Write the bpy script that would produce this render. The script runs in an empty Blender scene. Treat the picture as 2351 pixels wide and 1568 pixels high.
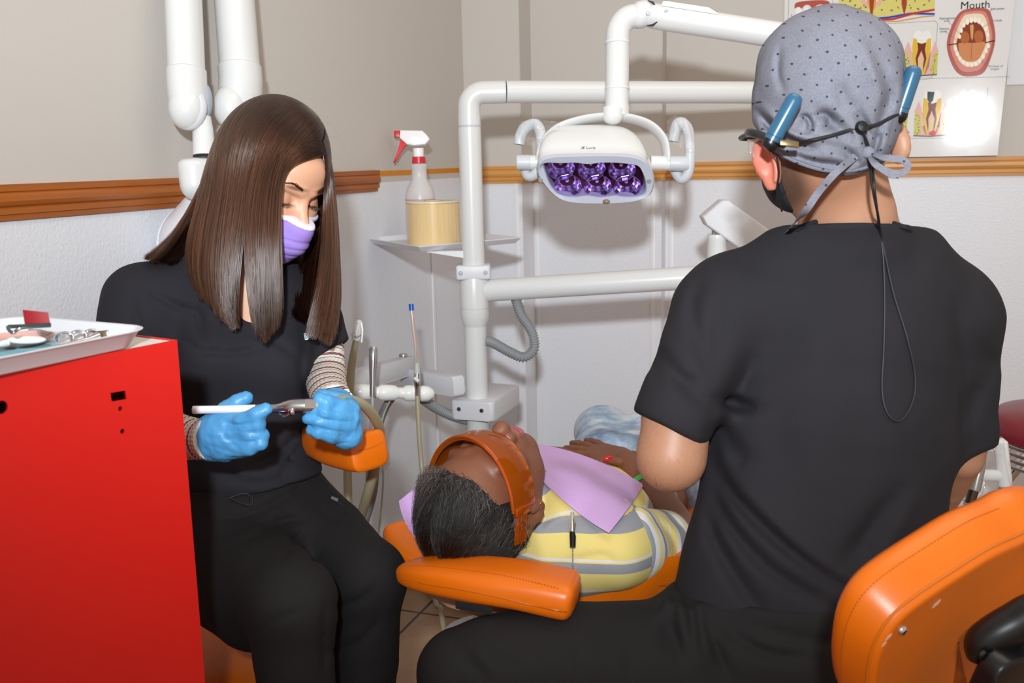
import bpy, bmesh, math, random
import numpy as np
from mathutils import Vector, Matrix
random.seed(7); rng = np.random.default_rng(7)
scene = bpy.context.scene
C = scene.collection
PI = math.pi
# ---------------------------------------------------------------- camera (35 mm lens, 1.27 m above the floor)
IW, IH, FPX = 2351, 1568, 2315.0
PITCH, ROLL, YAW = math.radians(10.28), math.radians(1.22), math.radians(20.2)
CAM = np.array([0.0, 0.0, 1.27])
_f = np.array([-math.sin(YAW)*math.cos(PITCH), math.cos(YAW)*math.cos(PITCH), -math.sin(PITCH)])
_r = np.cross(_f, [0, 0, 1]); _r /= np.linalg.norm(_r)
_u = np.cross(_r, _f)
cF = _f
cR = _r*math.cos(ROLL) - _u*math.sin(ROLL)
cU = _r*math.sin(ROLL) + _u*math.cos(ROLL)
lR = np.array([math.cos(YAW), math.sin(YAW), 0.0])      # level right of the viewer
lF = np.array([-math.sin(YAW), math.cos(YAW), 0.0])     # level forward
Z3 = np.array([0, 0, 1.0])
def P(px, py, z):
    return CAM + z*(cF + (px-IW/2)/FPX*cR - (py-IH/2)/FPX*cU)
def PZ(px, py, h):                                       # where a sight line meets the height h
    d = P(px, py, 1.0)-CAM
    return CAM + d*((h-CAM[2])/d[2])
def PY(px, py, y):
    d = P(px, py, 1.0)-CAM
    return CAM + d*(y/d[1])
def PX(px, py, x):
    d = P(px, py, 1.0)-CAM
    return CAM + d*(x/d[0])
def V(r, f, u): return r*lR + f*lF + u*Z3                # vector in the level viewer frame
def nz(v): v = np.asarray(v, float); return v/np.linalg.norm(v)
def PXL(p):
    d = np.asarray(p)-CAM; z = d@cF
    return (IW/2+FPX*(d@cR)/z, IH/2-FPX*(d@cU)/z, z)
cam_d = bpy.data.cameras.new('camera'); cam_d.sensor_width = 36; cam_d.lens = 36*FPX/IW
cam_d.clip_start = 0.02
cam = bpy.data.objects.new('camera', cam_d); C.objects.link(cam)
cam.matrix_world = Matrix(((cR[0], cU[0], -cF[0], CAM[0]), (cR[1], cU[1], -cF[1], CAM[1]), (cR[2], cU[2], -cF[2], CAM[2]), (0, 0, 0, 1)))
scene.camera = cam
cam_d.dof.use_dof = True; cam_d.dof.focus_distance = 1.75; cam_d.dof.aperture_fstop = 9.0
scene.view_settings.view_transform = 'Standard'; scene.view_settings.look = 'None'
scene.view_settings.gamma = 1; scene.view_settings.use_curve_mapping = False
scene.view_settings.exposure = 0.0
# ---------------------------------------------------------------- light: room light, ceiling fixture, the photographer's flash
w = bpy.data.worlds.new('world'); scene.world = w; w.use_nodes = True
w.node_tree.nodes['Background'].inputs[0].default_value = (1.0, 0.87, 0.76, 1)
w.node_tree.nodes['Background'].inputs[1].default_value = 0.55
def area(name, loc, target, sx, sy, power, col):
    l = bpy.data.lights.new(name, 'AREA'); l.shape = 'RECTANGLE'; l.size = sx; l.size_y = sy; l.energy = power; l.color = col
    o = bpy.data.objects.new(name, l); C.objects.link(o); o.location = loc
    o.rotation_euler = (Vector(target)-Vector(loc)).to_track_quat('-Z', 'Y').to_euler(); return o
area('ceiling_light', (0.3, 1.5, 2.6), (0.3, 1.5, 0), 1.2, 1.2, 9, (1.0, 0.86, 0.72))
fl = bpy.data.lights.new('flash', 'SPOT'); fl.energy = 280; fl.shadow_soft_size = 0.04; fl.color = (0.87, 0.95, 1.0)
fl.spot_size = math.radians(88); fl.spot_blend = 1.0
flo = bpy.data.objects.new('flash', fl); C.objects.link(flo)
flo.location = CAM - 0.40*lF + 0.35*Z3 - 0.04*lR
_t = CAM + 3.0*lF + 0.50*Z3 + 0.25*lR
flo.rotation_euler = (Vector(_t)-Vector(flo.location)).to_track_quat('-Z', 'Y').to_euler()
# ---------------------------------------------------------------- materials
def lin(c):
    if isinstance(c, str): c = [int(c[i:i+2], 16)/255 for i in (0, 2, 4)]
    return tuple((x/12.92 if x <= .04045 else ((x+.055)/1.055)**2.4) for x in c)+(1,)
class NT:
    def __init__(s, name):
        s.m = bpy.data.materials.new(name); s.m.use_nodes = True; s.t = s.m.node_tree; s.b = s.t.nodes['Principled BSDF']; s._co = None
    def n(s, typ, **kw):
        nd = s.t.nodes.new(typ)
        for k, v in kw.items():
            if k.startswith('i_'):
                key = k[2:]; key = int(key) if key.isdigit() else key.replace('_', ' ')
                s.set(nd.inputs[key], v)
            else: setattr(nd, k, v)
        return nd
    def set(s, sock, v):
        if isinstance(v, bpy.types.NodeSocket): s.t.links.new(v, sock)
        else: sock.default_value = v
    @property
    def co(s):
        if s._co is None: s._co = s.n('ShaderNodeTexCoord').outputs['Object']
        return s._co
    def math(s, op, a, b=0.0, c=0.0):
        nd = s.n('ShaderNodeMath', operation=op); s.set(nd.inputs[0], a); s.set(nd.inputs[1], b); s.set(nd.inputs[2], c); return nd.outputs[0]
    def mix(s, f, a, b, mode='MIX'):
        nd = s.n('ShaderNodeMix', data_type='RGBA', blend_type=mode); s.set(nd.inputs[0], f); s.set(nd.inputs[6], a); s.set(nd.inputs[7], b); return nd.outputs[2]
    def map(s, loc=(0, 0, 0), rot=(0, 0, 0), scale=(1, 1, 1), src=None):
        nd = s.n('ShaderNodeMapping'); s.set(nd.inputs[0], src or s.co); nd.inputs[1].default_value = loc; nd.inputs[2].default_value = rot; nd.inputs[3].default_value = scale; return nd.outputs[0]
    def noise(s, scale, detail=4, rough=.5, vec=None, out=0):
        nd = s.n('ShaderNodeTexNoise'); s.set(nd.inputs['Vector'], vec or s.co); nd.inputs['Scale'].default_value = scale; nd.inputs['Detail'].default_value = detail; nd.inputs['Roughness'].default_value = rough; return nd.outputs[out]
    def ramp(s, f, stops, interp='LINEAR'):
        nd = s.n('ShaderNodeValToRGB'); s.set(nd.inputs[0], f); cr = nd.color_ramp; cr.interpolation = interp
        while len(cr.elements) < len(stops): cr.elements.new(0.5)
        for e, (p, c) in zip(cr.elements, stops):
            e.position = p; e.color = c if len(c) == 4 else (*c, 1)
        return nd.outputs[0]
    def bump(s, h, strength=.3, dist=.002, prev=None):
        nd = s.n('ShaderNodeBump'); s.set(nd.inputs['Height'], h); nd.inputs['Strength'].default_value = strength; nd.inputs['Distance'].default_value = dist
        if prev is not None: s.set(nd.inputs['Normal'], prev)
        return nd.outputs[0]
    def sepxyz(s, v=None):
        nd = s.n('ShaderNodeSeparateXYZ'); s.set(nd.inputs[0], v or s.co); return nd.outputs
    def ellmask(s, c, r, soft=.3, R=None):       # 1 inside an ellipsoid about c
        v = s.n('ShaderNodeVectorMath', operation='SUBTRACT'); s.set(v.inputs[0], s.co); v.inputs[1].default_value = tuple(c)
        if R is not None:
            comps = []
            for ax, rr in zip(R, r):
                d = s.n('ShaderNodeVectorMath', operation='DOT_PRODUCT'); s.set(d.inputs[0], v.outputs[0]); d.inputs[1].default_value = tuple(np.asarray(ax)/rr); comps.append(d.outputs['Value'])
            cb = s.n('ShaderNodeCombineXYZ')
            for i in range(3): s.set(cb.inputs[i], comps[i])
            vec = cb.outputs[0]
        else:
            m = s.n('ShaderNodeVectorMath', operation='DIVIDE'); s.set(m.inputs[0], v.outputs[0]); m.inputs[1].default_value = tuple(r); vec = m.outputs[0]
        l = s.n('ShaderNodeVectorMath', operation='LENGTH'); s.set(l.inputs[0], vec)
        mr = s.n('ShaderNodeMapRange'); s.set(mr.inputs[0], l.outputs['Value']); mr.inputs[1].default_value = 1+soft; mr.inputs[2].default_value = 1-soft
        mr.interpolation_type = 'SMOOTHSTEP'
        return mr.outputs[0]
    def out(s, **kw):
        for k, v in kw.items():
            s.set(s.b.inputs[k.replace('_', ' ')], v)
        return s.m
def mat(name, col, rough=.5, metal=0, bump=None, var=0.0, varscale=8, **kw):
    t = NT(name); c = lin(col)
    if var:
        n_ = t.noise(varscale, 3)
        c2 = tuple(min(1, x*(1+var)) for x in c[:3])+(1,); c1 = tuple(x*(1-var) for x in c[:3])+(1,)
        c = t.mix(n_, c1, c2)
    t.out(Base_Color=c, Roughness=rough, Metallic=metal)
    if bump: t.out(Normal=t.bump(t.noise(bump[0], 3), bump[1], bump[2] if len(bump) > 2 else .002))
    for k, v in kw.items(): t.set(t.b.inputs[k.replace('_', ' ')], v)
    return t.m
# ---------------------------------------------------------------- objects
def tag(o, label=None, cat=None, group=None, kind=None):
    if label: o['label'] = label
    if cat: o['category'] = cat
    if group: o['group'] = group
    if kind: o['kind'] = kind
    return o
def thing(name, label, cat, loc, group=None):
    o = bpy.data.objects.new(name, None); C.objects.link(o); o.location = tuple(loc); o.empty_display_size = .05
    return tag(o, label, cat, group)
def wloc(o):
    v = np.zeros(3)
    while o is not None: v = v+np.array(o.location); o = o.parent
    return v
def mesh_obj(name, verts, faces, m, parent=None, smooth=True, mats=None, origin=None):
    verts = np.asarray(verts, float)
    off = wloc(parent) if parent is not None else (np.array(origin) if origin is not None else np.zeros(3))
    me = bpy.data.meshes.new(name)
    if isinstance(faces, np.ndarray):
        me.vertices.add(len(verts)); me.vertices.foreach_set('co', (verts-off).astype(np.float32).ravel())
        k = faces.shape[1]; me.loops.add(faces.size); me.loops.foreach_set('vertex_index', faces.ravel().astype(np.int32))
        me.polygons.add(len(faces)); me.polygons.foreach_set('loop_start', np.arange(0, faces.size, k, dtype=np.int32))
        me.update(calc_edges=True)
    else: me.from_pydata([tuple(v) for v in (verts-off)], [], faces)
    me.polygons.foreach_set('use_smooth', [smooth]*len(me.polygons))
    me.materials.append(m)
    if mats:
        for mm in mats: me.materials.append(mm)
    me.validate(); me.update()
    o = bpy.data.objects.new(name, me); C.objects.link(o)
    if parent is not None: o.parent = parent
    elif origin is not None: o.location = tuple(off)
    return o
def frame(axis, hint=(0, 0, 1)):
    a = nz(axis); h = np.asarray(hint, float)
    if abs(a@nz(h)) > .98: h = np.array([1., .1, 0])
    s = nz(np.cross(h, a)); n = np.cross(a, s); return s, n, a
def catmull(pts, n):
    pts = [np.asarray(p, float) for p in pts]
    if len(pts) < 3: return [pts[0]+(pts[-1]-pts[0])*i/n for i in range(n+1)]
    q = [2*pts[0]-pts[1]]+pts+[2*pts[-1]-pts[-2]]; out = []; m = len(pts)-1
    for k in range(n+1):
        t = k/n*m; i = min(int(t), m-1); t -= i; a, b, c, d = q[i:i+4]
        out.append(.5*((2*b)+(c-a)*t+(2*a-5*b+4*c-d)*t*t+(3*b-a-3*c+d)*t**3))
    return out
class MB:
    def __init__(s): s.v = []; s.f = []
    def add(s, vs, fs):
        o = len(s.v); s.v += [np.asarray(v, float) for v in vs]; s.f += [[i+o for i in f] for f in fs]; return s
    def box(s, c, size, R=None, bev=0.0, seg=2):
        bm = bmesh.new(); bmesh.ops.create_cube(bm, size=1)
        for v in bm.verts: v.co = Vector((v.co.x*size[0], v.co.y*size[1], v.co.z*size[2]))
        if bev: bmesh.ops.bevel(bm, geom=bm.edges[:], offset=min(bev, min(size)*.49), segments=seg, profile=.5, affect='EDGES')
        R = np.eye(3) if R is None else np.array(R)     # rows = axes
        bm.verts.ensure_lookup_table(); bm.verts.index_update()
        s.add([np.asarray(c)+v.co.x*R[0]+v.co.y*R[1]+v.co.z*R[2] for v in bm.verts], [[v.index for v in f.verts] for f in bm.faces]); bm.free(); return s
    def prism(s, pts2, axis0, axis1, org, ext, bev=0.0, seg=2):     # polygon (2-D pts) extruded by vector ext
        bm = bmesh.new(); a0, a1, org, ext = map(np.asarray, (axis0, axis1, org, ext))
        lo = [bm.verts.new(tuple(org+x*a0+y*a1)) for x, y in pts2]; hi = [bm.verts.new(tuple(org+x*a0+y*a1+ext)) for x, y in pts2]
        n = len(pts2); f1 = bm.faces.new(lo[::-1]); f2 = bm.faces.new(hi)
        for i in range(n): bm.faces.new((lo[i], lo[(i+1) % n], hi[(i+1) % n], hi[i]))
        if bev: bmesh.ops.bevel(bm, geom=list(f1.edges)+list(f2.edges), offset=bev, segments=seg, profile=.5, affect='EDGES')
        bmesh.ops.recalc_face_normals(bm, faces=bm.faces[:])
        bm.verts.ensure_lookup_table(); bm.verts.index_update()
        s.add([np.array(v.co) for v in bm.verts], [[v.index for v in f.verts] for f in bm.faces]); bm.free(); return s
    def tube(s, pts, r, seg=12, caps=True, flat=None, smooth=0, closed=False):
        if smooth: 
            rr = r if not np.isscalar(r) else [r]*len(pts)
            cc = catmull([np.append(p, q) for p, q in zip(pts, rr)], smooth); pts = [c[:3] for c in cc]; r = [c[3] for c in cc]
        pts = [np.asarray(p, float) for p in pts]; n = len(pts)
        rs = [r]*n if np.isscalar(r) else list(r)
        T = []
        for i in range(n):
            if closed: t = pts[(i+1) % n]-pts[i-1]
            else: t = pts[min(i+1, n-1)]-pts[max(i-1, 0)]
            T.append(nz(t) if np.linalg.norm(t) > 1e-12 else T[-1])
        s0, n0, _ = frame(T[0], flat[0] if flat else (0, 0, 1)); S = [s0]
        for i in range(1, n):
            q = S[-1]-T[i]*(S[-1]@T[i]); S.append(nz(q))
        fl = flat[1] if flat else 1.0
        vs = []
        for i in range(n):
            N = np.cross(T[i], S[i])
            for k in range(seg):
                a = 2*PI*k/seg; vs.append(pts[i]+rs[i]*(math.cos(a)*S[i]+fl*math.sin(a)*N))
        fs = [[i*seg+k, i*seg+(k+1) % seg, (i+1)*seg+(k+1) % seg, (i+1)*seg+k] for i in range(n-1) for k in range(seg)]
        if closed: fs += [[(n-1)*seg+k, (n-1)*seg+(k+1) % seg, (k+1) % seg, k] for k in range(seg)]
        elif caps: fs += [list(range(seg))[::-1], [(n-1)*seg+k for k in range(seg)]]
        return s.add(vs, fs)
    def lathe(s, prof, org, axis=(0, 0, 1), seg=32, hint=(1, 0, 0), sx=1.0, sy=1.0):
        a = nz(axis); S, N, _ = frame(a, hint); org = np.asarray(org, float); vs = []; n = len(prof)
        for r, h in prof:
            for k in range(seg):
                t = 2*PI*k/seg; vs.append(org+a*h+max(r, 1e-5)*(sx*math.cos(t)*S+sy*math.sin(t)*N))
        fs = [[i*seg+k, i*seg+(k+1) % seg, (i+1)*seg+(k+1) % seg, (i+1)*seg+k] for i in range(n-1) for k in range(seg)]
        fs += [list(range(seg))[::-1], [(n-1)*seg+k for k in range(seg)]]
        return s.add(vs, fs)
    def ball(s, c, r, R=None, seg=24, rings=14, pw=1.0):
        R = np.eye(3) if R is None else R; r = (r, r, r) if np.isscalar(r) else r; c = np.asarray(c, float)
        sg = lambda x: math.copysign(abs(x)**pw, x)
        vs = []
        for i in range(rings+1):
            ph = PI*i/rings
            for k in range(seg):
                th = 2*PI*k/seg; q = (sg(math.sin(ph))*sg(math.cos(th))*r[0], sg(math.sin(ph))*sg(math.sin(th))*r[1], sg(math.cos(ph))*r[2])
                vs.append(c+q[0]*R[0]+q[1]*R[1]+q[2]*R[2])
        fs = [[i*seg+k, (i+1)*seg+k, (i+1)*seg+(k+1) % seg, i*seg+(k+1) % seg] for i in range(rings) for k in range(seg)]
        return s.add(vs, fs)
    def grid(s, fn, nu, nv, thick=0.0):
        pts = np.array([[fn(i/nu, j/nv) for j in range(nv+1)] for i in range(nu+1)]); W = nv+1
        if not thick:
            return s.add(pts.reshape(-1, 3), [[i*W+j, (i+1)*W+j, (i+1)*W+j+1, i*W+j+1] for i in range(nu) for j in range(nv)])
        du = np.gradient(pts, axis=0); dv = np.gradient(pts, axis=1); nn = np.cross(du, dv); nn /= (np.linalg.norm(nn, axis=2, keepdims=True)+1e-12)
        top = (pts+nn*thick/2).reshape(-1, 3); bot = (pts-nn*thick/2).reshape(-1, 3); N = len(top)
        fs = [[i*W+j, (i+1)*W+j, (i+1)*W+j+1, i*W+j+1] for i in range(nu) for j in range(nv)]
        fs2 = [[a+N for a in f[::-1]] for f in fs]
        e = []
        for i in range(nu): e += [[i*W, i*W+N, (i+1)*W+N, (i+1)*W], [(i+1)*W+nv, (i+1)*W+nv+N, i*W+nv+N, i*W+nv]]
        for j in range(nv): e += [[j+1, j+1+N, j+N, j], [nu*W+j, nu*W+j+N, nu*W+j+1+N, nu*W+j+1]]
        return s.add(list(top)+list(bot), fs+fs2+e)
    def build(s, name, m, parent=None, smooth=True, origin=None, ang=None):
        o = mesh_obj(name, np.array(s.v), s.f, m, parent, smooth, origin=origin)
        if smooth and ang is not False:
            me = o.data; bm = bmesh.new(); bm.from_mesh(me); bmesh.ops.recalc_face_normals(bm, faces=bm.faces[:])
            lim = math.radians(ang or 38)
            for e in bm.edges:
                if len(e.link_faces) == 2 and e.calc_face_angle(0) > lim: e.smooth = False
            bm.to_mesh(me); bm.free()
        return o
def rrect(w, h, r, n=6, cx=0, cy=0):
    out = []
    for sx, sy, a0 in ((1, 1, 0), (-1, 1, 90), (-1, -1, 180), (1, -1, 270)):
        for k in range(n+1):
            a = math.radians(a0+90*k/n); out.append((cx+sx*(w/2-r)+r*math.cos(a), cy+sy*(h/2-r)+r*math.sin(a)))
    return out
# ---------------------------------------------------------------- implicit surfaces for bodies and cloth
class SDF:
    def __init__(s, lo, hi, h):
        s.lo = np.array(lo, float); s.h = h; n = np.ceil((np.array(hi)-s.lo)/h).astype(int)+1
        s.ax = [(s.lo[i]+h*np.arange(n[i])).astype(np.float32) for i in range(3)]; s.D = np.ones(n, np.float32)
    def blk(s, lo, hi, m):
        i0 = [int(max(0, math.floor((lo[i]-m-s.lo[i])/s.h))) for i in range(3)]; i1 = [int(min(len(s.ax[i]), math.ceil((hi[i]+m-s.lo[i])/s.h)+1)) for i in range(3)]
        if any(a >= b for a, b in zip(i0, i1)): return None
        sl = tuple(slice(a, b) for a, b in zip(i0, i1))
        X = s.ax[0][sl[0]][:, None, None]; Y = s.ax[1][sl[1]][None, :, None]; Z = s.ax[2][sl[2]][None, None, :]
        return sl, X, Y, Z
    def comb(s, sl, d, k, sub):
        a = s.D[sl]
        if sub: d = -d; hh = np.maximum(k-np.abs(a-d), 0)/max(k, 1e-6); s.D[sl] = np.maximum(a, d)+hh*hh*k/4
        else: hh = np.maximum(k-np.abs(a-d), 0)/max(k, 1e-6); s.D[sl] = np.minimum(a, d)-hh*hh*k/4
    def cap(s, a, b, ra, rb=None, k=.01, sub=False, sq=None):      # tapered capsule; sq=(dir, factor) flattens it
        rb = ra if rb is None else rb; a = np.asarray(a, float); b = np.asarray(b, float); R = max(ra, rb)
        if sq: R *= max(1, sq[1])
        B = s.blk(np.minimum(a, b)-R, np.maximum(a, b)+R, k+.012)
        if B is None: return s
        sl, X, Y, Z = B; ab = b-a; L = max(ab@ab, 1e-12)
        px, py, pz = X-a[0], Y-a[1], Z-a[2]
        t = np.clip((px*ab[0]+py*ab[1]+pz*ab[2])/L, 0, 1)
        qx, qy, qz = px-t*ab[0], py-t*ab[1], pz-t*ab[2]; r = ra+(rb-ra)*t
        if sq:
            n = nz(sq[0]); w_ = qx*n[0]+qy*n[1]+qz*n[2]; g = (1/sq[1]-1)
            qx = qx+w_*g*n[0]; qy = qy+w_*g*n[1]; qz = qz+w_*g*n[2]
            d = (np.sqrt(qx*qx+qy*qy+qz*qz)-r)*min(1, sq[1])
        else: d = np.sqrt(qx*qx+qy*qy+qz*qz)-r
        s.comb(sl, d, k, sub); return s
    def chain(s, pts, rs, k=.01, sq=None):
        for i in range(len(pts)-1): s.cap(pts[i], pts[i+1], rs[i], rs[i+1], k if i == 0 else .004, sq=sq)
        return s
    def ell(s, c, r, R=None, k=.01, sub=False):
        c = np.asarray(c, float); R = np.eye(3) if R is None else np.array(R); m = max(r)
        ext = np.sqrt(((np.array(r)[:, None]*R)**2).sum(0))
        B = s.blk(c-ext, c+ext, k+.012)
        if B is None: return s
        sl, X, Y, Z = B; px, py, pz = X-c[0], Y-c[1], Z-c[2]; k0 = 0; k1 = 0
        for ax, rr in zip(R, r):
            w_ = (px*ax[0]+py*ax[1]+pz*ax[2])/rr; k0 = k0+w_*w_; k1 = k1+(w_/rr)**2
        k0 = np.sqrt(k0); k1 = np.sqrt(k1)+1e-6
        s.comb(sl, k0*(k0-1)/k1, k, sub); return s
    def plane(s, p, n, k=.003):                                     # cuts away the side the normal points to
        p = np.asarray(p, float); n = nz(n)
        d = (s.ax[0][:, None, None]-p[0])*n[0]+(s.ax[1][None, :, None]-p[1])*n[1]+(s.ax[2][None, None, :]-p[2])*n[2]
        hh = np.maximum(k-np.abs(s.D-d), 0)/max(k, 1e-6); s.D = (np.maximum(s.D, d)+hh*hh*k/4).astype(np.float32); return s
    def disp(s, fn, amp=1.0):
        B = np.abs(s.D) < .05; idx = np.nonzero(B)
        p = np.stack([s.ax[i][idx[i]] for i in range(3)], 1); s.D[idx] += (amp*fn(p)).astype(np.float32); return s
    def offset(s, o): s.D = s.D-o; return s
    def shell(s, t):                                                # hollow out: keep |d|<t
        s.D = np.abs(s.D)-t; return s
    def copy(s):
        c = SDF.__new__(SDF); c.lo = s.lo; c.h = s.h; c.ax = s.ax; c.D = s.D.copy(); return c
    def mesh(s, name, m, parent=None, smooth=2, origin=None):
        D = s.D; D[0] = D[-1] = 1; D[:, 0] = 1; D[:, -1] = 1; D[:, :, 0] = 1; D[:, :, -1] = 1
        ins = D < 0; c = np.zeros(tuple(np.array(D.shape)-1), np.int8)
        for i in (0, 1):
            for j in (0, 1):
                for l in (0, 1): c += ins[i:ins.shape[0]-1+i, j:ins.shape[1]-1+j, l:ins.shape[2]-1+l]
        mask = (c > 0) & (c < 8); idx = np.argwhere(mask); vid = -np.ones(mask.shape, np.int64); vid[mask] = np.arange(len(idx))
        S = np.zeros((len(idx), 3)); N = np.zeros(len(idx))
        cs = [(i, j, l) for i in (0, 1) for j in (0, 1) for l in (0, 1)]
        for a in cs:
            for b in cs:
                if sum(b)-sum(a) == 1 and sum(abs(x-y) for x, y in zip(a, b)) == 1:
                    d0 = D[tuple((idx+a).T)]; d1 = D[tuple((idx+b).T)]; cr = (d0 < 0) != (d1 < 0)
                    t = np.where(cr, d0/np.where(cr, d0-d1, 1), 0); S += cr[:, None]*(np.array(a)+t[:, None]*(np.array(b)-np.array(a))); N += cr
        vs = idx+S/N[:, None]; fs = []
        for ax in range(3):
            o1, o2 = [i for i in range(3) if i != ax]
            n_ = D.shape[ax]; A = np.take(ins, range(0, n_-1), ax); B = np.take(ins, range(1, n_), ax)
            e = np.argwhere(A != B); e = e[(e[:, o1] > 0) & (e[:, o2] > 0) & (e[:, o1] < D.shape[o1]-1) & (e[:, o2] < D.shape[o2]-1)]
            sg = A[tuple(e.T)]; q = []
            for da, db in ((0, 0), (1, 0), (1, 1), (0, 1)):
                f = e.copy(); f[:, o1] -= da; f[:, o2] -= db; q.append(vid[tuple(f.T)])
            q = np.stack(q, 1); fl = sg if ax != 1 else ~sg
            q[~fl] = q[~fl][:, ::-1]; fs.append(q)
        fs = np.concatenate(fs); fs = fs[(fs >= 0).all(1)]
        if len(idx) == 0: print('EMPTY SDF', name); vs = np.zeros((3, 3)); fs = np.array([[0, 1, 2, 2]])
        for _ in range(smooth):
            acc = np.zeros_like(vs); cnt = np.zeros(len(vs))
            for a, b in ((0, 1), (1, 2), (2, 3), (3, 0)):
                np.add.at(acc, fs[:, a], vs[fs[:, b]]); np.add.at(acc, fs[:, b], vs[fs[:, a]]); np.add.at(cnt, fs[:, a], 1); np.add.at(cnt, fs[:, b], 1)
            vs = .5*vs+.5*acc/np.maximum(cnt, 1)[:, None]
        return mesh_obj(name, s.lo+vs*s.h, fs[:, ::-1], m, parent, origin=origin)
def pnoise(p, scale, seed=0, oct=2):                                # cheap smooth noise from sines
    r = np.random.default_rng(seed); o = 0; a = 1; tot = 0
    for k in range(oct):
        for _ in range(4):
            d = r.normal(size=3); d = nz(d)*scale*(1.9**k)*r.uniform(.6, 1.4); o = o+a*np.sin(p@d+r.uniform(0, 6.28)+1.3*np.sin(p@(r.normal(size=3)*scale*.5)+r.uniform(0, 6)))
            tot += a
        a *= .5
    return o/tot*2
def gfold(p, a, b, width, depth, n=1, spread=0):                    # grooves/ridges along the line a-b
    a = np.asarray(a); b = np.asarray(b); ab = b-a; L = ab@ab; t = np.clip(((p-a)@ab)/L, 0, 1)
    q = p-a-t[:, None]*ab; d = np.linalg.norm(q, axis=1); e = np.sin(PI*np.clip(((p-a)@ab)/L, 0, 1))**.6
    return depth*np.exp(-(d/width)**2)*e
# ---------------------------------------------------------------- hair strands
def strands(name, curves, radii, m, parent):
    off = wloc(parent); hc = bpy.data.hair_curves.new(name); hc.add_curves([len(c) for c in curves])
    pos = (np.concatenate(curves)-off).astype(np.float32); hc.attributes['position'].data.foreach_set('vector', pos.ravel()) if 'position' in hc.attributes else None
    rad = hc.attributes.get('radius') or hc.attributes.new('radius', 'FLOAT', 'POINT')
    rr = np.concatenate([np.asarray(r_, np.float32)*np.ones(len(c), np.float32) for c, r_ in zip(curves, radii)]); rad.data.foreach_set('value', rr)
    hc.materials.append(m); hc.update_tag()
    o = bpy.data.objects.new(name, hc); C.objects.link(o); o.parent = parent; return o
def sheet(guides, n, npt=28, jit=.003, jz=.006, wob=.0, ends=.06, seed=1, clumps=0):   # strands interpolated between guide polylines
    r = np.random.default_rng(seed); G = [np.array(catmull(g, npt-1)) for g in guides]; out = []; m = len(G)-1
    cc_ = np.sort(r.uniform(0, m, max(clumps, 1))); co_ = r.normal(size=(max(clumps, 1), 4))
    for _ in range(n):
        u = r.uniform(0, m); cz = 0; ce = 0
        if clumps:
            ci = int(np.argmin(np.abs(cc_-u))); u0 = u; u = cc_[ci]+(u-cc_[ci])*.62; cz = co_[ci][0]; ce = abs(co_[ci][1])
        u = min(max(u, 0), m-1e-6); i = min(int(u), m-1); t = u-i
        c = G[i]*(1-t)+G[i+1]*t; tt = np.linspace(0, 1, npt)[:, None]
        a = r.normal(size=3)*jit; b = r.normal(size=3)*jit+lF*r.uniform(-jz, jz)
        c = c+a*np.minimum(1, tt*3+.2)+b*tt
        if clumps: c = c+lF*cz*.0028*tt-lR*co_[ci][2]*.0022*tt**2
        if wob: c = c+np.sin(tt*r.uniform(2, 7)+r.uniform(0, 6))*r.normal(size=3)*wob*tt
        cut = 1-r.uniform(0, ends*.5)-ends*.5*min(ce, 1.5); k = max(4, int(npt*cut)); out.append(c[:k])
    return out
# ================================================================ the room
def wall_mat(name, col, sc, st, r=.55, mott=.03):
    t = NT(name); n1 = t.noise(sc, 5, .6); v = t.n('ShaderNodeTexVoronoi', feature='SMOOTH_F1'); t.set(v.inputs['Vector'], t.co); v.inputs['Scale'].default_value = sc*.8
    h = t.math('ADD', n1, t.math('MULTIPLY', v.outputs[0], .5)); c = lin(col); n2 = t.noise(1.7, 3)
    return t.out(Base_Color=t.mix(n2, tuple(x*(1-mott) for x in c[:3])+(1,), tuple(min(1, x*(1+mott)) for x in c[:3])+(1,)), Roughness=r, Normal=t.bump(h, st, .0016))
M_up = wall_mat('wall_paint_beige', 'c6c0b9', 160, .10, .6)
M_low = wall_mat('wall_panel_white', 'e4e6ec', 190, .6, .38, .015)
M_wood = None
def wood(name, c1, c2, along):
    t = NT(name); sc = [14, 14, 14]; sc[along] = .9; sc[2] = 40
    v = t.map(scale=tuple(sc)); n1 = t.noise(1.6, 5, .62, v); n2 = t.noise(.35, 2, .5, v)
    g = t.math('ADD', t.math('MULTIPLY', n1, .6), t.math('MULTIPLY', n2, .5))
    col = t.ramp(g, [(.28, lin(c1)), (.5, lin(c2)), (.72, lin(c1))]); sp = t.noise(26, 2, .5); chip = t.ramp(sp, [(.745, (0, 0, 0)), (.775, (1, 1, 1))])
    col = t.mix(t.math('MULTIPLY', chip, .5), col, lin('e0b987'))
    return t.out(Base_Color=col, Roughness=.38, Coat_Weight=.25, Coat_Roughness=.3, Normal=t.bump(n1, .12, .001))
TH = 0.0575                      # height of the chair rail
ZT = None
pc = P(1070, 384, 3.41)          # room corner on the rail line
XL = pc[0]; YA = pc[1]; ZT = P(1106, 382.5, 2315*TH/40.4)[2]
YB = YA+.115; YC = YA+.18
xa = PY(1195, 300, YA)[0]; xb = PY(1519, 300, YB)[0]
HC = 2.6; XR = XL+3.6; Y0 = -1.2
print('corner', XL, YA, 'rail top', ZT, 'xa', xa, 'xb', xb)
def quad_wall(name, a, b, z0, z1, m, thick):
    a = np.array([*a, 0.]); b = np.array([*b, 0.]); d = nz(b-a); n = np.array([d[1], -d[0], 0])   # n points into the room
    mid = (a+b)/2+np.array([0, 0, (z0+z1)/2])-n*thick/2
    return MB().box(mid, (np.linalg.norm(b-a), thick, z1-z0), (d, -n, Z3)).build(name, m, smooth=False)
zm = ZT-TH*.6
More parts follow.
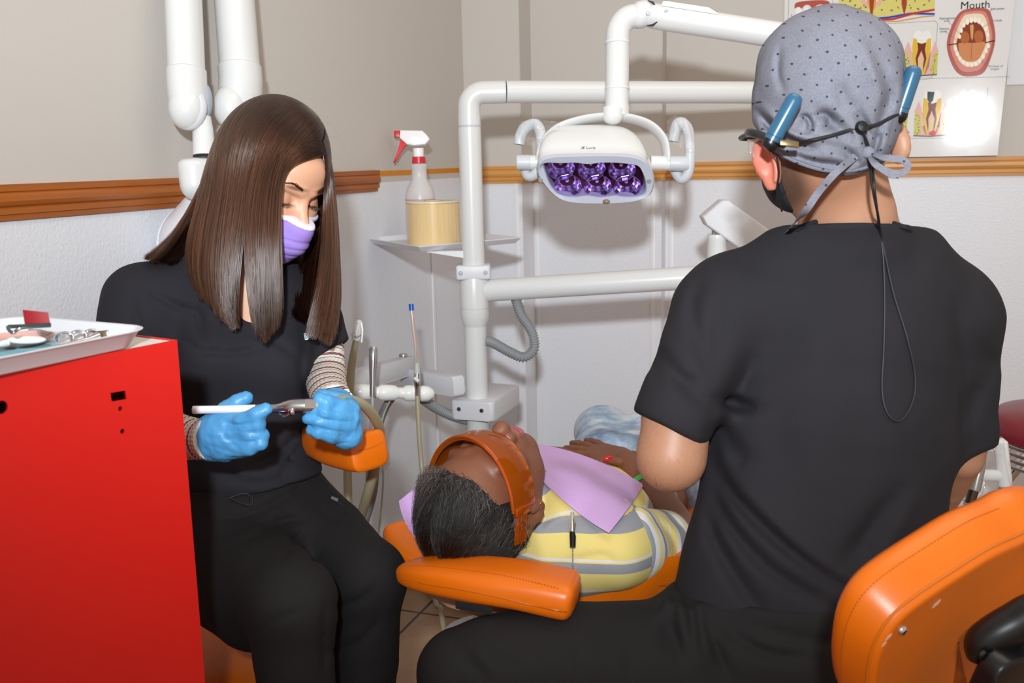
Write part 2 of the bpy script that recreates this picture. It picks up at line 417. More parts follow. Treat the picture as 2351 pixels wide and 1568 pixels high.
for nm, z0, z1, m, th in (('upper', zm, HC, M_up, .12), ('lower', 0, zm, M_low, .117)):
    pass
def wallbody(name, segs):
    lo = MB(); up = MB()
    for a, b in segs:
        a = np.array([*a, 0.]); b = np.array([*b, 0.]); d = nz(b-a); n = np.array([d[1], -d[0], 0]); L = np.linalg.norm(b-a)
        mid = (a+b)/2
        up.box(mid+Z3*(zm+HC)/2-n*.06, (L, .12, HC-zm), (d, -n, Z3)); lo.box(mid+Z3*zm/2-n*.06, (L, .12, zm), (d, -n, Z3))
    u = up.build(name, M_up, smooth=False); tag(u, kind='structure')
    l = lo.build('lower_panel', M_low, u, smooth=False); return u
wl = wallbody('wall_left', [((XL, Y0), (XL, YA+.12))])
wb = wallbody('wall_back', [((XL, YA), (xa, YA)), ((xa+.0015, YA+.002), (xa+.0015, YB+.1)), ((xa, YB), (xb, YB)), ((xb+.0015, YB+.002), (xb+.0015, YC+.1)), ((xb, YC), (XR, YC))])
# tiled floor
tl = NT('floor_tile'); br = tl.n('ShaderNodeTexBrick', offset=0.0, squash=1.0)
pA = PZ(965, 1407, 0); TS = .42
tl.set(br.inputs['Vector'], tl.map(loc=(-pA[0], -pA[1], 0)))
for k_, v_ in (('Scale', 1.0), ('Mortar Size', .0045), ('Brick Width', TS), ('Row Height', TS), ('Bias', 0.0), ('Mortar Smooth', .2)): br.inputs[k_].default_value = v_
br.inputs['Color1'].default_value = (0, 0, 0, 1); br.inputs['Color2'].default_value = (1, 1, 1, 1); br.inputs['Mortar'].default_value = (.5, .5, .5, 1)
n1 = tl.noise(3.2, 6, .62); n2 = tl.noise(11, 4, .6, tl.map(scale=(.4, 1.3, 1)))
stone = tl.ramp(n1, [(.25, lin('8a6248')), (.45, lin('b18a67')), (.6, lin('c39d76')), (.8, lin('96694a'))])
stone = tl.mix(tl.math('MULTIPLY', n2, .45), stone, lin('a5876c')); stone = tl.mix(tl.math('MULTIPLY', br.outputs[0], .12), stone, lin('7d5a41'))
M_floor = tl.out(Base_Color=tl.mix(br.outputs['Fac'], stone, lin('35302b')), Roughness=.36, Normal=tl.bump(tl.math('ADD', tl.math('MULTIPLY', br.outputs['Fac'], -1.0), tl.math('MULTIPLY', n2, .12)), .5, .003))
fl_ = MB().box(((XL+XR)/2, (Y0+YC+.1)/2, -.03), (XR-XL+.2, YC+.1-Y0+.2, .06)).build('floor', M_floor, smooth=False); tag(fl_, kind='structure')
# chair rail: a moulded profile swept along each wall run
PROF = [(0, 0), (.007, .0), (.0075, .0085), (.012, .010), (.0125, .019), (.0105, .021), (.014, .024), (.0165, .031), (.0155, .040), (.0120, .045), (.0145, .0465), (.0150, .0575), (0, .0575)]
def rail(name, runs, m, z0, sc=1.0):
    mb = MB()
    for a, b in runs:
        a = np.array([*a, z0]); b = np.array([*b, z0]); d = nz(b-a); n = np.array([d[1], -d[0], 0])
        mb.prism([(x*sc*1.1, y*sc) for x, y in PROF], n, Z3, a, b-a)
    o = mb.build(name, m, smooth=False); tag(o, kind='structure'); return o
M_oak_l = wood('rail_wood_dark', '8c450a', 'a95c17', 1); M_oak_r = wood('rail_wood_honey', 'b87430', 'd69a50', 0)
yg = PX(861, 412, XL)[1]
rail('trim_1', [((XL, Y0), (XL, yg))], M_oak_l, ZT-TH)
rail('trim_2', [((XL, YA), (xa+.014, YA)), ((xa, YA-.012), (xa, YB)), ((xa, YB), (xb+.014, YB)), ((xb, YB-.012), (xb, YC)), ((xb, YC), (XR, YC))], M_oak_r, ZT-TH)
# orange paint line where the rail is missing
t = NT('orange_paint_line'); sz = t.sepxyz(); wv = t.noise(40, 3)
mp = MB().box((XL+.0008, (yg+YA)/2, ZT-.010), (.0016, YA-yg-.002, .0145)).build('trim_3', mat('ochre_wall_paint', 'd28208', .45, bump=(60, .4)), smooth=False); tag(mp, kind='structure')
# dark skirting
M_skirt = mat('skirting_dark_brown', '3a2c26', .45)
def skirt(name, runs):
    mb = MB()
    for a, b in runs:
        a = np.array([*a, 0.]); b = np.array([*b, 0.]); d = nz(b-a); n = np.array([d[1], -d[0], 0])
        mb.prism([(0, 0), (.009, 0), (.009, .085), (.004, .098), (0, .098)], n, Z3, a, b-a)
    tag(mb.build(name, M_skirt, smooth=False), kind='structure')
skirt('baseboard_left', [((XL, Y0), (XL, YA))]); skirt('baseboard_back', [((XL, YA), (xa+.009, YA)), ((xa, YB), (xb, YB)), ((xb, YC), (XR, YC))])
# vertical joint strips between the white panels
M_strip = mat('panel_joint_white', 'e6e6e8', .4)
js = MB()
yj = PX(996, 700, XL)[1]
js.box((XL+.002, yj, zm/2), (.004, .022, zm-.03), bev=.0015)
for xx, yy in ((PY(1189, 600, YA)[0], YA), (PY(1235, 600, YB)[0], YB), (PY(1499, 600, YB)[0], YB), (PY(1541, 600, YC)[0], YC), (PY(1541, 600, YC)[0]+1.22, YC)):
    js.box((xx, yy-.002, zm/2), (.016, .004, zm-.03), bev=.0015)
tag(js.build('trim_4', M_strip), kind='structure')
# wall plate low on the left wall
op = PX(868, 1030, XL); o = MB().box((XL+.006, op[1], op[2]), (.012, .10, .125), bev=.004).build('wall_plate', mat('plate_plastic_white', 'e4e2de', .35)); tag(o, 'blank white plastic cover plate low on the left wall behind the orange arm pad', 'wall plate')
# ================================================================ dental unit
M_wht = mat('enamel_white', 'dadad9', .28, bump=(30, .02), Coat_Weight=.3)
M_wht2 = mat('plastic_white_matte', 'd8d8dc', .42)
M_grey = mat('plastic_grey_light', 'c3c5ca', .45)
M_screw = mat('screw_steel', '9a9da3', .3, 1)
M_dark = mat('dark_gap', '2a2d33', .5)
M_chrome = mat('chrome', 'd8dade', .08, 1)
M_steel = mat('brushed_steel', 'bfc1c6', .25, 1)
M_black = mat('black_plastic', '111112', .35)
M_corr = mat('corrugated_grey', '8b8d8f', .5)
M_hose = mat('hose_khaki', 'a2987a', .38)
M_hoseg = mat('hose_greygreen', '9aa09a', .4)
def screw(mb, c, n, r=.004):
    S, N, A = frame(n); mb.lathe([(0, .0022), (r*.45, .0022), (r*.45, .0006), (r*.5, .0006), (r*.55, .0022), (r*.9, .0022), (r, .0010), (r, -.003)], c, n, 14); return mb
ZP = 2.62
pb = P(1097, 975, ZP); px_, py_ = pb[0], pb[1]
def poleh(py):          # height on the pole seen at image row py
    best = min(((abs(PXL((px_, py_, h))[1]-py), h) for h in np.linspace(0, 2.2, 2201))); return best[1]
PR = .0285
h_top = poleh(213); pole = thing('equipment_pole', 'white upright equipment pole carrying the lamp beam and the instrument tray shelf', 'equipment pole', (px_, py_, 0))
pc_ = lambda h: np.array([px_, py_, h])
mb = MB().lathe([(PR, 0), (PR, poleh(262)-.004)], pc_(0), Z3, 40); mb.lathe([(PR*1.01, poleh(716)), (PR*1.28, poleh(716)+.0)], pc_(0), Z3, 40)
mb.build('pole_tube', M_wht, pole)
hh = lambda y: poleh(y)
m2 = MB().lathe([(PR*1.0, hh(748)), (PR*1.18, hh(735)), (PR*1.29, hh(722)), (PR*1.29, hh(708)), (PR*1.2, hh(707)), (PR*1.2, hh(706)), (PR*1.28, hh(705)), (PR*1.28, hh(640)), (PR*1.24, hh(636))], pc_(0), Z3, 40); m2.build('swivel_sleeve', M_wht, pole)
# base plate and pole foot
MB().lathe([(.11, 0), (.11, .012), (.10, .018), (.05, .022), (PR, .03)], pc_(0), Z3, 40).build('pole_foot', M_wht2, pole)
# clamp ring with two screws
hc1, hc2 = hh(640), hh(606); ctr = pc_((hc1+hc2)/2); c_ = MB().box(ctr, (.086, .07, hc2-hc1), (lR, lF, Z3), .006, 3).build('clamp', M_wht2, pole)
for dx in (-.031, .031): screw(MB(), ctr+lR*dx-lF*.0355, -lF, .0055).build('screw', M_screw, c_)
# lower junction block on the pole
hb1, hb2 = hh(958), hh(905); bc = pc_((hb1+hb2)/2-.002)
bd = nz(P(1175, 900, 2.95)-P(1125, 945, 2.62)); bd = nz(V(.36, 1, 0))
jb = MB().prism(rrect(.118, .21, .012, 5, 0.004, .055), nz(np.cross(bd, Z3)), bd, bc-Z3*.024+lR*.0, Z3*.05, .004, 2).build('junction_block', M_wht2, pole)
for q_ in (-.03, .032): screw(MB(), bc-bd*.0515+nz(np.cross(bd, Z3))*q_+Z3*.004, -bd, .0055).build('screw', M_screw, jb)
# top elbow and the horizontal beam
zt = hh(213)
bR = lR*1.0
el = [pc_(zt-.075)] + [pc_(zt)+np.array([0, 0, 0])+(bR*(.035-.035*math.cos(a))+Z3*(-.035+.035*math.sin(a))) for a in np.linspace(0, PI/2, 9)] + [pc_(zt)+bR*.09]
be = MB().tube(el, [PR*.97]*len(el), 32).build('beam_elbow', M_wht, pole)
MB().tube([P(1862, 92, 2.11), P(1868, 150, 2.25), P(1875, 214, 2.56)], PR*.9, 24, smooth=10).build('beam_end_post', M_wht, pole); b0 = pc_(zt)+bR*.09
MB().tube([b0, b0+bR*.0005, b0+bR*.002], [PR*.9]*3, 32).build('seam_ring', M_grey, pole)
far = b0+(P(2000, 213, 2.6)-b0)*1.0
MB().tube([b0+bR*.0015, far], PR*.96, 36).build('horizontal_beam', M_wht, pole)
MB().lathe([(PR*1.01, -.006), (PR*1.03, -.003), (PR*1.03, 0), (PR*.9, .0005)], pc_(zt-.077), Z3, 36).build('collar', M_grey, pole)
# second swivel arm (to the right, behind the man)
hs = hh(668); a0 = pc_(hs)+lR*PR*1.1; a1 = P(1680, 632, 2.42)
ar = MB().tube([a0, a1], [.0285, .0280], 36).build('swing_arm', M_wht, pole)
st = P(1646, 600, 2.40); MB().lathe([(.030, -.09), (.027, -.04), (.0235, -.012), (.0225, .05), (.024, .058), (.0225, .064), (.0, .066)], st+Z3*.0, Z3, 32).build('arm_knuckle', M_wht, pole)
mb = MB(); q0 = P(1640, 498, 2.40); mb.box(P(1642, 518, 2.40), (.013, .012, .06), (lR, lF, Z3)); mb.build('knuckle_pin', mat('pin_dark_metal', '77746e', .4, .8), pole)
q1 = P(1900, 690, 2.30); d_ = nz(q1-q0); N_ = nz(np.cross(d_, lF))
w_ = .047; up_ = nz(np.cross(lF, d_)); up_ = up_ if up_[2] > 0 else -up_
A0 = P(1612, 492, 2.38); brk = MB().prism([(0, 0), (.012, .058), (.024, .066), (.46, .066), (.46, 0), (.02, -.010)], d_, up_, P(1614, 498, 2.38), lF*.055, .005, 3).build('spring_arm_cover', M_wht2, pole)
s_ = MB(); screw(s_, P(1633, 503, 2.379), -lF, .004); s_.build('screw', M_screw, brk)
# corrugated hoses
def corr_hose(name, pts, r, m, parent=None, pitch=.0062, amp=.0016, n=None):
    cc = catmull(pts, 200); cc = np.array(cc); L = np.concatenate([[0], np.cumsum(np.linalg.norm(np.diff(cc, axis=0), axis=1))]); tot = L[-1]; k = int(tot/pitch*4)
    q = [np.array([np.interp(s, L, cc[:, i]) for i in range(3)]) for s in np.linspace(0, tot, k)]
    rs = [r+amp*(1 if (i % 4) in (1, 2) else -1) for i in range(k)]
    return MB().tube(q, rs, 14).build(name, m, parent, ang=80)
corr_hose('corrugated_hose', [P(1184, 686, 2.56), P(1196, 722, 2.55), P(1221, 762, 2.54), P(1226, 800, 2.54), P(1203, 820, 2.54), P(1170, 808, 2.55), P(1130, 786, 2.57), P(1108, 782, 2.60)], .0118, M_corr, pole)
# ---------------------------------------------------------------- operating lamp
ZL = 2.16
lampth = thing('operating_lamp', 'white operating lamp head with six violet reflectors hanging over the patient', 'lamp', P(1418, 240, ZL))
e0 = P(1418, 60, ZL)
tr = .0252
vb = P(1416, 262, ZL); vt = P(1418, 62, ZL); ax = nz(vb-vt)
aR = nz(P(1478, 34, 2.155)-P(1440, 40, ZL)); 
cv = [vb+(vt-vb)*.0] + [vt+ax*.02+0*aR] + [vt+ax*.02*(1-math.sin(a))*1.0+aR*.030*(1-math.cos(a))-ax*.018*math.sin(a) for a in np.linspace(0.2, PI/2, 7)] + [P(1462, 36, 2.158)]
MB().tube(cv, [tr]*(len(cv)-1)+[tr*1.0], 36).build('lamp_down_tube', M_wht, lampth)
for yy, rr in ((99, 1.06), (204, 1.05)):
    MB().lathe([(tr*.99, -.003), (tr*rr, -.0022), (tr*rr, .0022), (tr*.99, .003)], P(1417, yy, ZL), ax, 36).build('tube_collar', mat('collar_translucent', 'dcdfe2', .3), lampth)
MB().ball(P(1473, 33, 2.155), (.028, .028, .029), np.array([aR, lF, Z3]), pw=.85).build('arm_joint', M_wht, lampth)
ad = P(1478, 33, 2.15); ae = P(1860, 92, 2.10); dd = nz(ae-ad); uu = nz(np.cross(lF, dd)); uu = uu if uu[2] > 0 else -uu
arm = MB().tube([ad, ad+dd*.02, ad+dd*.05, ae], [.020, .0265, .0272, .0268], 36, flat=(uu, 1.0)).build('spring_arm', M_wht, lampth)
MB().prism([(0, 0), (.004, .012), (.10, .012), (.125, .002), (.125, -.004), (0, -.004)], dd, uu, P(1515, 14, 2.13)-lF*.008, lF*.028, .004, 3).build('arm_cover', M_wht, arm)
s_ = MB(); screw(s_, P(1488, 30, 2.1235), -lF, .0045); s_.build('screw', M_screw, arm)
s_ = MB(); screw(s_, P(1530, 27, 2.118), -lF, .0045); s_.build('screw', M_screw, arm)
for cxy, sg in (((1497, 7), 1), ((1497, 56), -1)):
    cc = P(cxy[0], cxy[1], 2.128); MB().tube([cc-dd*.010+uu*.004*sg, cc+dd*.002+uu*.001*sg, cc+dd*.010-uu*.007*sg], [.0010, .0024, .0010], 8).build('joint_gap', M_dark, arm)
# knuckle under the tube
MB().lathe([(.0262, 0), (.0262, .022), (.024, .026)], P(1416, 268, ZL), -ax, 32).build('knuckle_collar', M_wht, lampth)
MB().tube([P(1408, 252, ZL-.01), P(1406, 269, ZL-.012)], [.0235, .0215], 28).build('head_neck', M_wht, lampth)
MB().ball(P(1407, 267, ZL-.012), (.0225, .0225, .018), np.array([cR, cF, cU])).build('neck_ball', M_wht, lampth)
# yoke: arched strap round the head
hcx = P(1372, 372, ZL)
yk = [P(x, y, ZL+dz) for x, y, dz in ((1236, 372, .0), (1246, 330, .0), (1278, 296, .0), (1330, 277, 0), (1385, 269, 0), (1440, 271, 0), (1490, 287, 0), (1520, 316, 0), (1529, 345, 0), (1530, 372, 0))]
MB().tube(yk, .0195, 16, smooth=40, flat=(cU, .32)).build('yoke', M_wht, lampth)
# head shell: superelliptic dome behind a rounded trapezoid bezel
fn = nz(-cF*.80-cU*.60)                 # the reflectors look at the patient
hR = nz(cR-.03*cU); hR = nz(hR-fn*(hR@fn)); hU = nz(np.cross(hR, fn)) ; hU = hU if hU[2] > 0 else -hU
def outline(px_list, z): return [P(x, y, z) for x, y in px_list]
bez_px = [(1236, 372), (1246, 362), (1270, 356), (1320, 354), (1375, 353), (1430, 354), (1462, 359), (1482, 369), (1492, 385), (1501, 408), (1499, 430), (1488, 447), (1462, 458), (1420, 463), (1370, 464), (1325, 463), (1290, 456), (1266, 440), (1247, 418), (1234, 396)]
org = P(1368, 410, ZL-.055)
def on_plane(x, y, off=0.0):            # point of the bezel plane seen at x, y
    d = P(x, y, 1)-CAM; o2 = org+fn*off; return CAM+d*(((o2-CAM)@fn)/(d@fn))
B2 = [on_plane(x, y) for x, y in bez_px]; cen = sum(B2)/len(B2)
def ringpts(sc, off, n=80, up=0.0, src=None):
    q = catmull([cen+(p-cen)*sc for p in (src or B2)]+[cen+((src or B2)[0]-cen)*sc], n)[:-1]; return [p+fn*off+hU*up for p in q]
head = MB(); rings = []
for k in range(14):
    a = k/13*PI/2; s_c = math.cos(a)**.62; rings.append(ringpts(max(s_c, .02), -.012-.118*math.sin(a)**1.0, 80, up=.034*math.sin(a)**.8))
rings = [ringpts(1.0, 0), ringpts(1.015, -.006)]+rings
vs = [p for r_ in rings for p in r_]; n_ = 80
head.add(vs, [[i*n_+k, i*n_+(k+1) % n_, (i+1)*n_+(k+1) % n_, (i+1)*n_+k] for i in range(len(rings)-1) for k in range(n_)]+[[(len(rings)-1)*n_+k for k in range(n_)]])
shell = head.build('lamp_shell', M_wht, lampth, ang=60)
win_px = [(1247, 374), (1262, 371), (1290, 372), (1320, 371), (1350, 374), (1380, 371), (1410, 371), (1434, 373), (1462, 378), (1474, 395), (1481, 418), (1480, 440), (1466, 449), (1438, 451), (1412, 448), (1380, 452), (1350, 448), (1318, 451), (1286, 446), (1270, 432), (1258, 408)]
W2 = [on_plane(x, y) for x, y in win_px]
n_ = 80
def ring_loft(mb, rr):
    n = len(rr[0]); mb.add([p for r_ in rr for p in r_], [[i*n+k, i*n+(k+1) % n, (i+1)*n+(k+1) % n, (i+1)*n+k] for i in range(len(rr)-1) for k in range(n)])
wr = lambda sc, off: [p+fn*off for p in catmull([cen+(q-cen)*sc for q in W2]+[cen+(W2[0]-cen)*sc], 80)[:-1]]
# same angular start for both rings
bz = MB(); outer = ringpts(1.006, -.008); o2_ = ringpts(1.006, .003); o3_ = ringpts(.975, .008); inn = wr(1.02, .006); inn2 = wr(1.0, .0); inn3 = wr(.99, -.03)
def align(ref, r):
    best = min(range(len(r)), key=lambda k: sum(np.linalg.norm(ref[i]-r[(i+k) % len(r)]) for i in range(0, len(r), 8))); return [r[(i+best) % len(r)] for i in range(len(r))]
inn = align(o3_, inn); inn2 = align(inn, inn2); inn3 = align(inn2, inn3)
ring_loft(bz, [outer, o2_, o3_, inn, inn2, inn3]); bz.build('bezel', mat('bezel_grey', 'b9bcc9', .35), lampth, ang=50)
tray = MB(); ring_loft(tray, [inn3, [cen+fn*-.030+(p-cen-fn*-.03)*.01 for p in inn3]])
vi = NT('reflector_violet_back'); vi.out(Base_Color=lin('5a2440'), Metallic=.85, Roughness=.25); tray.build('reflector_tray', vi.m, lampth)
M_refl = mat('reflector_violet', 'a07be0', .16, 1); M_refl.node_tree.nodes['Principled BSDF'].inputs['Base Color'].default_value = lin('e6d8ff')
for cx, cy in ((1288, 385), (1358, 386), (1428, 388), (1303, 425), (1372, 426), (1440, 427)):
    c0 = on_plane(cx, cy, -.006-.0005*(cy > 400)); mb = MB(); seg = 12; prof = [(.0045, -.030), (.012, -.0275), (.0195, -.020), (.0250, -.010), (.0285, .0), (.0296, .0035), (.0286, .004)]
    S, N = hR, hU; vs = []
    for r_, h_ in prof:
        for k in range(seg):
            a = 2*PI*k/seg; vs.append(c0+fn*h_+r_*(math.cos(a)*S+math.sin(a)*N*.92))
    mb.add(vs, [[i*seg+k, i*seg+(k+1) % seg, (i+1)*seg+(k+1) % seg, (i+1)*seg+k] for i in range(len(prof)-1) for k in range(seg)])
    rf = mb.build('reflector', M_refl, lampth, smooth=False)
    MB().ball(c0-fn*.021, (.0042, .0042, .0042), None, 12, 8).build('led', mat('led_lens', 'f4f0ff', .05, Transmission_Weight=.4), rf)
lid = MB(); ring_loft(lid, [wr(.995, .0012), [cen+fn*.0012+(p-cen)*.01 for p in wr(.995, 0)]])
glt = NT('lamp_cover_glass'); glt.out(Base_Color=(.78, .66, 1, 1), Roughness=.03, Transmission_Weight=1.0, IOR=1.12); glt.m.use_nodes = True
cov = NT('clear_violet_cover'); tr_ = cov.n('ShaderNodeBsdfTransparent'); tr_.inputs[0].default_value = (.88, .80, 1, 1); gl_ = cov.n('ShaderNodeBsdfGlossy'); gl_.inputs['Roughness'].default_value = .04
mx = cov.n('ShaderNodeMixShader'); fr = cov.n('ShaderNodeFresnel'); fr.inputs[0].default_value = 1.35
cov.set(mx.inputs[0], fr.outputs[0]); cov.set(mx.inputs[1], tr_.outputs[0]); cov.set(mx.inputs[2], gl_.outputs[0])
cov.set(cov.t.nodes['Material Output'].inputs[0], mx.outputs[0]); lid.build('lamp_cover', cov.m, lampth)
M_sage = mat('screw_sage', 'a4a99a', .4, .3)
for x, y in ((1241, 413), (1490, 415)): MB().lathe([(0, .003), (.0045, .003), (.005, .001), (.005, -.004)], on_plane(x, y, .0065), fn, 16).build('bezel_screw', M_sage, lampth)
b_ = MB().ball(P(1392, 463, ZL-.06), (.008, .006, .005)); b_.build('sensor_window', mat('sensor_brown', '8b6a5e', .4), lampth)
# lettering on the shell
def text(name, body, loc, xd, yd, size, m, parent, ext=.0002, bold=None, align='CENTER'):
    cu = bpy.data.curves.new(name, 'FONT'); cu.body = body; cu.size = size; cu.extrude = ext; cu.align_x = align; cu.align_y = 'CENTER'; cu.materials.append(m); cu.resolution_u = 2
    if bold: cu.offset = bold
    o = bpy.data.objects.new(name, cu); C.objects.link(o); xd = nz(xd); zd = nz(np.cross(xd, yd)); yd = np.cross(zd, xd)
    mw = Matrix(((xd[0], yd[0], zd[0], loc[0]), (xd[1], yd[1], zd[1], loc[1]), (xd[2], yd[2], zd[2], loc[2]), (0, 0, 0, 1)))
    if parent is not None: o.parent = parent; o.matrix_basis = Matrix.Translation(-Vector(wloc(parent))) @ mw
    else: o.matrix_basis = mw
    bpy.context.view_layer.update()
    me = bpy.data.meshes.new_from_object(o.evaluated_get(bpy.context.evaluated_depsgraph_get())); o2 = bpy.data.objects.new(name, me); C.objects.link(o2); o2.parent = o.parent; o2.matrix_basis = o.matrix_basis.copy(); bpy.data.objects.remove(o)
    return o2
def raycast_obj(o, px, py):           # first hit of a sight line on one mesh
    from mathutils.bvhtree import BVHTree
    off = wloc(o); me = o.data; bv = BVHTree.FromPolygons([tuple(np.array(v.co)+off) for v in me.vertices], [tuple(p.vertices) for p in me.polygons])
    d = nz(P(px, py, 1)-CAM); h = bv.ray_cast(Vector(CAM), Vector(d)); 
    return (np.array(h[0]), np.array(h[1])) if h[0] is not None else (None, None)
hp, hn = raycast_obj(shell, 1352, 340)
M_ink = mat('logo_grey_ink', '77777c', .4)
if hp is not None:
    if hn @ (CAM-hp) < 0: hn = -hn
    xr = nz(hR-hn*(hR@hn)); yr = np.cross(hn, xr)
    text('logo_lettering', 'Luvis', hp+hn*.0012+xr*.004, xr, yr, .0095, M_ink, lampth)
    bd_ = MB(); c0 = hp+hn*.0012-xr*.0125+yr*.0005
    for pts in ([(-.0045, .004), (-.001, .0012), (.002, .003), (.0005, -.001)], [(.0005, .0012), (.0045, .004), (.0025, -.0005), (-.0005, -.0015)], [(-.005, -.0022), (.001, -.0006), (.0035, -.0022), (.0, -.0030)]):
        bd_.prism(pts, xr, yr, c0, hn*.0004)
    bd_.build('logo_bird', M_ink, lampth, smooth=False)
# side pivots and handles with plastic film
def film(name, pts, parent, seed=0, amp=.004):
    r = np.random.default_rng(seed); g = np.array(pts, float)   # rows of points
    def fn_(u, v):
        a = u*(g.shape[0]-1); i = min(int(a), g.shape[0]-2); a -= i; b = v*(g.shape[1]-1); j = min(int(b), g.shape[1]-2); b -= j
        p = g[i, j]*(1-a)*(1-b)+g[i+1, j]*a*(1-b)+g[i, j+1]*(1-a)*b+g[i+1, j+1]*a*b
        return p+cF*amp*(math.sin(u*9+v*5+seed)+.6*math.sin(u*4-v*13+seed*2))
    return MB().grid(fn_, 24, 24).build(name, M_film, parent)
ff = NT('clear_film'); tp = ff.n('ShaderNodeBsdfTransparent'); tp.inputs[0].default_value = (.97, .97, .97, 1); g1 = ff.n('ShaderNodeBsdfGlossy'); g1.inputs['Roughness'].default_value = .12
m1 = ff.n('ShaderNodeMixShader'); lw = ff.n('ShaderNodeLayerWeight'); lw.inputs[0].default_value = .22; nb = ff.bump(ff.noise(38, 3), .8, .01); ff.set(lw.inputs['Normal'], nb); ff.set(g1.inputs['Normal'], nb)
dfm = ff.n('ShaderNodeBsdfDiffuse'); dfm.inputs[0].default_value = (.9, .9, .9, 1); m0 = ff.n('ShaderNodeMixShader'); m0.inputs[0].default_value = .07; ff.set(m0.inputs[1], tp.outputs[0]); ff.set(m0.inputs[2], dfm.outputs[0])
ff.set(m1.inputs[0], ff.math('ADD', ff.math('MULTIPLY', lw.outputs[1], .55), .02)); ff.set(m1.inputs[1], m0.outputs[0]); ff.set(m1.inputs[2], g1.outputs[0]); ff.set(ff.t.nodes['Material Output'].inputs[0], m1.outputs[0]); M_film = ff.m
for s, pv in ((-1, [(1240, 373), (1186, 373)]), (1, [(1504, 374), (1580, 376)])):
    a = P(*pv[0], ZL); b = P(*pv[1], ZL); d = nz(b-a); L = np.linalg.norm(b-a)
    piv = MB().lathe([(.0155, -.01), (.0155, L*.42)], a, d, 28).build('pivot', M_wht, lampth)
    MB().lathe([(.0158, L*.42), (.0166, L*.44), (.0166, L*.92), (.0155, L), (.0, L)], a, d, 28).build('pivot_cap', M_grey, lampth)
    if s < 0: lo_ = [(1192, 332), (1196, 310), (1208, 292), (1228, 285), (1240, 300), (1243, 335), (1240, 370), (1230, 398), (1214, 404), (1206, 390), (1202, 376)]
    else: lo_ = [(1546, 325), (1550, 305), (1556, 285), (1568, 283), (1580, 300), (1584, 340), (1583, 375), (1578, 400), (1566, 411), (1556, 402), (1549, 388)]
    zz = np.linspace(ZL-.015, ZL-.01, len(lo_)); zz = ZL+.012*np.cos(np.linspace(0, 2*PI, len(lo_)))+(.01)
    pts = [P(x, y, z) for (x, y), z in zip(lo_, zz)]
    hd = MB().tube(pts, [.0125]*3+[.0115]*5+[.0115]*3, 20, smooth=50).build('lamp_handle', M_grey, lampth)
M_fl = [(-1, [[(1196, 278), (1222, 272), (1250, 276), (1284, 280)], [(1188, 300), (1215, 298), (1250, 300), (1286, 298)], [(1196, 322), (1212, 332), (1236, 336), (1262, 312)]]), (1, [[(1530, 278), (1548, 266), (1574, 268), (1584, 282)], [(1534, 300), (1550, 300), (1572, 305), (1592, 312)], [(1540, 322), (1552, 330), (1570, 345), (1592, 350)]])]
for s, rows in M_fl:
    film('handle_film', [[P(x, y, ZL-.035-.01*(j in (1, 2))) for j, (x, y) in enumerate(r_)] for r_ in rows], lampth, seed=3+s)
# ---------------------------------------------------------------- tray shelf on the pole
sc_h = hh(572); zf = 2.62
sh = pole
K = [PZ(823, 556, sc_h), PZ(975, 582, sc_h), PZ(1200, 552, sc_h), PZ(1040, 530, sc_h)]
K[0] = PZ(832, 560, sc_h); cS = (K[0]+K[2])/2
K = [PZ(838, 556, sc_h), PZ(962, 578, sc_h), PZ(1196, 556, sc_h), PZ(1062, 540, sc_h)]
def inset(Kl, s): c = sum(Kl)/4; return [c+(k-c)*s for k in Kl]
mb = MB(); lo = inset(K, .93); hi = [k+Z3*.014 for k in K]; th = Z3*.0025
vs = [*lo, *hi, *[k-th for k in lo], *[k-th+nz(k-cS)*.002 for k in hi]]
fs = [[0, 1, 2, 3], [11, 10, 9, 8]]
for i in range(4):
    j = (i+1) % 4; fs += [[i, i+4, j+4, j], [i+8, j+8, j+12, i+12], [i+4, i+12, j+12, j+4]]
mb.add(vs, fs); o = mb.build('shelf', M_wht2, sh, smooth=False); shp = o; bv = o.modifiers.new('b', 'BEVEL'); bv.width = .0012; bv.segments = 2
MB().prism([(-.12, .0), (.0, .0), (0, -.022)], lR, Z3, pc_(sc_h-.003)-lF*.015, lF*.03).build('shelf_bracket', M_wht2, shp, smooth=False)
MB().lathe([(.022, -.003), (.022, .0), (.018, .002)], P(1060, 533, 2.58), nz(lR*-.95-lF*.3), 20).build('bracket_knob', M_wht2, shp)
# roll of barrier film, amber
base = PZ(997, 563, sc_h+.002); k_ = (base-CAM)@cF; rad = 61/FPX*k_; H = .112
amb = NT('barrier_film_amber'); nn = amb.noise(1.0, 3, .5, amb.map(scale=(160, 160, 3))); amb.out(Base_Color=amb.mix(nn, lin('dcb87f'), lin('ecd2a2')), Roughness=.22, Subsurface_Weight=.15, Subsurface_Radius=(.02, .015, .008), Coat_Weight=.6)
ro = thing('film_roll', 'amber roll of barrier film standing on the white shelf in front of the spray bottle', 'roll', base)
MB().lathe([(rad*.34, H), (rad*.97, H), (rad, H-.002), (rad, .0015), (rad*.97, 0), (rad*.34, 0), (rad*.34, H)], base, Z3, 56).build('film_winding', amb.m, ro)
MB().lathe([(rad*.33, H+.004), (rad*1.03, H+.004), (rad*1.04, H+.003), (rad*1.04, H), (rad*1.0, H-.0005), (rad*.33, H-.0005), (rad*.33, H+.004)], base, Z3, 56).build('roll_edge', mat('roll_edge_cream', 'f0e4cc', .3, Transmission_Weight=.15), ro)
MB().lathe([(rad*.335, 0), (rad*.335, H+.006), (rad*.29, H+.006), (rad*.29, 0)], base, Z3, 32).build('roll_core', mat('core_card', 'cbb592', .7), ro)
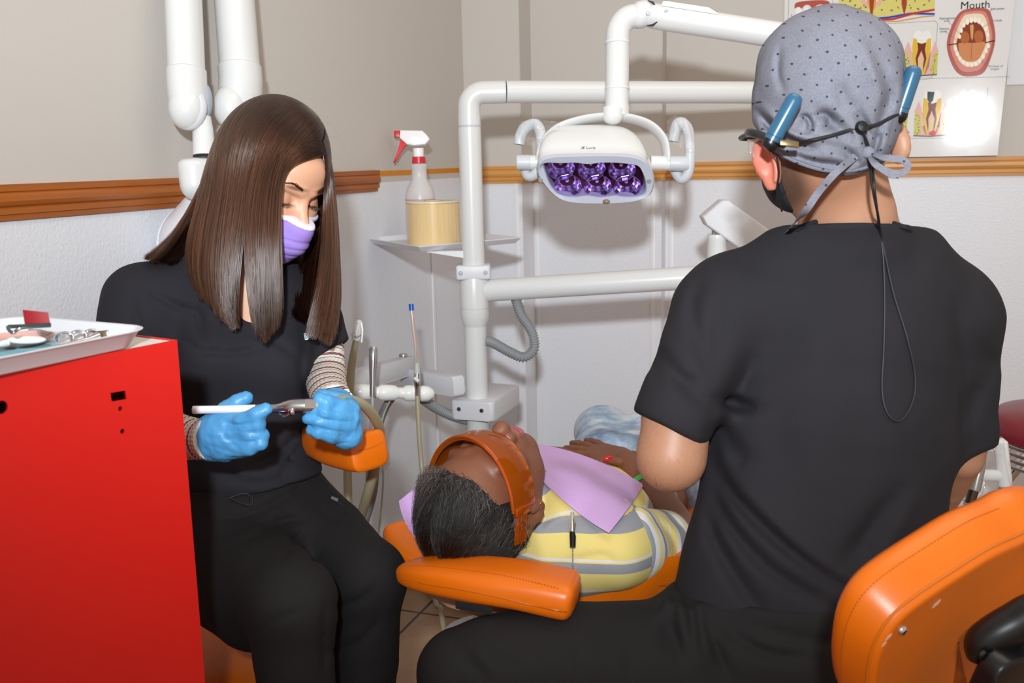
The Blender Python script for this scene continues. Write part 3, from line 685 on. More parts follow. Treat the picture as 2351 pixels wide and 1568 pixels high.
# spray bottle
sb = PZ(966, 552, sc_h+.002)+lF*.03; kz = (sb-CAM)@cF; u1 = kz/FPX
bt = thing('spray_bottle', 'translucent spray bottle with a red and white trigger head behind the amber roll', 'spray bottle', sb)
topz = P(966, 375, kz)[2]-sb[2]
pl = NT('bottle_translucent'); sz = pl.sepxyz(); liq = pl.ramp(sz[2], [(.0, (1, 1, 1)), (.001, (1, 1, 1))])
pl.out(Base_Color=lin('ebe8e8'), Roughness=.28, Subsurface_Weight=.5, Subsurface_Radius=(.03, .03, .03), Transmission_Weight=.35, IOR=1.3)
R_ = 34*u1
MB().lathe([(0, 0), (R_*.95, 0), (R_, .004), (R_, topz*.52), (R_*.97, topz*.60), (R_*.86, topz*.68), (R_*.62, topz*.76), (R_*.52, topz*.80), (R_*.50, topz*.93), (R_*.56, topz*.95), (R_*.56, topz*.985), (R_*.44, topz)], sb, Z3, 40).build('bottle_body', pl.m, bt)
M_red = mat('trigger_red', 'cf2230', .35); M_spw = mat('trigger_white', 'f2f2f4', .35)
mr_ = MB()
mr_.lathe([(R_*.40, topz), (R_*.46, topz+.001), (R_*.42, topz+.018), (R_*.38, topz+.019)], sb, Z3, 28); mr_.build('bottle_cap', M_red, bt)
tl_ = MB(); hp0 = lambda x, y, dz=0: P(x, y, kz+dz)
tl_.tube([sb+Z3*(topz+.016), sb+Z3*(topz+.042)], [R_*.34, R_*.36], 20)
body_px = [(919, 300), (970, 301), (980, 310), (988, 321), (977, 333), (952, 336), (935, 333), (918, 318)]
def px_prism(mb, pts, z, ext, bev=.002):
    q = [hp0(x, y) for x, y in pts]; o0 = q[0]; mb.prism([((p-o0)@cR, (p-o0)@cU) for p in q], cR, cU, o0-cF*ext/2, cF*ext, bev); return mb
px_prism(tl_, body_px, kz, .024, .005); tl_.build('trigger_head', M_spw, bt)
t2 = MB(); px_prism(t2, [(905, 301), (918, 301), (918, 316), (905, 315)], kz, .016, .002); t2.build('nozzle', M_red, bt)
t3 = MB(); px_prism(t3, [(921, 308), (936, 306), (938, 332), (930, 334), (920, 350), (912, 366), (906, 375), (903, 373), (912, 350), (918, 330)], kz, .011, .002); t3.build('trigger', M_red, bt)
MB().box(hp0(955, 459)-cF*(R_+.0005), (.004, .001, .018), (cR, cF, cU)).build('label_mark', M_red, bt)
MB().lathe([(R_*1.004, topz*.525), (R_*1.004, topz*.535)], sb, Z3, 40).build('label_line', mat('label_line_red', 'b8687a', .5), bt)
# ---------------------------------------------------------------- assistant's instrument arm
ia = thing('instrument_bracket', 'white folding bracket arm with a knobbed holder bar for the suction instruments', 'bracket', P(1040, 900, 2.60))
def bar3(name, a, b, hgt, thk, m, par, bev=.008, side=None):
    d = nz(b-a); s = nz(np.cross(d, Z3)); u = np.cross(s, d); L = np.linalg.norm(b-a)
    return MB().prism(rrect(L+hgt*.6, hgt, bev, 5), d, u, (a+b)/2-s*thk/2, s*thk, min(bev*.5, thk*.3), 2).build(name, m, par)
ar1 = bar3('upper_link', P(938, 866, 2.74), P(1046, 885, 2.56), .052, .034, M_wht2, ia, .007)
s_ = MB(); screw(s_, P(1018, 882, 2.585), nz(np.cross(Z3, P(1046, 885, 2.56)-P(938, 866, 2.74))), .0035); s_.build('screw', M_wht2, ar1)
ar2 = bar3('lower_link', P(938, 838, 2.74), P(775, 886, 2.35), .050, .034, M_wht2, ia, .007)
MB().lathe([(.0, .006), (.010, .006), (.012, .003), (.012, 0)], P(926, 817, 2.72), Z3, 18).build('pivot_bolt', M_steel, ia)
br0, br1 = P(752, 898, 2.36), P(992, 904, 2.44); bd_ = nz(br1-br0); BL = np.linalg.norm(br1-br0); prof = [(.0, -.002), (.012, 0)]
k_px = BL/240
for s0 in (0, 55, 110, 168, 205):
    w_ = 50 if s0 != 205 else 33
    prof += [(.0135, k_px*(s0+3)), (.0185, k_px*(s0+9)), (.0195, k_px*(s0+w_*.4)), (.0185, k_px*(s0+w_-8)), (.0135, k_px*(s0+w_-1))]
prof[-1] = (.012, BL+.001); prof += [(.006, BL+.005), (0, BL+.006)]
MB().lathe(prof, br0, bd_, 32).build('holder_bar', mat('holder_plastic', 'f1f1ee', .25), ia, ang=70)
def hose(name, pts, r, m, par, n=60, seg=14): return MB().tube(pts, r, seg, smooth=n).build(name, m, par)
# suction hose parked on the bar, white tip
z0 = 2.33
s1 = thing('suction_hose', 'khaki suction hose with a white plastic tip resting upright in the holder bar', 'suction hose', P(806, 900, z0))
hose('hose', [P(818, 778, z0), P(812, 810, z0), P(806, 850, z0), P(803, 905, z0), P(800, 960, z0+.02), P(798, 1060, z0+.03), P(799, 1140, z0+.02), P(801, 1240, z0), P(806, 1330, z0)], [.0072, .0085, .0095, .0098, .0098, .0100, .0100, .0098, .0098], M_hose, s1)
tp_ = MB().tube([P(817, 782, z0), P(819, 766, z0), P(822, 750, z0), P(824, 742, z0)], [.0098, .0105, .0088, .0080], 18, smooth=14).build('valve_tip', M_wht, s1)
MB().ball(P(824, 742, z0), .0085).build('tip_dome', M_wht, tp_)
MB().tube([P(830, 742, z0-.004), P(832, 760, z0-.004), P(830, 786, z0-.004)], .0022, 8, smooth=10).build('lever', M_wht, tp_)
MB().tube([P(807, 768, z0), P(818, 773, z0-.011), P(830, 769, z0)], .0018, 8, smooth=12).build('clip', M_steel, tp_)
# silver straight syringe
s2 = thing('air_syringe', 'silver cylindrical instrument standing in the holder bar left of the blue tipped ejector', 'dental instrument', P(855, 905, z0))
MB().tube([P(857, 797, z0), P(857, 801, z0), P(857, 828, z0), P(856, 850, z0), P(856, 880, z0), P(855, 910, z0)], [.0078, .0102, .0100, .0086, .0075, .0064], 20).build('instrument_body', M_steel, s2)
MB().tube([P(857, 796, z0), P(857, 801, z0)], [.0065, .0085], 18).build('instrument_cap', M_chrome, s2)
hose('hose', [P(855, 908, z0), P(855, 940, z0), P(851, 990, z0+.02), P(845, 1060, z0+.03), P(842, 1150, z0+.03), P(838, 1290, z0)], [.0042]*6, M_hoseg, s2)
# saliva ejector
z1 = 2.36
s3 = thing('saliva_ejector', 'clear saliva ejector with a blue tip standing in a chrome valve on the holder bar', 'saliva ejector', P(958, 900, z1))
MB().tube([P(945, 713, z1), P(944, 698, z1)], [.0058, .0060], 16).build('blue_tip', mat('tip_blue', '0f55b8', .35), s3)
MB().tube([P(945, 712, z1), P(950, 760, z1), P(955, 800, z1), P(957, 836, z1)], .0042, 14, smooth=16).build('clear_tube', mat('ejector_clear', 'dcd3cf', .15, Transmission_Weight=.55), s3)
MB().tube([P(946, 712, z1-.004), P(951, 760, z1-.004), P(956, 800, z1-.004), P(957, 836, z1-.004)], .0010, 6, smooth=16).build('copper_wire', mat('wire_copper', 'c98e6e', .35, .6), s3)
MB().tube([P(957, 834, z1), P(958, 858, z1)], [.0068, .0078], 18).build('rubber_grip', mat('grip_sage', 'aeb4ae', .5), s3)
MB().tube([P(958, 858, z1), P(958, 864, z1), P(957, 878, z1), P(958, 890, z1), P(958, 908, z1)], [.0080, .0084, .0095, .0068, .0062], 20, smooth=14).build('valve_body', M_chrome, s3)
MB().tube([P(951, 868, z1-.010), P(962, 876, z1-.013)], [.0035, .0045], 12).build('valve_lever', M_wht2, s3)
hose('hose', [P(958, 908, z1), P(960, 950, z1), P(963, 1010, z1), P(968, 1070, z1), P(974, 1140, z1-.02), P(985, 1260, z1-.1), P(1000, 1380, z1-.25), P(1012, 1400, 2.0), P(1022, 1470, 1.95), P(1040, 1560, 1.9)], [.0055]*10, M_hose, s3)
corr_hose('corrugated_hose', [P(965, 912, 2.50), P(1000, 936, 2.56), P(1040, 955, 2.60), P(1085, 968, 2.64)], .0118, M_corr, ia)
hose('drain_hose', [P(906, 905, 2.46), P(885, 935, 2.46), P(868, 985, 2.42), P(862, 1040, 2.36), P(858, 1120, 2.34), P(840, 1190, 2.34), P(812, 1270, 2.34), P(770, 1400, 2.3)], [.010]*8, mat('hose_dark_grey', '6c6a66', .5), ia)
hose('air_line', [P(902, 908, 2.42), P(880, 955, 2.42), P(872, 1010, 2.40), P(880, 1100, 2.38), P(866, 1260, 2.34)], [.0022]*5, M_hoseg, ia)
hose('floor_cable', [P(915, 1368, 2.25), P(916, 1400, 2.2), P(905, 1440, 2.15), P(880, 1470, 2.12), P(830, 1500, 2.1)], [.0035]*5, mat('cable_grey', '6f6c60', .5), ia)
# ---------------------------------------------------------------- two ceiling-hung arms of the x-ray unit
def xarm(name, label, top, mid, ball, z, w0, bw):
    t = thing(name, label, 'x-ray unit', P(*ball, z))
    a, b = P(*top, z), P(*mid, z); d = nz(b-a); a = a-d*.25
    MB().tube([a, b], w0*.93, 40, flat=(cR, .8)).build('arm_tube', M_wht, t)
    c = P(*ball, z); MB().tube([b-d*.0, b+d*.002, b+d*.03, b+(c-b)*.7, c, c+d*.020, c+d*.034, c+d*.040], [w0*.94, w0, w0*1.0, w0*1.0, w0*.95, w0*.78, w0*.5, w0*.2], 40, flat=(cR, .8)).build('arm_sleeve', M_wht, t)
    return t, c, d
x1, c1, d1 = xarm('hanging_x_ray_unit', 'thick white hanging arm with a round joint, left one of the pair', (421, 0), (428, 160), (434, 250), 1.92, .0455, .04)
MB().ball(c1-cF*.012, (.034, .036, .043), np.array([cR, cF, cU]), 32, 20).build('joint_cover', M_wht, x1)
MB().ball(c1-cF*.014+cR*.003-cU*.0, (.0355, .022, .0440), np.array([cR, cF, cU]), 32, 20).build('joint_disc', M_wht2, x1)
MB().ball(P(470, 232, 1.93), (.014, .02, .034), np.array([cR, cF, cU])).build('joint_inner', mat('joint_blue_grey', 'a9b4c2', .4), x1)
MB().tube([P(462, 270, 1.93), P(466, 300, 1.93), P(469, 357, 1.93)], [.018, .0195, .0215], 28).build('lower_post', M_wht, x1)
b_ = MB()
b_.lathe([(0, .001), (.0014, .001), (.0014, 0)], P(487, 338, 1.909), -cF, 8); b_.lathe([(0, .001), (.0014, .001), (.0014, 0)], P(487, 343, 1.909), -cF, 8); b_.build('post_mark', M_dark, x1)
MB().lathe([(.0218, 0), (.0205, .001), (.0205, .0025)], P(469, 358, 1.93), -Z3, 28).build('post_gap', M_dark, x1)
kb = SDF(P(380, 480, 1.83)-.08, P(520, 340, 2.05)+.08, .003)
kb.cap(P(445, 385, 1.91), P(448, 425, 1.91), .030, .028, k=.01, sq=(cF, 1.1)); kb.cap(P(470, 385, 1.93), P(480, 420, 1.93), .030, .028, k=.012); kb.plane(P(440, 362, 1.9), Z3, .012)
kb.mesh('knuckle', M_wht, x1)
x2, c2, d2 = xarm('hanging_x_ray_unit', 'thick white hanging arm with a round joint, partly behind her hair', (538, 0), (550, 152), (552, 240), 2.05, .0535, .04)
MB().ball(P(528, 245, 2.02), (.033, .035, .045), np.array([cR, cF, cU]), 32, 20).build('joint_cover', M_wht, x2)
MB().tube([P(556, 225, 2.05), P(560, 300, 2.05)], [.036, .034], 32, flat=(cR, .8)).build('joint_skirt', M_wht, x2)
MB().tube([P(518, 285, 2.06), P(520, 400, 2.06)], [.013, .014], 24).build('lower_post', M_wht, x2)
hd = SDF(P(440, 560, 1.85)-.16, P(440, 560, 2.1)+.16, .004); hd.ell(P(462, 560, 1.98), (.080, .075, .085), np.array([cR, cF, cU])); hd.cap(P(462, 470, 1.97), P(470, 540, 1.97), .028, .04, k=.03)
xh = hd.mesh('x_ray_camera', M_wht2); tag(xh, 'rounded white x-ray tube head half hidden behind her long hair', 'x-ray head')
rg = MB().lathe([(.078, -.004), (.086, -.003), (.086, .003), (.078, .004)], P(462, 562, 1.955), cF, 48).build('head_rim', M_wht2)
rg.parent = xh
# ================================================================ people: shared helpers
def skin(name, base, warm, beard=None, extra=None):
    t = NT(name); n1 = t.noise(22, 4); n2 = t.noise(300, 2)
    col = t.mix(t.math('MULTIPLY', n1, .55), lin(base), lin(warm))
    for c, r, colr, soft, R, amt in (beard or []):
        col = t.mix(t.math('MULTIPLY', t.ellmask(c, r, soft, R), amt), col, lin(colr))
    return t.out(Base_Color=col, Roughness=.48, Subsurface_Weight=.12, Subsurface_Radius=(.012, .005, .003), Subsurface_Scale=.6, Normal=t.bump(n2, .12, .0006), Specular_IOR_Level=.45)
def cloth(name, col, sc=900, st=.25, rough=.85, sheen=.0):
    t = NT(name); n1 = t.noise(sc, 2); n2 = t.noise(9, 3); c = lin(col)
    return t.out(Base_Color=t.mix(n2, tuple(x*.88 for x in c[:3])+(1,), tuple(x*1.12 for x in c[:3])+(1,)), Roughness=rough, Sheen_Weight=sheen, Normal=t.bump(n1, st, .0006), Specular_IOR_Level=.25)
def PP(lst): return [P(*q) for q in lst]
def folds(p, L):
    o = 0
    for pts, wd, dp in L:
        q = PP(pts)
        for a, b in zip(q[:-1], q[1:]): o = o+gfold(p, a-(b-a)*.12, b+(b-a)*.12, wd, dp)
    return o
def folds2(p, L, zmax=1e9, soft=.05):
    d = p-CAM; z = d@cF; x = IW/2+FPX*(d@cR)/z; y = IH/2-FPX*(d@cU)/z; o = 0; q = np.stack([x, y], 1)
    for pts, wd, dp in L:
        pl = np.array(catmull([np.array(t[:2], float) for t in pts], 4*(len(pts)-1))); best = np.full(len(q), 1e9); n = len(pl)-1; lenf = np.zeros(len(q))
        for i in range(n):
            a, b = pl[i], pl[i+1]; ab = b-a; t = np.clip(((q-a)@ab)/max(ab@ab, 1e-9), 0, 1); dd = np.linalg.norm(q-a-t[:, None]*ab, axis=1); m = dd < best; best[m] = dd[m]; lenf[m] = (i+t[m])/n
        o = o+dp*np.exp(-(best/wd)**2)*(np.clip(np.sin(PI*np.clip(lenf, .03, .97)), 0, 1)**.5)
    return o*np.clip((zmax-z)/soft, 0, 1)
def hand(S, W, d, s, n, r=.0095, curl=(.3, .5, .4), spread=.12, sc=1.0, thumb=(.55, .5), k=.006, L=(.040, .045, .042, .034)):
    """W wrist, d towards the fingers, s towards the thumb side, n out of the palm"""
    d, n = nz(d), nz(n); s = nz(s-d*(s@d)); n = nz(np.cross(d, s)) if np.cross(d, s)@n > 0 else -nz(np.cross(d, s))
    pc = W+d*.045*sc
    S.cap(W-d*.01, W+d*.02*sc, .024*sc, .026*sc, k=.01, sq=(n, .72)); S.cap(pc-s*.018*sc, pc+s*.018*sc, .030*sc, .030*sc, k=.012, sq=(n, .48)); S.cap(W+d*.03*sc, W+d*.075*sc, .032*sc, .037*sc, k=.01, sq=(n, .36))
    for i, off in enumerate((.027, .009, -.009, -.026)):
        b = W+d*(.085-.004*abs(i-1))*sc+s*off*sc; dr = nz(d+s*spread*(1.2-i*.9)*.5); pts = [b-d*.02*sc, b]; cu = 0
        for j, (c_, f) in enumerate(zip(curl if np.isscalar(curl[0]) else curl[i], (1.0, .66, .52))):
            cu += c_; q = nz(dr*math.cos(cu)+n*math.sin(cu)); pts.append(pts[-1]+q*L[i]*f*sc)
        S.chain(pts, [r*1.05*sc, r*sc, r*.93*sc, r*.85*sc, r*.75*sc], k=k)
    tb = W+d*.022*sc+s*.022*sc+n*.004*sc; t1 = tb+nz(d*.72+s*.62+n*.25)*.038*sc; t2 = t1+nz(d*math.cos(thumb[0])+s*.25+n*math.sin(thumb[0]))*.032*sc; t3 = t2+nz(d*math.cos(thumb[1]+.3)+n*math.sin(thumb[1]+.3))*.026*sc
    S.chain([tb, t1, t2, t3], [.016*sc, .0125*sc, .0112*sc, .009*sc], k=.012)
def ear(S, c, out, up, fwd, sz=.032, k=.004):
    out, up, fwd = nz(out), nz(up), nz(fwd); R = np.array([fwd, up, out])
    S.ell(c+out*.004, (sz*.56, sz, .008), R, k=.008); S.ell(c+out*.011+fwd*.002+up*.002, (sz*.34, sz*.66, .007), R, k=.004, sub=True)
    S.ell(c+out*.008+fwd*.008-up*.006, (.007, .012, .006), R, k=.004); S.ell(c+out*.004-up*sz*.85+fwd*.006, (.008, .010, .0055), R, k=.004)
    rim = [c+out*.009+fwd*sz*.5*math.cos(a)+up*sz*.92*math.sin(a) for a in np.linspace(.3, 4.3, 9)]
    S.chain(rim, [.0042]*9, k=.003)
def shoe(name, ankle, fwd, m, par, msole):
    fwd = nz(fwd*np.array([1, 1, 0])); a = np.array([ankle[0], ankle[1], 0]); S = SDF(a-.22, a+.22, .005); S.lo[2] = -.02; S = SDF([a[0]-.24, a[1]-.24, -.02], [a[0]+.24, a[1]+.24, .16], .005)
    S.cap(a-fwd*.02+Z3*.045, a+fwd*.13+Z3*.035, .042, .036, k=.02); S.cap(a+Z3*.05, a+Z3*.11, .040, .040, k=.03); S.plane(a+Z3*.012, -Z3, .003); S.plane(a+Z3*.125, Z3, .003)
    o = S.mesh(name, m, par, 2)
    B = SDF([a[0]-.24, a[1]-.24, -.02], [a[0]+.24, a[1]+.24, .06], .004); B.cap(a-fwd*.025+Z3*.03, a+fwd*.135+Z3*.03, .046, .044); B.plane(a+Z3*.018, Z3, .002); B.plane(a+Z3*.001, -Z3, .002); B.mesh('sole', msole, o, 1); return o
def surf(o):
    from mathutils.bvhtree import BVHTree
    off = wloc(o); me = o.data; bv = BVHTree.FromPolygons([tuple(np.array(v.co)+off) for v in me.vertices], [tuple(p.vertices) for p in me.polygons])
    def f(px, py, lift=0.0, zdef=None):
        d = nz(P(px, py, 1)-CAM); h = bv.ray_cast(Vector(CAM), Vector(d))
        if h[0] is None: return P(px, py, zdef) if zdef else None
        return np.array(h[0])-d*lift
    f.bv = bv
    return f
M_scrub = cloth('scrub_charcoal', '232125', 1100, .2)
M_scrub_t = cloth('scrub_trouser_black', '1d1b1c', 1100, .2)
M_shoe = mat('shoe_black', '141414', .5); M_sole = mat('sole_rubber', '2b2b2b', .7)
M_cord = mat('cord_black', '17171a', .6)
# ================================================================ the man in the grey cap, seen from behind
dn = thing('person', 'person in black scrub top and patterned grey cap seated with back to the viewer', 'person', (P(1900, 1500, 1.5)[0], P(1900, 1500, 1.5)[1], 0))
bb = lambda pts, m: (np.min(pts, 0)-m, np.max(pts, 0)+m)
fd = nz(V(-.50, .72, -.40)); fs_ = nz(np.cross(fd, Z3)); fu_ = np.cross(fs_, fd)      # face direction, his right, head up
HC_ = P(1891, 240, 1.385); HR = np.array([fs_, fd, fu_])
def dent_head(S, g=0.0):
    S.ell(HC_, (.073+g, .087+g, .099+g), HR)
    S.ell(HC_+fd*.030-fu_*.062, (.060, .068, .060), HR, k=.03)
    S.ell(P(1838, 402, 1.455), (.050, .050, .052), k=.03)
def dent_legs(S, g=0.0):
    S.chain(PP([(1740, 1500, 1.50), (1560, 1532, 1.47), (1330, 1524, 1.44), (1130, 1534, 1.42), (1058, 1546, 1.42)]), [.115+g, .100+g, .086+g, .072+g, .060+g], k=.05)
    kn = P(1058, 1546, 1.42); S.chain([kn, kn+V(.01, .03, -.18), kn+V(.03, .02, -.40)], [.058+g, .056+g, .045+g], k=.02)
    S.ell(P(1790, 1480, 1.50), (.175+g, .125+g, .12+g), np.array([lR, lF, Z3]), k=.05)
    k2 = P(1950, 1350, 1.93); S.chain([P(1850, 1480, 1.52), k2], [.11+g, .065+g], k=.05); S.chain([k2, k2+V(.0, .02, -.40)], [.06+g, .045+g], k=.02)
torso = [(1950, 735, 1.505), (1945, 830, 1.50), (1915, 1000, 1.495), (1888, 1150, 1.50), (1832, 1300, 1.49), (1800, 1420, 1.49)]
tr_r = [.155, .178, .184, .182, .170, .168]
def dent_torso(S, g=0.0):
    S.chain(PP(torso), [r+g for r in tr_r], k=.03, sq=(lF, .66))
    S.cap(P(1692, 700, 1.485), P(2178, 708, 1.51), .078+g, .072+g, k=.05); S.cap(P(1840, 612, 1.47), P(2075, 612, 1.48), .052+g, .052+g, k=.06)
lsh = [(1652, 735, 1.48), (1600, 850, 1.455), (1555, 960, 1.43)]
rsh = [(2196, 745, 1.51), (2212, 860, 1.51), (2216, 980, 1.51)]
lo, hi = bb(PP([(1480, 0, 1.4), (2320, 1000, 1.5), (960, 1568, 1.4), (1500, 1700, 1.5), (1950, 1350, 2.0)]), .17); lo[2] = 0.02; hi[2] = 1.62
S = SDF(lo, hi, .0052)
dent_head(S); S.chain(PP([(1925, 400, 1.43), (1950, 500, 1.45), (1962, 620, 1.48)]), [.062, .064, .075], k=.03)
dent_torso(S, -.026); S.chain(PP(lsh), [.050, .046, .048], k=.02); S.chain(PP(rsh), [.046, .040, .036], k=.02)
S.chain(PP([(1555, 960, 1.43), (1541, 1048, 1.425)]), [.049, .046], k=.01); S.chain(PP([(1541, 1050, 1.425), (1550, 1020, 1.55), (1562, 985, 1.67)]), [.044, .041, .028], k=.02)
S.chain(PP([(2216, 980, 1.51), (2210, 1050, 1.52), (2178, 1115, 1.60), (2140, 1185, 1.70)]), [.036, .031, .028, .025], k=.02)
dent_legs(S, -.014)
ec = P(1764, 376, 1.350); ear(S, ec, -fs_*.9-lF*.35, fu_, fd, .034)
er = P(2052, 322, 1.40); ear(S, er, fs_, fu_, fd, .032)
S.ell(HC_+fd*.108-fu_*.03, (.014, .022, .026), HR, k=.012)
bpx = P(1785, 440, 1.40)-np.array([dn.location.x, dn.location.y, 0])
M_skin1 = skin('skin_light', 'b08266', 'a06e57', [(bpx, (.040, .055, .085), '4a372e', .35, (lR, lF, nz(Z3+lR*-.3)), .78), (ec-np.array([dn.location.x, dn.location.y, 0]), (.03, .03, .04), 'd8685c', .5, None, .6)])
body = S.mesh('body', M_skin1, dn, 2)
def gloved(name, W, d, s, n, m, par, **kw):
    S = SDF(W-.13, W+.13, .0028); hand(S, W+nz(d)*.01, d, s, n, **kw); return S.mesh(name, m, par, 2)
M_glove = NT('nitrile_blue'); _g = M_glove
_n = _g.noise(55, 4, .55, _g.map(scale=(1, 1, .35))); M_glove = _g.out(Base_Color=_g.mix(_g.noise(30, 3), lin('3f8dc6'), lin('58a4d8')), Roughness=.42, Subsurface_Weight=.06, Subsurface_Radius=(.01, .01, .01), Normal=_g.bump(_n, .55, .003))
gloved('left_glove', P(1562, 985, 1.67), V(.02, 1, -.1), V(1, .2, .2), V(-.2, -.1, -1), M_glove, dn, curl=(.4, .6, .5))
gloved('right_glove', P(2145, 1195, 1.71), V(-.6, .5, .1), V(0, -.3, 1), V(-.6, -.5, 0), M_glove, dn, curl=(.4, .6, .5))
# scrub top
lo, hi = bb(PP([(1470, 500, 1.4), (2320, 900, 1.5), (1570, 1450, 1.4), (2100, 1450, 1.5), (1900, 700, 1.3), (1900, 700, 1.66)]), .07)
S = SDF(lo, hi, .0040)
dent_torso(S); S.chain(PP([(1940, 440, 1.43), (1955, 520, 1.455), (1962, 620, 1.48)]), [.074, .076, .086], k=.04); S.plane(P(1800, 1442, 1.45), nz(-cU*1.0-cR*.26+cF*.25), .006); S.plane(P(1960, 512, 1.38), nz(cU*1.0+cF*-.02), .004)
A = SDF.copy(S); A.D[:] = 1
A.chain(PP(lsh), [.072, .064, .060], k=.02); A.plane(P(1552, 990, 1.43), nz(-cU*.86-cR*.45), .004); hh_ = np.maximum(.03-np.abs(S.D-A.D), 0)/.03; S.D = np.minimum(S.D, A.D)-hh_*hh_*.03/4
A.D[:] = 1; A.chain(PP(rsh), [.062, .052, .045], k=.02); A.cap(P(2216, 980, 1.51), P(2222, 1060, 1.51), .045, .042); A.plane(P(2245, 1032, 1.5), nz(-cU*1.0+cR*.3), .004); hh_ = np.maximum(.03-np.abs(S.D-A.D), 0)/.03; S.D = np.minimum(S.D, A.D)-hh_*hh_*.03/4
FD = [
 ([(1648, 918, 1.36), (1700, 930, 1.36), (1740, 940, 1.36)], 16.5, .011), ([(1640, 930, 1.36), (1700, 880, 1.36), (1735, 800, 1.35)], 24.75, .006), ([(1640, 960, 1.37), (1690, 1040, 1.36), (1720, 1060, 1.36)], 23.1, .006),
 ([(1632, 990, 1.37), (1645, 1080, 1.37), (1735, 1190, 1.36), (1850, 1290, 1.36), (1980, 1370, 1.38)], 18.15, .013), ([(1622, 1060, 1.38), (1660, 1180, 1.37), (1760, 1300, 1.36), (1900, 1390, 1.37)], 18.15, .011),
 ([(1615, 1130, 1.4), (1640, 1230, 1.38), (1700, 1340, 1.37), (1760, 1420, 1.37)], 19.8, .010), ([(1680, 1110, 1.36), (1790, 1215, 1.35), (1890, 1300, 1.36), (1990, 1350, 1.38)], 19.8, -.007),
 ([(2060, 1130, 1.37), (1990, 1220, 1.37), (1930, 1300, 1.37)], 21.45, .009), ([(2120, 1110, 1.39), (2060, 1230, 1.38), (2000, 1300, 1.38)], 23.1, -.006), ([(2000, 1240, 1.37), (1960, 1330, 1.37)], 26.4, .006),
 ([(1508, 795, 1.40), (1545, 850, 1.38), (1590, 900, 1.38), (1635, 925, 1.37)], 18.15, .009), ([(1560, 870, 1.38), (1620, 880, 1.37)], 16.5, .006), ([(1500, 800, 1.42), (1512, 880, 1.4)], 16.5, .005), ([(1610, 640, 1.40), (1590, 720, 1.39), (1625, 860, 1.37)], 16.5, .006),
 ([(2262, 800, 1.47), (2275, 850, 1.47), (2262, 890, 1.47)], 18.15, .009), ([(2250, 880, 1.46), (2225, 960, 1.46)], 19.8, .010), ([(1650, 700, 1.37), (1640, 850, 1.36)], 19.8, .005), ([(2190, 700, 1.4), (2215, 850, 1.42)], 19.8, .005),
 ([(1780, 900, 1.34), (1800, 1100, 1.35)], 49.5, .004), ([(1990, 900, 1.34), (1970, 1100, 1.35)], 66, .005), ([(1870, 700, 1.36), (1880, 900, 1.35)], 49.5, -.004)]
S.disp(lambda p: 1.15*folds2(p, FD, 1.50)+.0022*pnoise(p, 22, 3)+.0007*pnoise(p, 90, 5))
S.disp(lambda p: gfold(p, P(1600, 1010, 1.37), P(1480, 940, 1.40), .0025, .0016))
top = S.mesh('scrub_top', M_scrub, dn, 2)
tsf = surf(top)
# collar band
cl = []
for x, y in ((1828, 522), (1850, 512), (1890, 506), (1960, 504), (2030, 508), (2070, 514), (2092, 524)):
    q = tsf(x, y+5, .002); cl.append(q if q is not None else P(x, y, 1.42))
MB().tube(cl, .0035, 8, smooth=40).build('collar_band', M_scrub, top)
# trousers
lo, hi = bb(PP([(960, 1480, 1.4), (2060, 1500, 1.5), (1500, 1700, 1.5), (1950, 1350, 2.0)]), .13); lo[2] = 0.06; hi[2] = .80
S = SDF(lo, hi, .005); dent_legs(S)
S.cap(P(1800, 1400, 1.49), P(1795, 1480, 1.49), .158, .165, k=.04, sq=(lF, .68))
S.chain(PP([(1572, 1362, 1.43), (1556, 1420, 1.42), (1560, 1500, 1.42)]), [.026, .030, .030], k=.02); S.chain(PP([(1595, 1400, 1.42), (1610, 1470, 1.40)]), [.024, .028], k=.02)
S.plane(P(1800, 1352, 1.5), nz(cU+cR*.05), .004)
LF = [([(1575, 1375, 1.40), (1590, 1420, 1.39), (1600, 1500, 1.38)], 13.2, .013), ([(1548, 1360, 1.41), (1546, 1430, 1.39), (1560, 1520, 1.38)], 11.55, .010), ([(1615, 1400, 1.39), (1640, 1480, 1.37), (1680, 1560, 1.36)], 13.2, .010), ([(1660, 1440, 1.36), (1760, 1500, 1.35), (1860, 1510, 1.35)], 13.2, .009), ([(1700, 1430, 1.36), (1850, 1470, 1.35), (1950, 1480, 1.36)], 13.2, .006),
      ([(1530, 1400, 1.40), (1530, 1500, 1.38)], 14.85, .008), ([(1060, 1500, 1.37), (1120, 1560, 1.36)], 16.5, .006), ([(1100, 1480, 1.37), (1180, 1540, 1.35)], 16.5, .005), ([(1330, 1480, 1.36), (1335, 1568, 1.35)], 9.9, .004), ([(1440, 1480, 1.36), (1445, 1568, 1.36)], 9.9, .004)]
S.disp(lambda p: folds2(p, LF, 1.48)+.003*pnoise(p, 20, 8)+.0008*pnoise(p, 80, 2))
trs = S.mesh('scrub_trousers', M_scrub_t, dn, 2)
kn = P(1058, 1546, 1.42)+V(.03, .02, -.40); shoe('shoe', kn, V(-.9, .4, 0), M_shoe, dn, M_sole); shoe('shoe', P(1950, 1350, 1.93)+V(0, .02, -.4), V(.1, 1, 0), M_shoe, dn, M_sole)
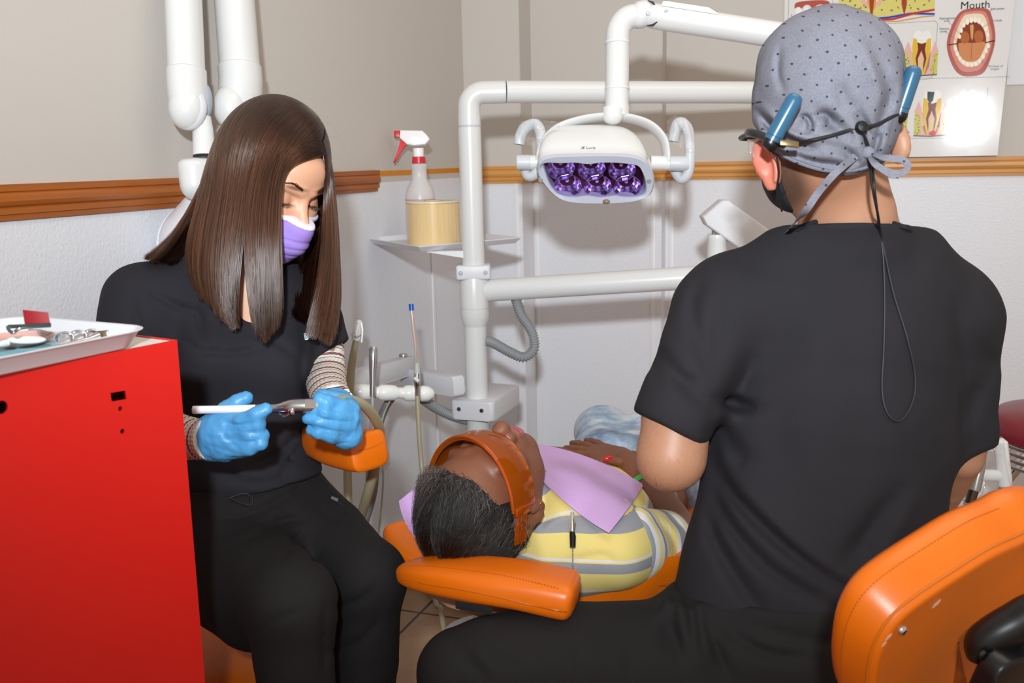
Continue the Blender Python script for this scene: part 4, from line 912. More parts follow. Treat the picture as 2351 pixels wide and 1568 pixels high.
# surgical cap
cp = NT('cap_grey_dotted'); lc = HC_-np.array([dn.location.x, dn.location.y, 0])
ax1 = nz(lR*.94-Z3*.30); ax2 = nz(Z3*.94+lR*.30)
def dotc(ax, off): 
    v = cp.n('ShaderNodeVectorMath', operation='DOT_PRODUCT'); cp.set(v.inputs[0], cp.co); v.inputs[1].default_value = tuple(ax); return cp.math('ADD', v.outputs['Value'], off)
wob = cp.math('MULTIPLY', cp.math('SUBTRACT', cp.noise(14, 2), .5), .012)
u_ = cp.math('DIVIDE', cp.math('ADD', dotc(ax1, 5.0), wob), .0310); v_ = cp.math('DIVIDE', cp.math('ADD', dotc(ax2, 5.0), wob), .0214)
def dots(ou, ov):
    a = cp.math('SUBTRACT', cp.math('FRACT', cp.math('ADD', u_, ou)), .5); b = cp.math('SUBTRACT', cp.math('FRACT', cp.math('ADD', v_, ov)), .5)
    a = cp.math('MULTIPLY', a, .0310); b = cp.math('MULTIPLY', b, .0214); r = cp.math('SQRT', cp.math('ADD', cp.math('MULTIPLY', a, a), cp.math('MULTIPLY', b, b)))
    return cp.math('LESS_THAN', r, .0016)
dm = cp.math('MAXIMUM', dots(0, 0), dots(.5, .5)); hn_ = cp.noise(420, 3, .7); base = cp.mix(hn_, lin('5a5a63'), lin('8a8a95'))
cp.out(Base_Color=cp.mix(cp.math('MULTIPLY', dm, .85), base, lin('2a2734')), Roughness=.9, Specular_IOR_Level=.2, Normal=cp.bump(cp.noise(600, 2), .3, .0008)); M_cap = cp.m
S = SDF(HC_-.16, HC_+.16, .0026)
S.ell(HC_+fu_*.006-fd*.003, (.0925, .102, .112), HR); S.ell(P(1912, 215, 1.345), (.074, .078, .095), k=.05); S.ell(P(1895, 335, 1.345), (.075, .06, .035), k=.03); S.ell(P(1900, 125, 1.37), (.084, .08, .052), k=.03)
a_, b_, c_ = P(1735, 320, 1.37), P(2058, 350, 1.38), P(1905, 438, 1.29); nn_ = nz(np.cross(b_-a_, c_-a_)); nn_ = nn_ if nn_[2] < 0 else -nn_
S.plane((a_+b_+c_)/3, nn_, .004)
z_ = 1.27
CF = [([(1965, 250, z_), (1990, 300, z_), (1992, 350, z_)], 13.2, .010), ([(2000, 120, z_), (2035, 190, z_), (2040, 260, 1.29)], 14.85, .005), ([(1985, 110, z_), (2010, 170, z_), (2030, 250, z_)], 16.5, -.006), ([(1870, 250, z_), (1935, 300, z_), (1960, 340, z_)], 16.5, .007), ([(1742, 258, 1.30), (1800, 320, z_), (1880, 345, z_)], 11.55, .011), ([(1755, 250, 1.3), (1815, 305, z_), (1880, 320, z_)], 9.9, -.007),
      ([(1790, 110, z_), (1786, 170, 1.29), (1800, 210, z_)], 8.25, .004), ([(1920, 190, z_), (1950, 260, z_)], 19.8, .006), ([(1905, 260, z_), (1925, 300, z_)], 13.2, .007), ([(1865, 270, z_), (1895, 262, z_), (1905, 285, z_), (1885, 302, z_)], 8.25, .008), ([(1835, 275, z_), (1850, 268, z_), (1862, 290, z_), (1850, 305, z_)], 6.6, .009), ([(1880, 325, z_), (1960, 360, z_)], 11.55, .006), ([(1920, 320, z_), (1975, 380, z_)], 11.55, .007), ([(2020, 300, z_), (2000, 370, z_)], 11.55, .008), ([(2050, 200, 1.3), (2010, 310, z_)], 13.2, .005), ([(1800, 345, z_), (1870, 372, z_), (1950, 380, z_)], 8.25, .007)]
S.disp(lambda p: 1.5*folds2(p, CF, 1.42)+.0028*pnoise(p, 38, 4)+.0008*pnoise(p, 120, 5))
capo = S.mesh('surgical_cap', M_cap, dn, 2); csf = surf(capo)
def onc(x, y, l, z=1.27):
    q = csf(x, y, l); return q if q is not None else P(x, y, z)
MB().tube([onc(1738, 310, .001, 1.34), onc(1775, 342, .001, 1.33), onc(1830, 372, .0, 1.31), onc(1900, 392, .0, 1.285), onc(1975, 388, .0, 1.29), onc(2030, 362, .0, 1.31)], .0045, 8, smooth=30, flat=(Z3, .6)).build('cap_hem', M_cap, capo)
def ribbon(name, pts, w_, m, par, th=.0012, n=40, up=None):
    cc = catmull(pts, n); mb = MB()
    def f(u, v):
        i = u*n; a = int(min(i, n-1)); p = cc[a]+(cc[a+1]-cc[a])*(i-a); t = nz(cc[min(a+1, n)]-cc[max(a-1, 0)]); s = nz(np.cross(t, cF)); return p+s*(v-.5)*w_
    return mb.grid(f, n, 4, th).build(name, m, par)
ribbon('cap_tie', [onc(1992, 338, .004), onc(1960, 362, .006), P(1920, 395, 1.272), P(1880, 440, 1.29), P(1845, 490, 1.31), tsf(1805, 532, .004, 1.36)], .0095, M_cap, capo)
ribbon('cap_bow', [onc(1998, 350, .005), P(2030, 362, 1.272), P(2068, 366, 1.262), P(2084, 378, 1.26), P(2075, 395, 1.262), P(2045, 396, 1.268), P(2010, 378, 1.27), onc(1995, 356, .005)], .0085, M_cap, capo, up=1)
ribbon('cap_bow', [onc(1998, 358, .005), P(2020, 384, 1.27), P(2045, 400, 1.266), P(2064, 402, 1.264)], .0085, M_cap, capo)
MB().ball(onc(1992, 350, .003), (.009, .007, .008)).build('cap_knot', M_cap, capo)
# eyewear with blue temple ends and a black neck cord
gl = thing('loupe_glasses', 'safety glasses with thick blue temple ends worn over the grey cap', 'glasses', P(1760, 310, 1.33))
M_blue = mat('temple_blue', '285673', .28, Coat_Weight=.3); M_gold = mat('hinge_gold', '8d7a52', .3, .8)
for (a, b, z) in (((1822, 232), (1778, 312), 1.262), ((2096, 168), (2070, 246), 1.30)):
    A_, B_ = P(*a, z), P(*b, z+.012); MB().tube([A_+nz(A_-B_)*.0095, A_+nz(A_-B_)*.0085, A_+nz(A_-B_)*.0055, A_, B_], [.002, .0062, .0092, .0108, .0108], 24).build('temple_end', M_blue, gl)
    tD = nz(B_-A_); MB().tube([B_, B_+tD*.0008, B_+tD*.006], [.0110, .0102, .0106], 24).build('temple_ring', M_blue, gl)
    MB().tube([B_+tD*.0055, B_+tD*.012, B_+tD*.018-cR*.002], [.0104, .0108, .0075], 20, smooth=8).build('socket', M_black, gl)
lt = [P(1800, 332, 1.268), P(1770, 322, 1.285), P(1748, 312, 1.31), P(1722, 304, 1.345), P(1718, 306, 1.40)]
MB().tube(lt, .0055, 12, smooth=24, flat=(Z3, 1.0)).build('temple_arm', M_black, gl)
MB().box(P(1812, 330, 1.262), (.024, .004, .0075), (nz(cR*.97-cU*.12), cF, cU), .0012).build('logo_plate', M_gold, gl)
clr = NT('shield_clear'); clr.out(Base_Color=(.95, .93, 1, 1), Roughness=.03, Transmission_Weight=.9, IOR=1.2, Alpha=.55)
MB().prism([(0, 0), (.018, .001), (.015, -.018), (.009, -.026), (.003, -.018)], cR, cU, P(1716, 320, 1.35), cF*.003, .0008).build('side_shield', clr.m, gl)
frm = HC_+fd*.112+fu_*.0
MB().tube([P(1718, 306, 1.385)]+[frm+fs_*x+fu_*.004 for x in (-.05, 0, .05)]+[P(2052, 262, 1.44)], .003, 8, smooth=20).build('glasses_frame', M_black, gl)
cd = thing('neck_cord', 'long black eyewear cord hanging in a loop down the back of the scrub top', 'cord', onc(1978, 293, .008))
kpt = onc(1978, 293, .010)
MB().tube([onc(1822, 333, .004), onc(1860, 322, .004), onc(1905, 312, .004), onc(1945, 300, .004), kpt], .0022, 8, smooth=30).build('cord', M_cord, cd)
MB().tube([kpt, onc(2010, 287, .004), onc(2035, 275, .004), P(2040, 272, 1.29), P(2062, 262, 1.305)], .0022, 8, smooth=20).build('cord', M_cord, cd)
MB().lathe([(0, .007), (.006, .006), (.0085, .002), (.0088, -.004), (.006, -.007)], kpt, -cF, 20).build('cord_slide', M_black, cd)
def drop(lst): 
    out = [kpt-cU*.004]
    for x, y in lst:
        if y < 400: q = onc(x, y, .006)
        elif y < 515: q = P(x, y, 1.275+(y-400)/115*.045)
        else: q = tsf(x, y, .0035, 1.36)
        out.append(q)
    return out
MB().tube(drop([(1992, 330), (2003, 380), (2006, 420), (2012, 470), (2018, 515), (2028, 595), (2031, 700), (2029, 801), (2025, 893), (2037, 948), (2064, 967), (2092, 930), (2101, 870), (2083, 778), (2051, 673), (2033, 590), (2022, 535), (2015, 490), (2003, 430), (1996, 370), (1986, 320)]), .00175, 8, smooth=160).build('cord_loop', M_cord, cd)
# black face mask and ear loop
S = SDF(P(1830, 430, 1.40)-.13, P(1830, 430, 1.40)+.13, .003)
S.ell(P(1838, 402, 1.455), (.0535, .0535, .056)); S.ell(HC_+fd*.055-fu_*.065, (.055, .060, .055), HR, k=.02); S.plane(P(1800, 380, 1.40), nz(cR*.75-cF*.6+cU*-.1), .002); S.plane(HC_+fd*.1-fu_*.035, fu_, .003)
S.disp(lambda p: .0012*pnoise(p, 90, 3)); mk = S.mesh('face_mask', mat('mask_black', '1b1c20', .7), dn, 2)
MB().tube([P(1762, 338, 1.30), P(1783, 362, 1.305), P(1788, 400, 1.32), P(1784, 440, 1.345), P(1795, 485, 1.385)], .0013, 6, smooth=24).build('ear_loop', M_cord, mk)

# fine dark hair on the forearm and stubble along the jaw
def fuzz(name, o, n, accept, flow, L, rad, m, par, seed=1):
    from mathutils.bvhtree import BVHTree
    r_ = np.random.default_rng(seed); off = wloc(o); me = o.data; vs = np.array([v.co for v in me.vertices])+off; ns = np.array([v.normal for v in me.vertices]); ok = np.nonzero(accept(vs))[0]; out = []
    if len(ok) == 0: print('no fuzz', name); return
    for i in r_.choice(ok, n):
        q = vs[i]+r_.normal(size=3)*.0015; nn = ns[i]; q = q+nn*(.0-((q-vs[i])@nn)); f = flow-nn*(flow@nn); f = nz(f+r_.normal(size=3)*.25); ln = L*r_.uniform(.5, 1.2); out.append(np.array([q+f*ln*t+nn*ln*.35*t*(1.3-t) for t in np.linspace(0, 1, 5)]))
    return strands(name, out, [rad*np.linspace(1, .3, 5)]*n, m, par)
def hairmat0(name, col):
    t = NT(name); hb_ = t.n('ShaderNodeBsdfHairPrincipled'); hb_.inputs['Color'].default_value = lin(col); t.set(t.t.nodes['Material Output'].inputs[0], hb_.outputs[0]); t.t.nodes.remove(t.b); return t.m
M_fz = hairmat0('body_hair_dark', '2a1a12')
ce = P(1541, 1048, 1.425); fuzz('arm_hair', body, 1700, lambda v: np.linalg.norm(v-ce, axis=1) < .085, -Z3*1.0+lF*.2-lR*.2, .010, .00010, M_fz, body, 3)
cj = P(1790, 440, 1.42); fuzz('stubble', body, 5200, lambda v: (np.linalg.norm((v-cj)/np.array([.05, .05, .075]), axis=1) < 1) & ((v-P(1822, 430, 1.4))@nz(cR*.9-cU*.35) < 0), -Z3, .0032, .00012, M_fz, body, 4)
# ================================================================ the dental chair
CH = P(1330, 1310, 1.80)
chair = thing('dental_chair', 'orange reclining dental chair with padded headrest and white frame holding the patient', 'dental chair', (P(1400, 1250, 1.9)[0], P(1400, 1250, 1.9)[1], 0))
def leather(name, col, var=.06):
    t = NT(name); n1 = t.noise(420, 3, .6); n2 = t.noise(14, 3); c = lin(col)
    return t.out(Base_Color=t.mix(n2, tuple(x*(1-var) for x in c[:3])+(1,), tuple(min(1, x*(1+var)) for x in c[:3])+(1,)), Roughness=t.math('ADD', .30, t.math('MULTIPLY', n2, .12)), Normal=t.bump(n1, .12, .0008), Specular_IOR_Level=.5)
M_or = leather('vinyl_orange', 'dc6a05')
M_thr = mat('stitch_orange', 'a9500c', .7)
def stitch(name, pts, par, m=None, step=.0046, r=.00055, n=200):
    cc = np.array(catmull(pts, n)); L = np.concatenate([[0], np.cumsum(np.linalg.norm(np.diff(cc, axis=0), axis=1))]); mb = MB(); q = lambda s: np.array([np.interp(s, L, cc[:, i]) for i in range(3)])
    s = 0
    while s < L[-1]-step: mb.tube([q(s), q(s+step*.6)], r, 5); s += step
    return mb.build(name, m or M_thr, par)
# headrest: one thick pad towards the viewer and a wing on the far side
def superloft(name, path, hh, hd, m, par, ex=3.2, n=60, seg=36, up=Z3, endr=.6):
    """path: centres; hh/hd half height / half depth per point; rounded ends"""
    cc = catmull([np.append(p, (a, b)) for p, a, b in zip(path, hh, hd)], n); mb = MB(); rows = []
    for i in range(n+1):
        c = cc[i][:3]; t = nz(cc[min(i+1, n)][:3]-cc[max(i-1, 0)][:3]); s = nz(np.cross(t, up)); u_ = np.cross(s, t); d0 = np.linalg.norm(c-cc[0][:3]); d1 = np.linalg.norm(c-cc[n][:3]); R_ = cc[i][3]*endr
        k = min(1, math.sqrt(max(0.0, 1-max(0, 1-d0/R_)**2)), math.sqrt(max(0.0, 1-max(0, 1-d1/(R_*.8))**2))); k = max(k, .02); sc = (1-endr*.9)+endr*.9*k if 0 < i < n else (1-endr*.9)+.01
        rows.append([c+s*math.copysign(abs(math.cos(a))**(2/ex), math.cos(a))*cc[i][4]*sc+u_*math.copysign(abs(math.sin(a))**(2/ex), math.sin(a))*cc[i][3]*sc for a in (2*PI*q/seg for q in range(seg))])
    mb.add([p for r_ in rows for p in r_], [[i*seg+k, i*seg+(k+1) % seg, (i+1)*seg+(k+1) % seg, (i+1)*seg+k] for i in range(n) for k in range(seg)]+[list(range(seg))[::-1], [n*seg+k for k in range(seg)]])
    return mb.build(name, m, par, ang=50)
hp_ = PP([(952, 1308, 1.545), (978, 1311, 1.52), (1030, 1318, 1.49), (1110, 1330, 1.46), (1200, 1342, 1.44), (1285, 1360, 1.425), (1326, 1370, 1.42)])
hr = superloft('headrest', hp_, [.016, .022, .0245, .0260, .0275, .0290, .0275], [.036, .042, .046, .048, .048, .046, .044], M_or, chair, ex=3.0)
superloft('headrest_wing', PP([(922, 1203, 1.74), (932, 1230, 1.72), (960, 1262, 1.68), (1000, 1290, 1.65)]), [.012, .018, .020, .018], [.030, .040, .045, .04], M_or, hr, ex=2.6, n=30); hsf = surf(hr)
st1 = [hsf(x, y, .0006, 1.5) for x, y in ((930, 1299), (960, 1298), (1010, 1302), (1080, 1310), (1150, 1320), (1220, 1335), (1280, 1350), (1322, 1364))]
stitch('seam_stitching', st1, hr)
pip = [hsf(x, y, .0002, 1.5) for x, y in ((930, 1330), (985, 1342), (1060, 1354), (1140, 1370), (1220, 1389), (1300, 1405), (1322, 1407))]
MB().tube(pip, .0010, 6, smooth=60).build('piping', mat('piping_orange_dark', 'bf5f08', .4), hr)
# backrest slab with flared shoulders, seat and leg rest run away from the viewer along the patient
cax = nz(V(.36, .93, 0)); csd = nz(V(.93, -.36, 0))           # chair length direction, patient's right side
O = P(1215, 1262, 1.60); O = O+Z3*0
def lift(s): return float(np.interp(s, [0, .6, .9], [1, .8, .25]))
def slab(name, prof, z_of, th, m, par, n=60, cut=None):
    """prof: list of (s along the chair, left half width, right half width)"""
    ss = np.linspace(prof[0][0], prof[-1][0], n); lw = np.interp(ss, [p[0] for p in prof], [p[1] for p in prof]); rw = np.interp(ss, [p[0] for p in prof], [p[2] for p in prof])
    mb = MB(); nv = 28; rows = []
    for s, l, r_ in zip(ss, lw, rw):
        row = []
        for k in range(nv):
            a = 2*PI*k/nv; cx = math.cos(a); sx = math.sin(a); x = math.copysign(abs(cx)**.35, cx); y = math.copysign(abs(sx)**.75, sx)
            wd = r_ if x > 0 else l; e = abs(x)**3
            row.append(O+cax*s+csd*x*wd+Z3*(z_of(s)-O[2]+y*th/2*(1-.12*e)+.095*e*abs(x)*lift(s)))
        rows.append(row)
    mb.add([p for r_ in rows for p in r_], [[i*nv+k, i*nv+(k+1) % nv, (i+1)*nv+(k+1) % nv, (i+1)*nv+k] for i in range(n-1) for k in range(nv)]+[list(range(nv))[::-1], [(n-1)*nv+k for k in range(nv)]])
    return mb.build(name, m, par, ang=70)

M_seatz = lambda s: float(np.interp(s, [0, .12, .55, .75, 1.15, 1.9], [.545, .53, .48, .45, .46, .25]))
bk = slab('backrest', [(.028, .05, .055), (.045, .11, .12), (.08, .18, .185), (.12, .215, .222), (.32, .20, .205), (.62, .19, .180)], M_seatz, .085, M_or, chair, 70)
slab('seat', [(.64, .19, .185), (.72, .23, .23), (1.1, .23, .23), (1.18, .2, .2)], M_seatz, .10, M_or, chair, 40); slab('leg_rest', [(1.19, .19, .19), (1.5, .18, .18), (1.62, .16, .16)], M_seatz, .08, M_or, chair, 40)
bsf = surf(bk)
def bs(x, y): 
    q = bsf(x, y, .0006); return q if q is not None else P(x, y, 1.55)
stitch('seam_stitching', [bs(x, y) for x, y in ((1338, 1357), (1390, 1356), (1450, 1352), (1510, 1346), (1560, 1334))], bk)
# shell, column and round base
def zs_(s): return M_seatz(s)-.06
mb = MB(); mb.box(O+cax*.33+Z3*(zs_(.33)-O[2]-.01), (.30, .55, .05), (csd, cax, Z3), .02, 3); mb.build('back_shell', M_wht2, chair)
MB().box(O+cax*.92+Z3*(.35-O[2]), (.34, .62, .09), (csd, cax, Z3), .03, 3).build('seat_frame', M_wht2, chair)
bcn = PZ(1150, 1330, 0.0); bcn = O+cax*.72; bcn[2] = 0
MB().lathe([(.13, .05), (.12, .12), (.10, .32)], bcn, Z3, 32).build('lift_column', M_wht2, chair)
gs = NT('base_grey_ribbed'); wv_ = gs.n('ShaderNodeTexWave', wave_type='BANDS', bands_direction='Z'); gs.set(wv_.inputs[0], gs.co); wv_.inputs['Scale'].default_value = 60; gs.out(Base_Color=lin('c9c5bb'), Roughness=.5, Normal=gs.bump(wv_.outputs[1], .4, .002))
bb0 = PZ(1090, 1395, .0); bcn2 = PZ(1130, 1362, .0)
MB().lathe([(.245, .0), (.250, .01), (.250, .055), (.238, .075), (.15, .085), (.0, .088)], PZ(1160, 1335, 0)+lF*.02, Z3, 64).build('floor_base', gs.m, chair, ang=60)
MB().tube([PZ(1160, 1335, 0)+Z3*.08, bcn+Z3*.12], [.09, .1], 24).build('base_neck', M_wht2, chair)
# headrest carrier plate, salmon backed, with a strip of black hook tape
hpl = MB().prism([(-.120, .01), (-.115, -.012), (-.08, -.026), (.0, -.036), (.07, -.030), (.09, -.012), (.09, 0)], nz(hp_[-1]-hp_[0]), Z3, P(1130, 1378, 1.54), nz(np.cross(Z3, hp_[-1]-hp_[0]))*.09, .004, 2).build('headrest_plate', mat('plate_salmon', 'c79a86', .5), chair)
MB().box(P(1088, 1396, 1.42), (.060, .006, .010), (nz(hp_[-1]-hp_[0]), lF, Z3), .001).build('hook_tape', mat('hook_tape_black', '141414', .95, bump=(900, 1.0)), hr)
MB().tube([P(1180, 1385, 1.56), O+cax*.10+Z3*(.47-O[2])], .012, 12).build('headrest_stem', M_chrome, chair)
# ================================================================ the patient
pt = thing('person', 'patient in striped yellow and grey shirt lying on the orange chair wearing orange glasses', 'person', (O+cax*.35)*np.array([1, 1, 0])+Z3*.62)
PO = np.array(pt.location)
pcn = nz(V(.64, .765, .03)); prr = V(.765, -.64, -.11); prr = nz(prr-pcn*(prr@pcn)); pfr = np.cross(prr, pcn); pfr = pfr if pfr[2] > 0 else -pfr
Hc = P(1098, 1158, 1.56); HP = lambda c=0, f=0, r=0: Hc+pcn*c+pfr*f+prr*r; PR_ = np.array([prr, pfr, pcn])
for nm_, q in (('nose', HP(.052, .118)), ('lips', HP(.086, .100)), ('chin', HP(.118, .075)), ('brow', HP(-.01, .09)), ('ear', HP(.01, -.01, .078)), ('crown', HP(-.1))): print(nm_, [round(v) for v in PXL(q)[:2]])
T0 = P(1285, 1150, 1.76); T0[2] = .615
T1, T2, T3 = T0+cax*.20-Z3*.03, T0+cax*.38-Z3*.06, T0+cax*.54-Z3*.07
shR, shL = P(1432, 1244, 1.66), P(1070, 1120, 1.88)
elR = P(1572, 1250, 1.81); wrR = P(1438, 1064, 2.03); elL = shL+V(.02, .28, -.03); wrL = P(1330, 1060, 2.12)
def p_torso(S, g=0.0):
    S.chain([T0-cax*.02, T1, T2], [.150+g, .144+g, .140+g], k=.04, sq=(Z3, .62)); S.cap(shL+(shR-shL)*.12, shR-(shR-shL)*.10, .060+g, .066+g, k=.05); S.cap(P(1235, 1262, 1.64), P(1420, 1272, 1.62), .042+g, .048+g, k=.05)
def p_legs(S, g=0.0):
    S.cap(T2+cax*.06-Z3*.02, T3, .155+g, .16+g, k=.04, sq=(Z3, .66))
    kR, kL = P(1485, 1010, 2.50), P(1392, 1000, 2.58)
    S.chain([T3+csd*.08, kR], [.088+g, .066+g], k=.05); S.chain([T3-csd*.08+Z3*.01, kL], [.088+g, .070+g], k=.05)
    S.chain([kR, kR+cax*.20-Z3*.30], [.062+g, .045+g], k=.03); S.chain([kL, kL+cax*.20-Z3*.30], [.066+g, .045+g], k=.03)
lo, hi = bb(np.array([Hc, shR, shL, elR, wrL, P(1400, 1000, 2.75), T3]), .14); lo[2] = .22
S = SDF(lo, hi, .0050)
p_torso(S, -.022); p_legs(S, -.014); S.chain([HP(.05, -.02), T0+Z3*.035+cax*.0], [.052, .060], k=.03)
S.ell(Hc, (.070, .088, .094), PR_, k=.02)
S.chain([shR, elR], [.046, .040], k=.03); S.chain([elR, elR+(wrR-elR)*.45, wrR], [.043, .041, .028], k=.01); S.chain([shL, elL], [.05, .042], k=.03); S.chain([elL, wrL], [.040, .028], k=.01)
M_skp = skin('skin_dark', '7a4a32', '613723')
bodyp = S.mesh('body', M_skp, pt, 2)
# fine head mesh sits in the same body: face, ears and neck at higher resolution
S = SDF(Hc-.19, Hc+.19, .0022)
S.ell(Hc, (.0735, .091, .097), PR_); S.ell(HP(.045, .028), (.060, .060, .070), PR_, k=.03); S.ell(HP(.098, .052), (.026, .026, .024), PR_, k=.04); S.chain([HP(.03, -.01, -.055), HP(.085, .035, -.03)], [.018, .016], k=.03); S.chain([HP(.03, -.01, .055), HP(.085, .035, .03)], [.018, .016], k=.03)
S.chain([HP(-.002, .086), HP(.022, .094), HP(.046, .108)], [.010, .0105, .0125], k=.014); S.ell(HP(.050, .112), (.0135, .012, .011), PR_, k=.008)
for r_ in (-1, 1):
    S.ell(HP(.052, .099, .0145*r_), (.0095, .0095, .010), PR_, k=.006); S.ell(HP(.058, .098, .009*r_), (.0042, .005, .004), PR_, k=.003, sub=True)
    S.ell(HP(.030, .072, .036*r_), (.022, .016, .022), PR_, k=.02); S.ell(HP(.004, .074, .031*r_), (.016, .010, .012), PR_, k=.014, sub=True); S.ell(HP(.005, .067, .031*r_), (.0135, .013, .0105), PR_, k=.004); S.cap(HP(-.014, .082, .014*r_), HP(-.012, .076, .045*r_), .008, .006, k=.014)
S.ell(HP(.074, .086), (.024, .014, .018), PR_, k=.016)
S.cap(HP(.0735, .0985, -.015), HP(.0735, .0985, .015), .0048, k=.006); S.ell(HP(.0730, .1010, 0), (.013, .0065, .0055), PR_, k=.004); S.ell(HP(.0850, .0985, 0), (.017, .0075, .0068), PR_, k=.005)
S.cap(HP(.0793, .107, -.020), HP(.0793, .107, .020), .0022, k=.003, sub=True)
S.ell(HP(.105, .072), (.018, .014, .014), PR_, k=.02)
S.chain([HP(.05, -.02), HP(.05, -.02)+(T0+Z3*.035-HP(.05, -.02))*.8], [.054, .060], k=.03)
ear(S, HP(.030, -.002, .072), prr+pfr*.15, -pcn, pfr, .032); ear(S, HP(.030, -.002, -.072), -prr+pfr*.15, -pcn, pfr, .032)
lipc = HP(.080, .103)-PO
M_skh = skin('skin_dark_face', '80503a', '68402c', [(lipc+pcn*.001, (.0215, .013, .0125), '995457', .22, PR_, 1.0), (HP(.0793, .112)-PO, (.02, .012, .0012), '7b3a34', .5, PR_, .8)])
head = S.mesh('head_surface', M_skh, bodyp, 1); head.name = 'face'
hsp = surf(head)
# hands
def hmesh(name, W, d, s, n, **kw):
    S = SDF(W-.16, W+.16, .0026); hand(S, W, d, s, n, **kw); return S
S = hmesh('h', wrR, nz(P(1335, 1022, 2.12)-wrR), V(.2, 1, .15), V(.1, .15, -1), curl=(.05, .12, .10), spread=.35, sc=.92); S.chain(PP([(1460, 1070, 2.02), (1425, 1061, 2.005), (1398, 1055, 1.998)]), [.011, .0092, .0078], k=.008); S.mesh('right_hand', M_skp, bodyp, 1)
S = hmesh('h', wrL, nz(V(.9, -.1, .05)), V(.1, .9, .2), V(0, 0, -1), curl=(.1, .2, .15), sc=.92); S.mesh('left_hand', M_skp, bodyp, 1)
nl = P(1395, 1053, 1.990); MB().ball(nl, (.010, .003, .0045), np.array([nz(cR+cU*.35), cF, nz(cU-cR*.35)])).build('red_fingernail', mat('nail_red', 'c8102a', .15), bodyp)
# wristband
wb_c = elR+(wrR-elR)*.64; wd = nz(wrR-elR)
wbn = MB().lathe([(.0370, -.007), (.0385, -.0065), (.0385, .0065), (.0370, .007), (.0370, -.007)], wb_c, wd, 40).build('wristband', mat('wristband_green', '3cb04a', .4), pt)
# striped shirt
def stripes(name, axis, off, bands, period):
    t = NT(name); v = t.n('ShaderNodeVectorMath', operation='DOT_PRODUCT'); t.set(v.inputs[0], t.co); v.inputs[1].default_value = tuple(axis)
    w_ = t.math('MULTIPLY', t.math('SUBTRACT', t.noise(7, 2), .5), .010)
    f = t.math('FRACT', t.math('DIVIDE', t.math('ADD', t.math('ADD', v.outputs['Value'], w_), off), period)); col = t.ramp(f, bands, 'CONSTANT')
    n_ = t.noise(700, 2, .7); col = t.mix(.18, col, t.mix(n_, (.35, .35, .37, 1), (.8, .8, .8, 1)))
    return t.out(Base_Color=col, Roughness=.9, Specular_IOR_Level=.2, Normal=t.bump(t.noise(900, 2), .3, .0006))
Yl, Gr, Wh = lin('e9cf62'), lin('85868d'), lin('ded6d2')
M_str = stripes('shirt_stripes', Z3, .62-.495, [(0, Yl), (.30, Gr), (.60, Yl), (.64, Wh), (.70, Yl)], .058)
aA = nz(elR-shR); M_slv = stripes('sleeve_stripes', nz(aA+V(0, .0, .15)), .5, [(0, Yl), (.10, Wh), (.13, Yl), (.22, Wh), (.25, Yl), (.36, Wh), (.44, Gr), (.66, Wh), (.74, Yl), (.80, Wh), (.86, Gr), (.93, Wh)], .115)
lo, hi = bb(np.array([T0, T1, T2, shR, shL]), .19); S = SDF(lo, hi, .0042); p_torso(S, 0.0); S.chain([shL, elL*.5+shL*.5], [.062, .056], k=.03); S.chain([HP(.075, -.02), T0+Z3*.04], [.062, .078], k=.03); S.plane(T2+cax*.06, cax, .006)
S.plane(P(1228, 1212, 1.60), nz(-cax-csd*.35+Z3*.25), .004); S.ell(HP(.05, -.02)+(T0+Z3*.035-HP(.05, -.02))*.5, (.066, .066, .10), np.array([prr, pfr, pcn]), k=.004, sub=True)
S.chain([shR-csd*.04-Z3*.008, shR+csd*.01-Z3*.005, shR+(elR-shR)*.35], [.060, .060, .057], k=.02)
S.disp(lambda p: .003*pnoise(p, 26, 9)+folds2(p, [([(1240, 1225), (1270, 1200), (1300, 1190)], 8, .004), ([(1290, 1290), (1380, 1275), (1410, 1290)], 8, .005), ([(1330, 1180), (1380, 1220), (1405, 1240)], 10, .004)], 2.0))
shp_ = S.mesh('shirt', M_str, pt, 2); ssf = surf(shp_)
lo, hi = bb(np.array([shR, elR]), .12); S = SDF(lo, hi, .0036); S.chain([shR-csd*.04-Z3*.008, shR+csd*.01-Z3*.005, shR+(elR-shR)*.75], [.0640, .0640, .0600], k=.02); S.plane(shR+(elR-shR)*.66, elR-shR, .004); S.plane(P(1404, 1230, 1.6), nz(-csd*.9-lR*.3), .003)
S.disp(lambda p: .003*pnoise(p, 30, 4)+folds2(p, [([(1440, 1150), (1470, 1200), (1460, 1280)], 9, .006), ([(1500, 1190), (1540, 1230), (1560, 1290)], 9, .006), ([(1530, 1180), (1570, 1215)], 8, .005)], 2.0))
S.mesh('sleeve', M_slv, shp_, 2)
# jeans
jn = NT('denim_washed'); n1 = jn.noise(6, 4, .6); n2 = jn.noise(120, 3, .7, jn.map(scale=(1, 1, 4))); col = jn.ramp(n1, [(.36, lin('34527e')), (.46, lin('7f9cbd')), (.56, lin('c9d5df'))])
jn.out(Base_Color=jn.mix(jn.math('MULTIPLY', n2, .35), col, lin('e3e8ec')), Roughness=.9, Normal=jn.bump(n2, .3, .001))
lo, hi = bb(np.array([T2, T3, P(1485, 1010, 2.5), P(1392, 1000, 2.58)+cax*.2-Z3*.3]), .17); S = SDF(lo, hi, .0050); p_legs(S); S.plane(T2+cax*.05, -cax, .005)
S.disp(lambda p: .006*pnoise(p, 22, 5)+folds2(p, [([(1345, 985), (1380, 970), (1410, 985)], 9, .008), ([(1330, 1020), (1380, 1010), (1420, 1030)], 10, .008), ([(1420, 960), (1428, 1000), (1420, 1050)], 5, .004)], 3.0))
S.mesh('jeans', jn.m, pt, 2)
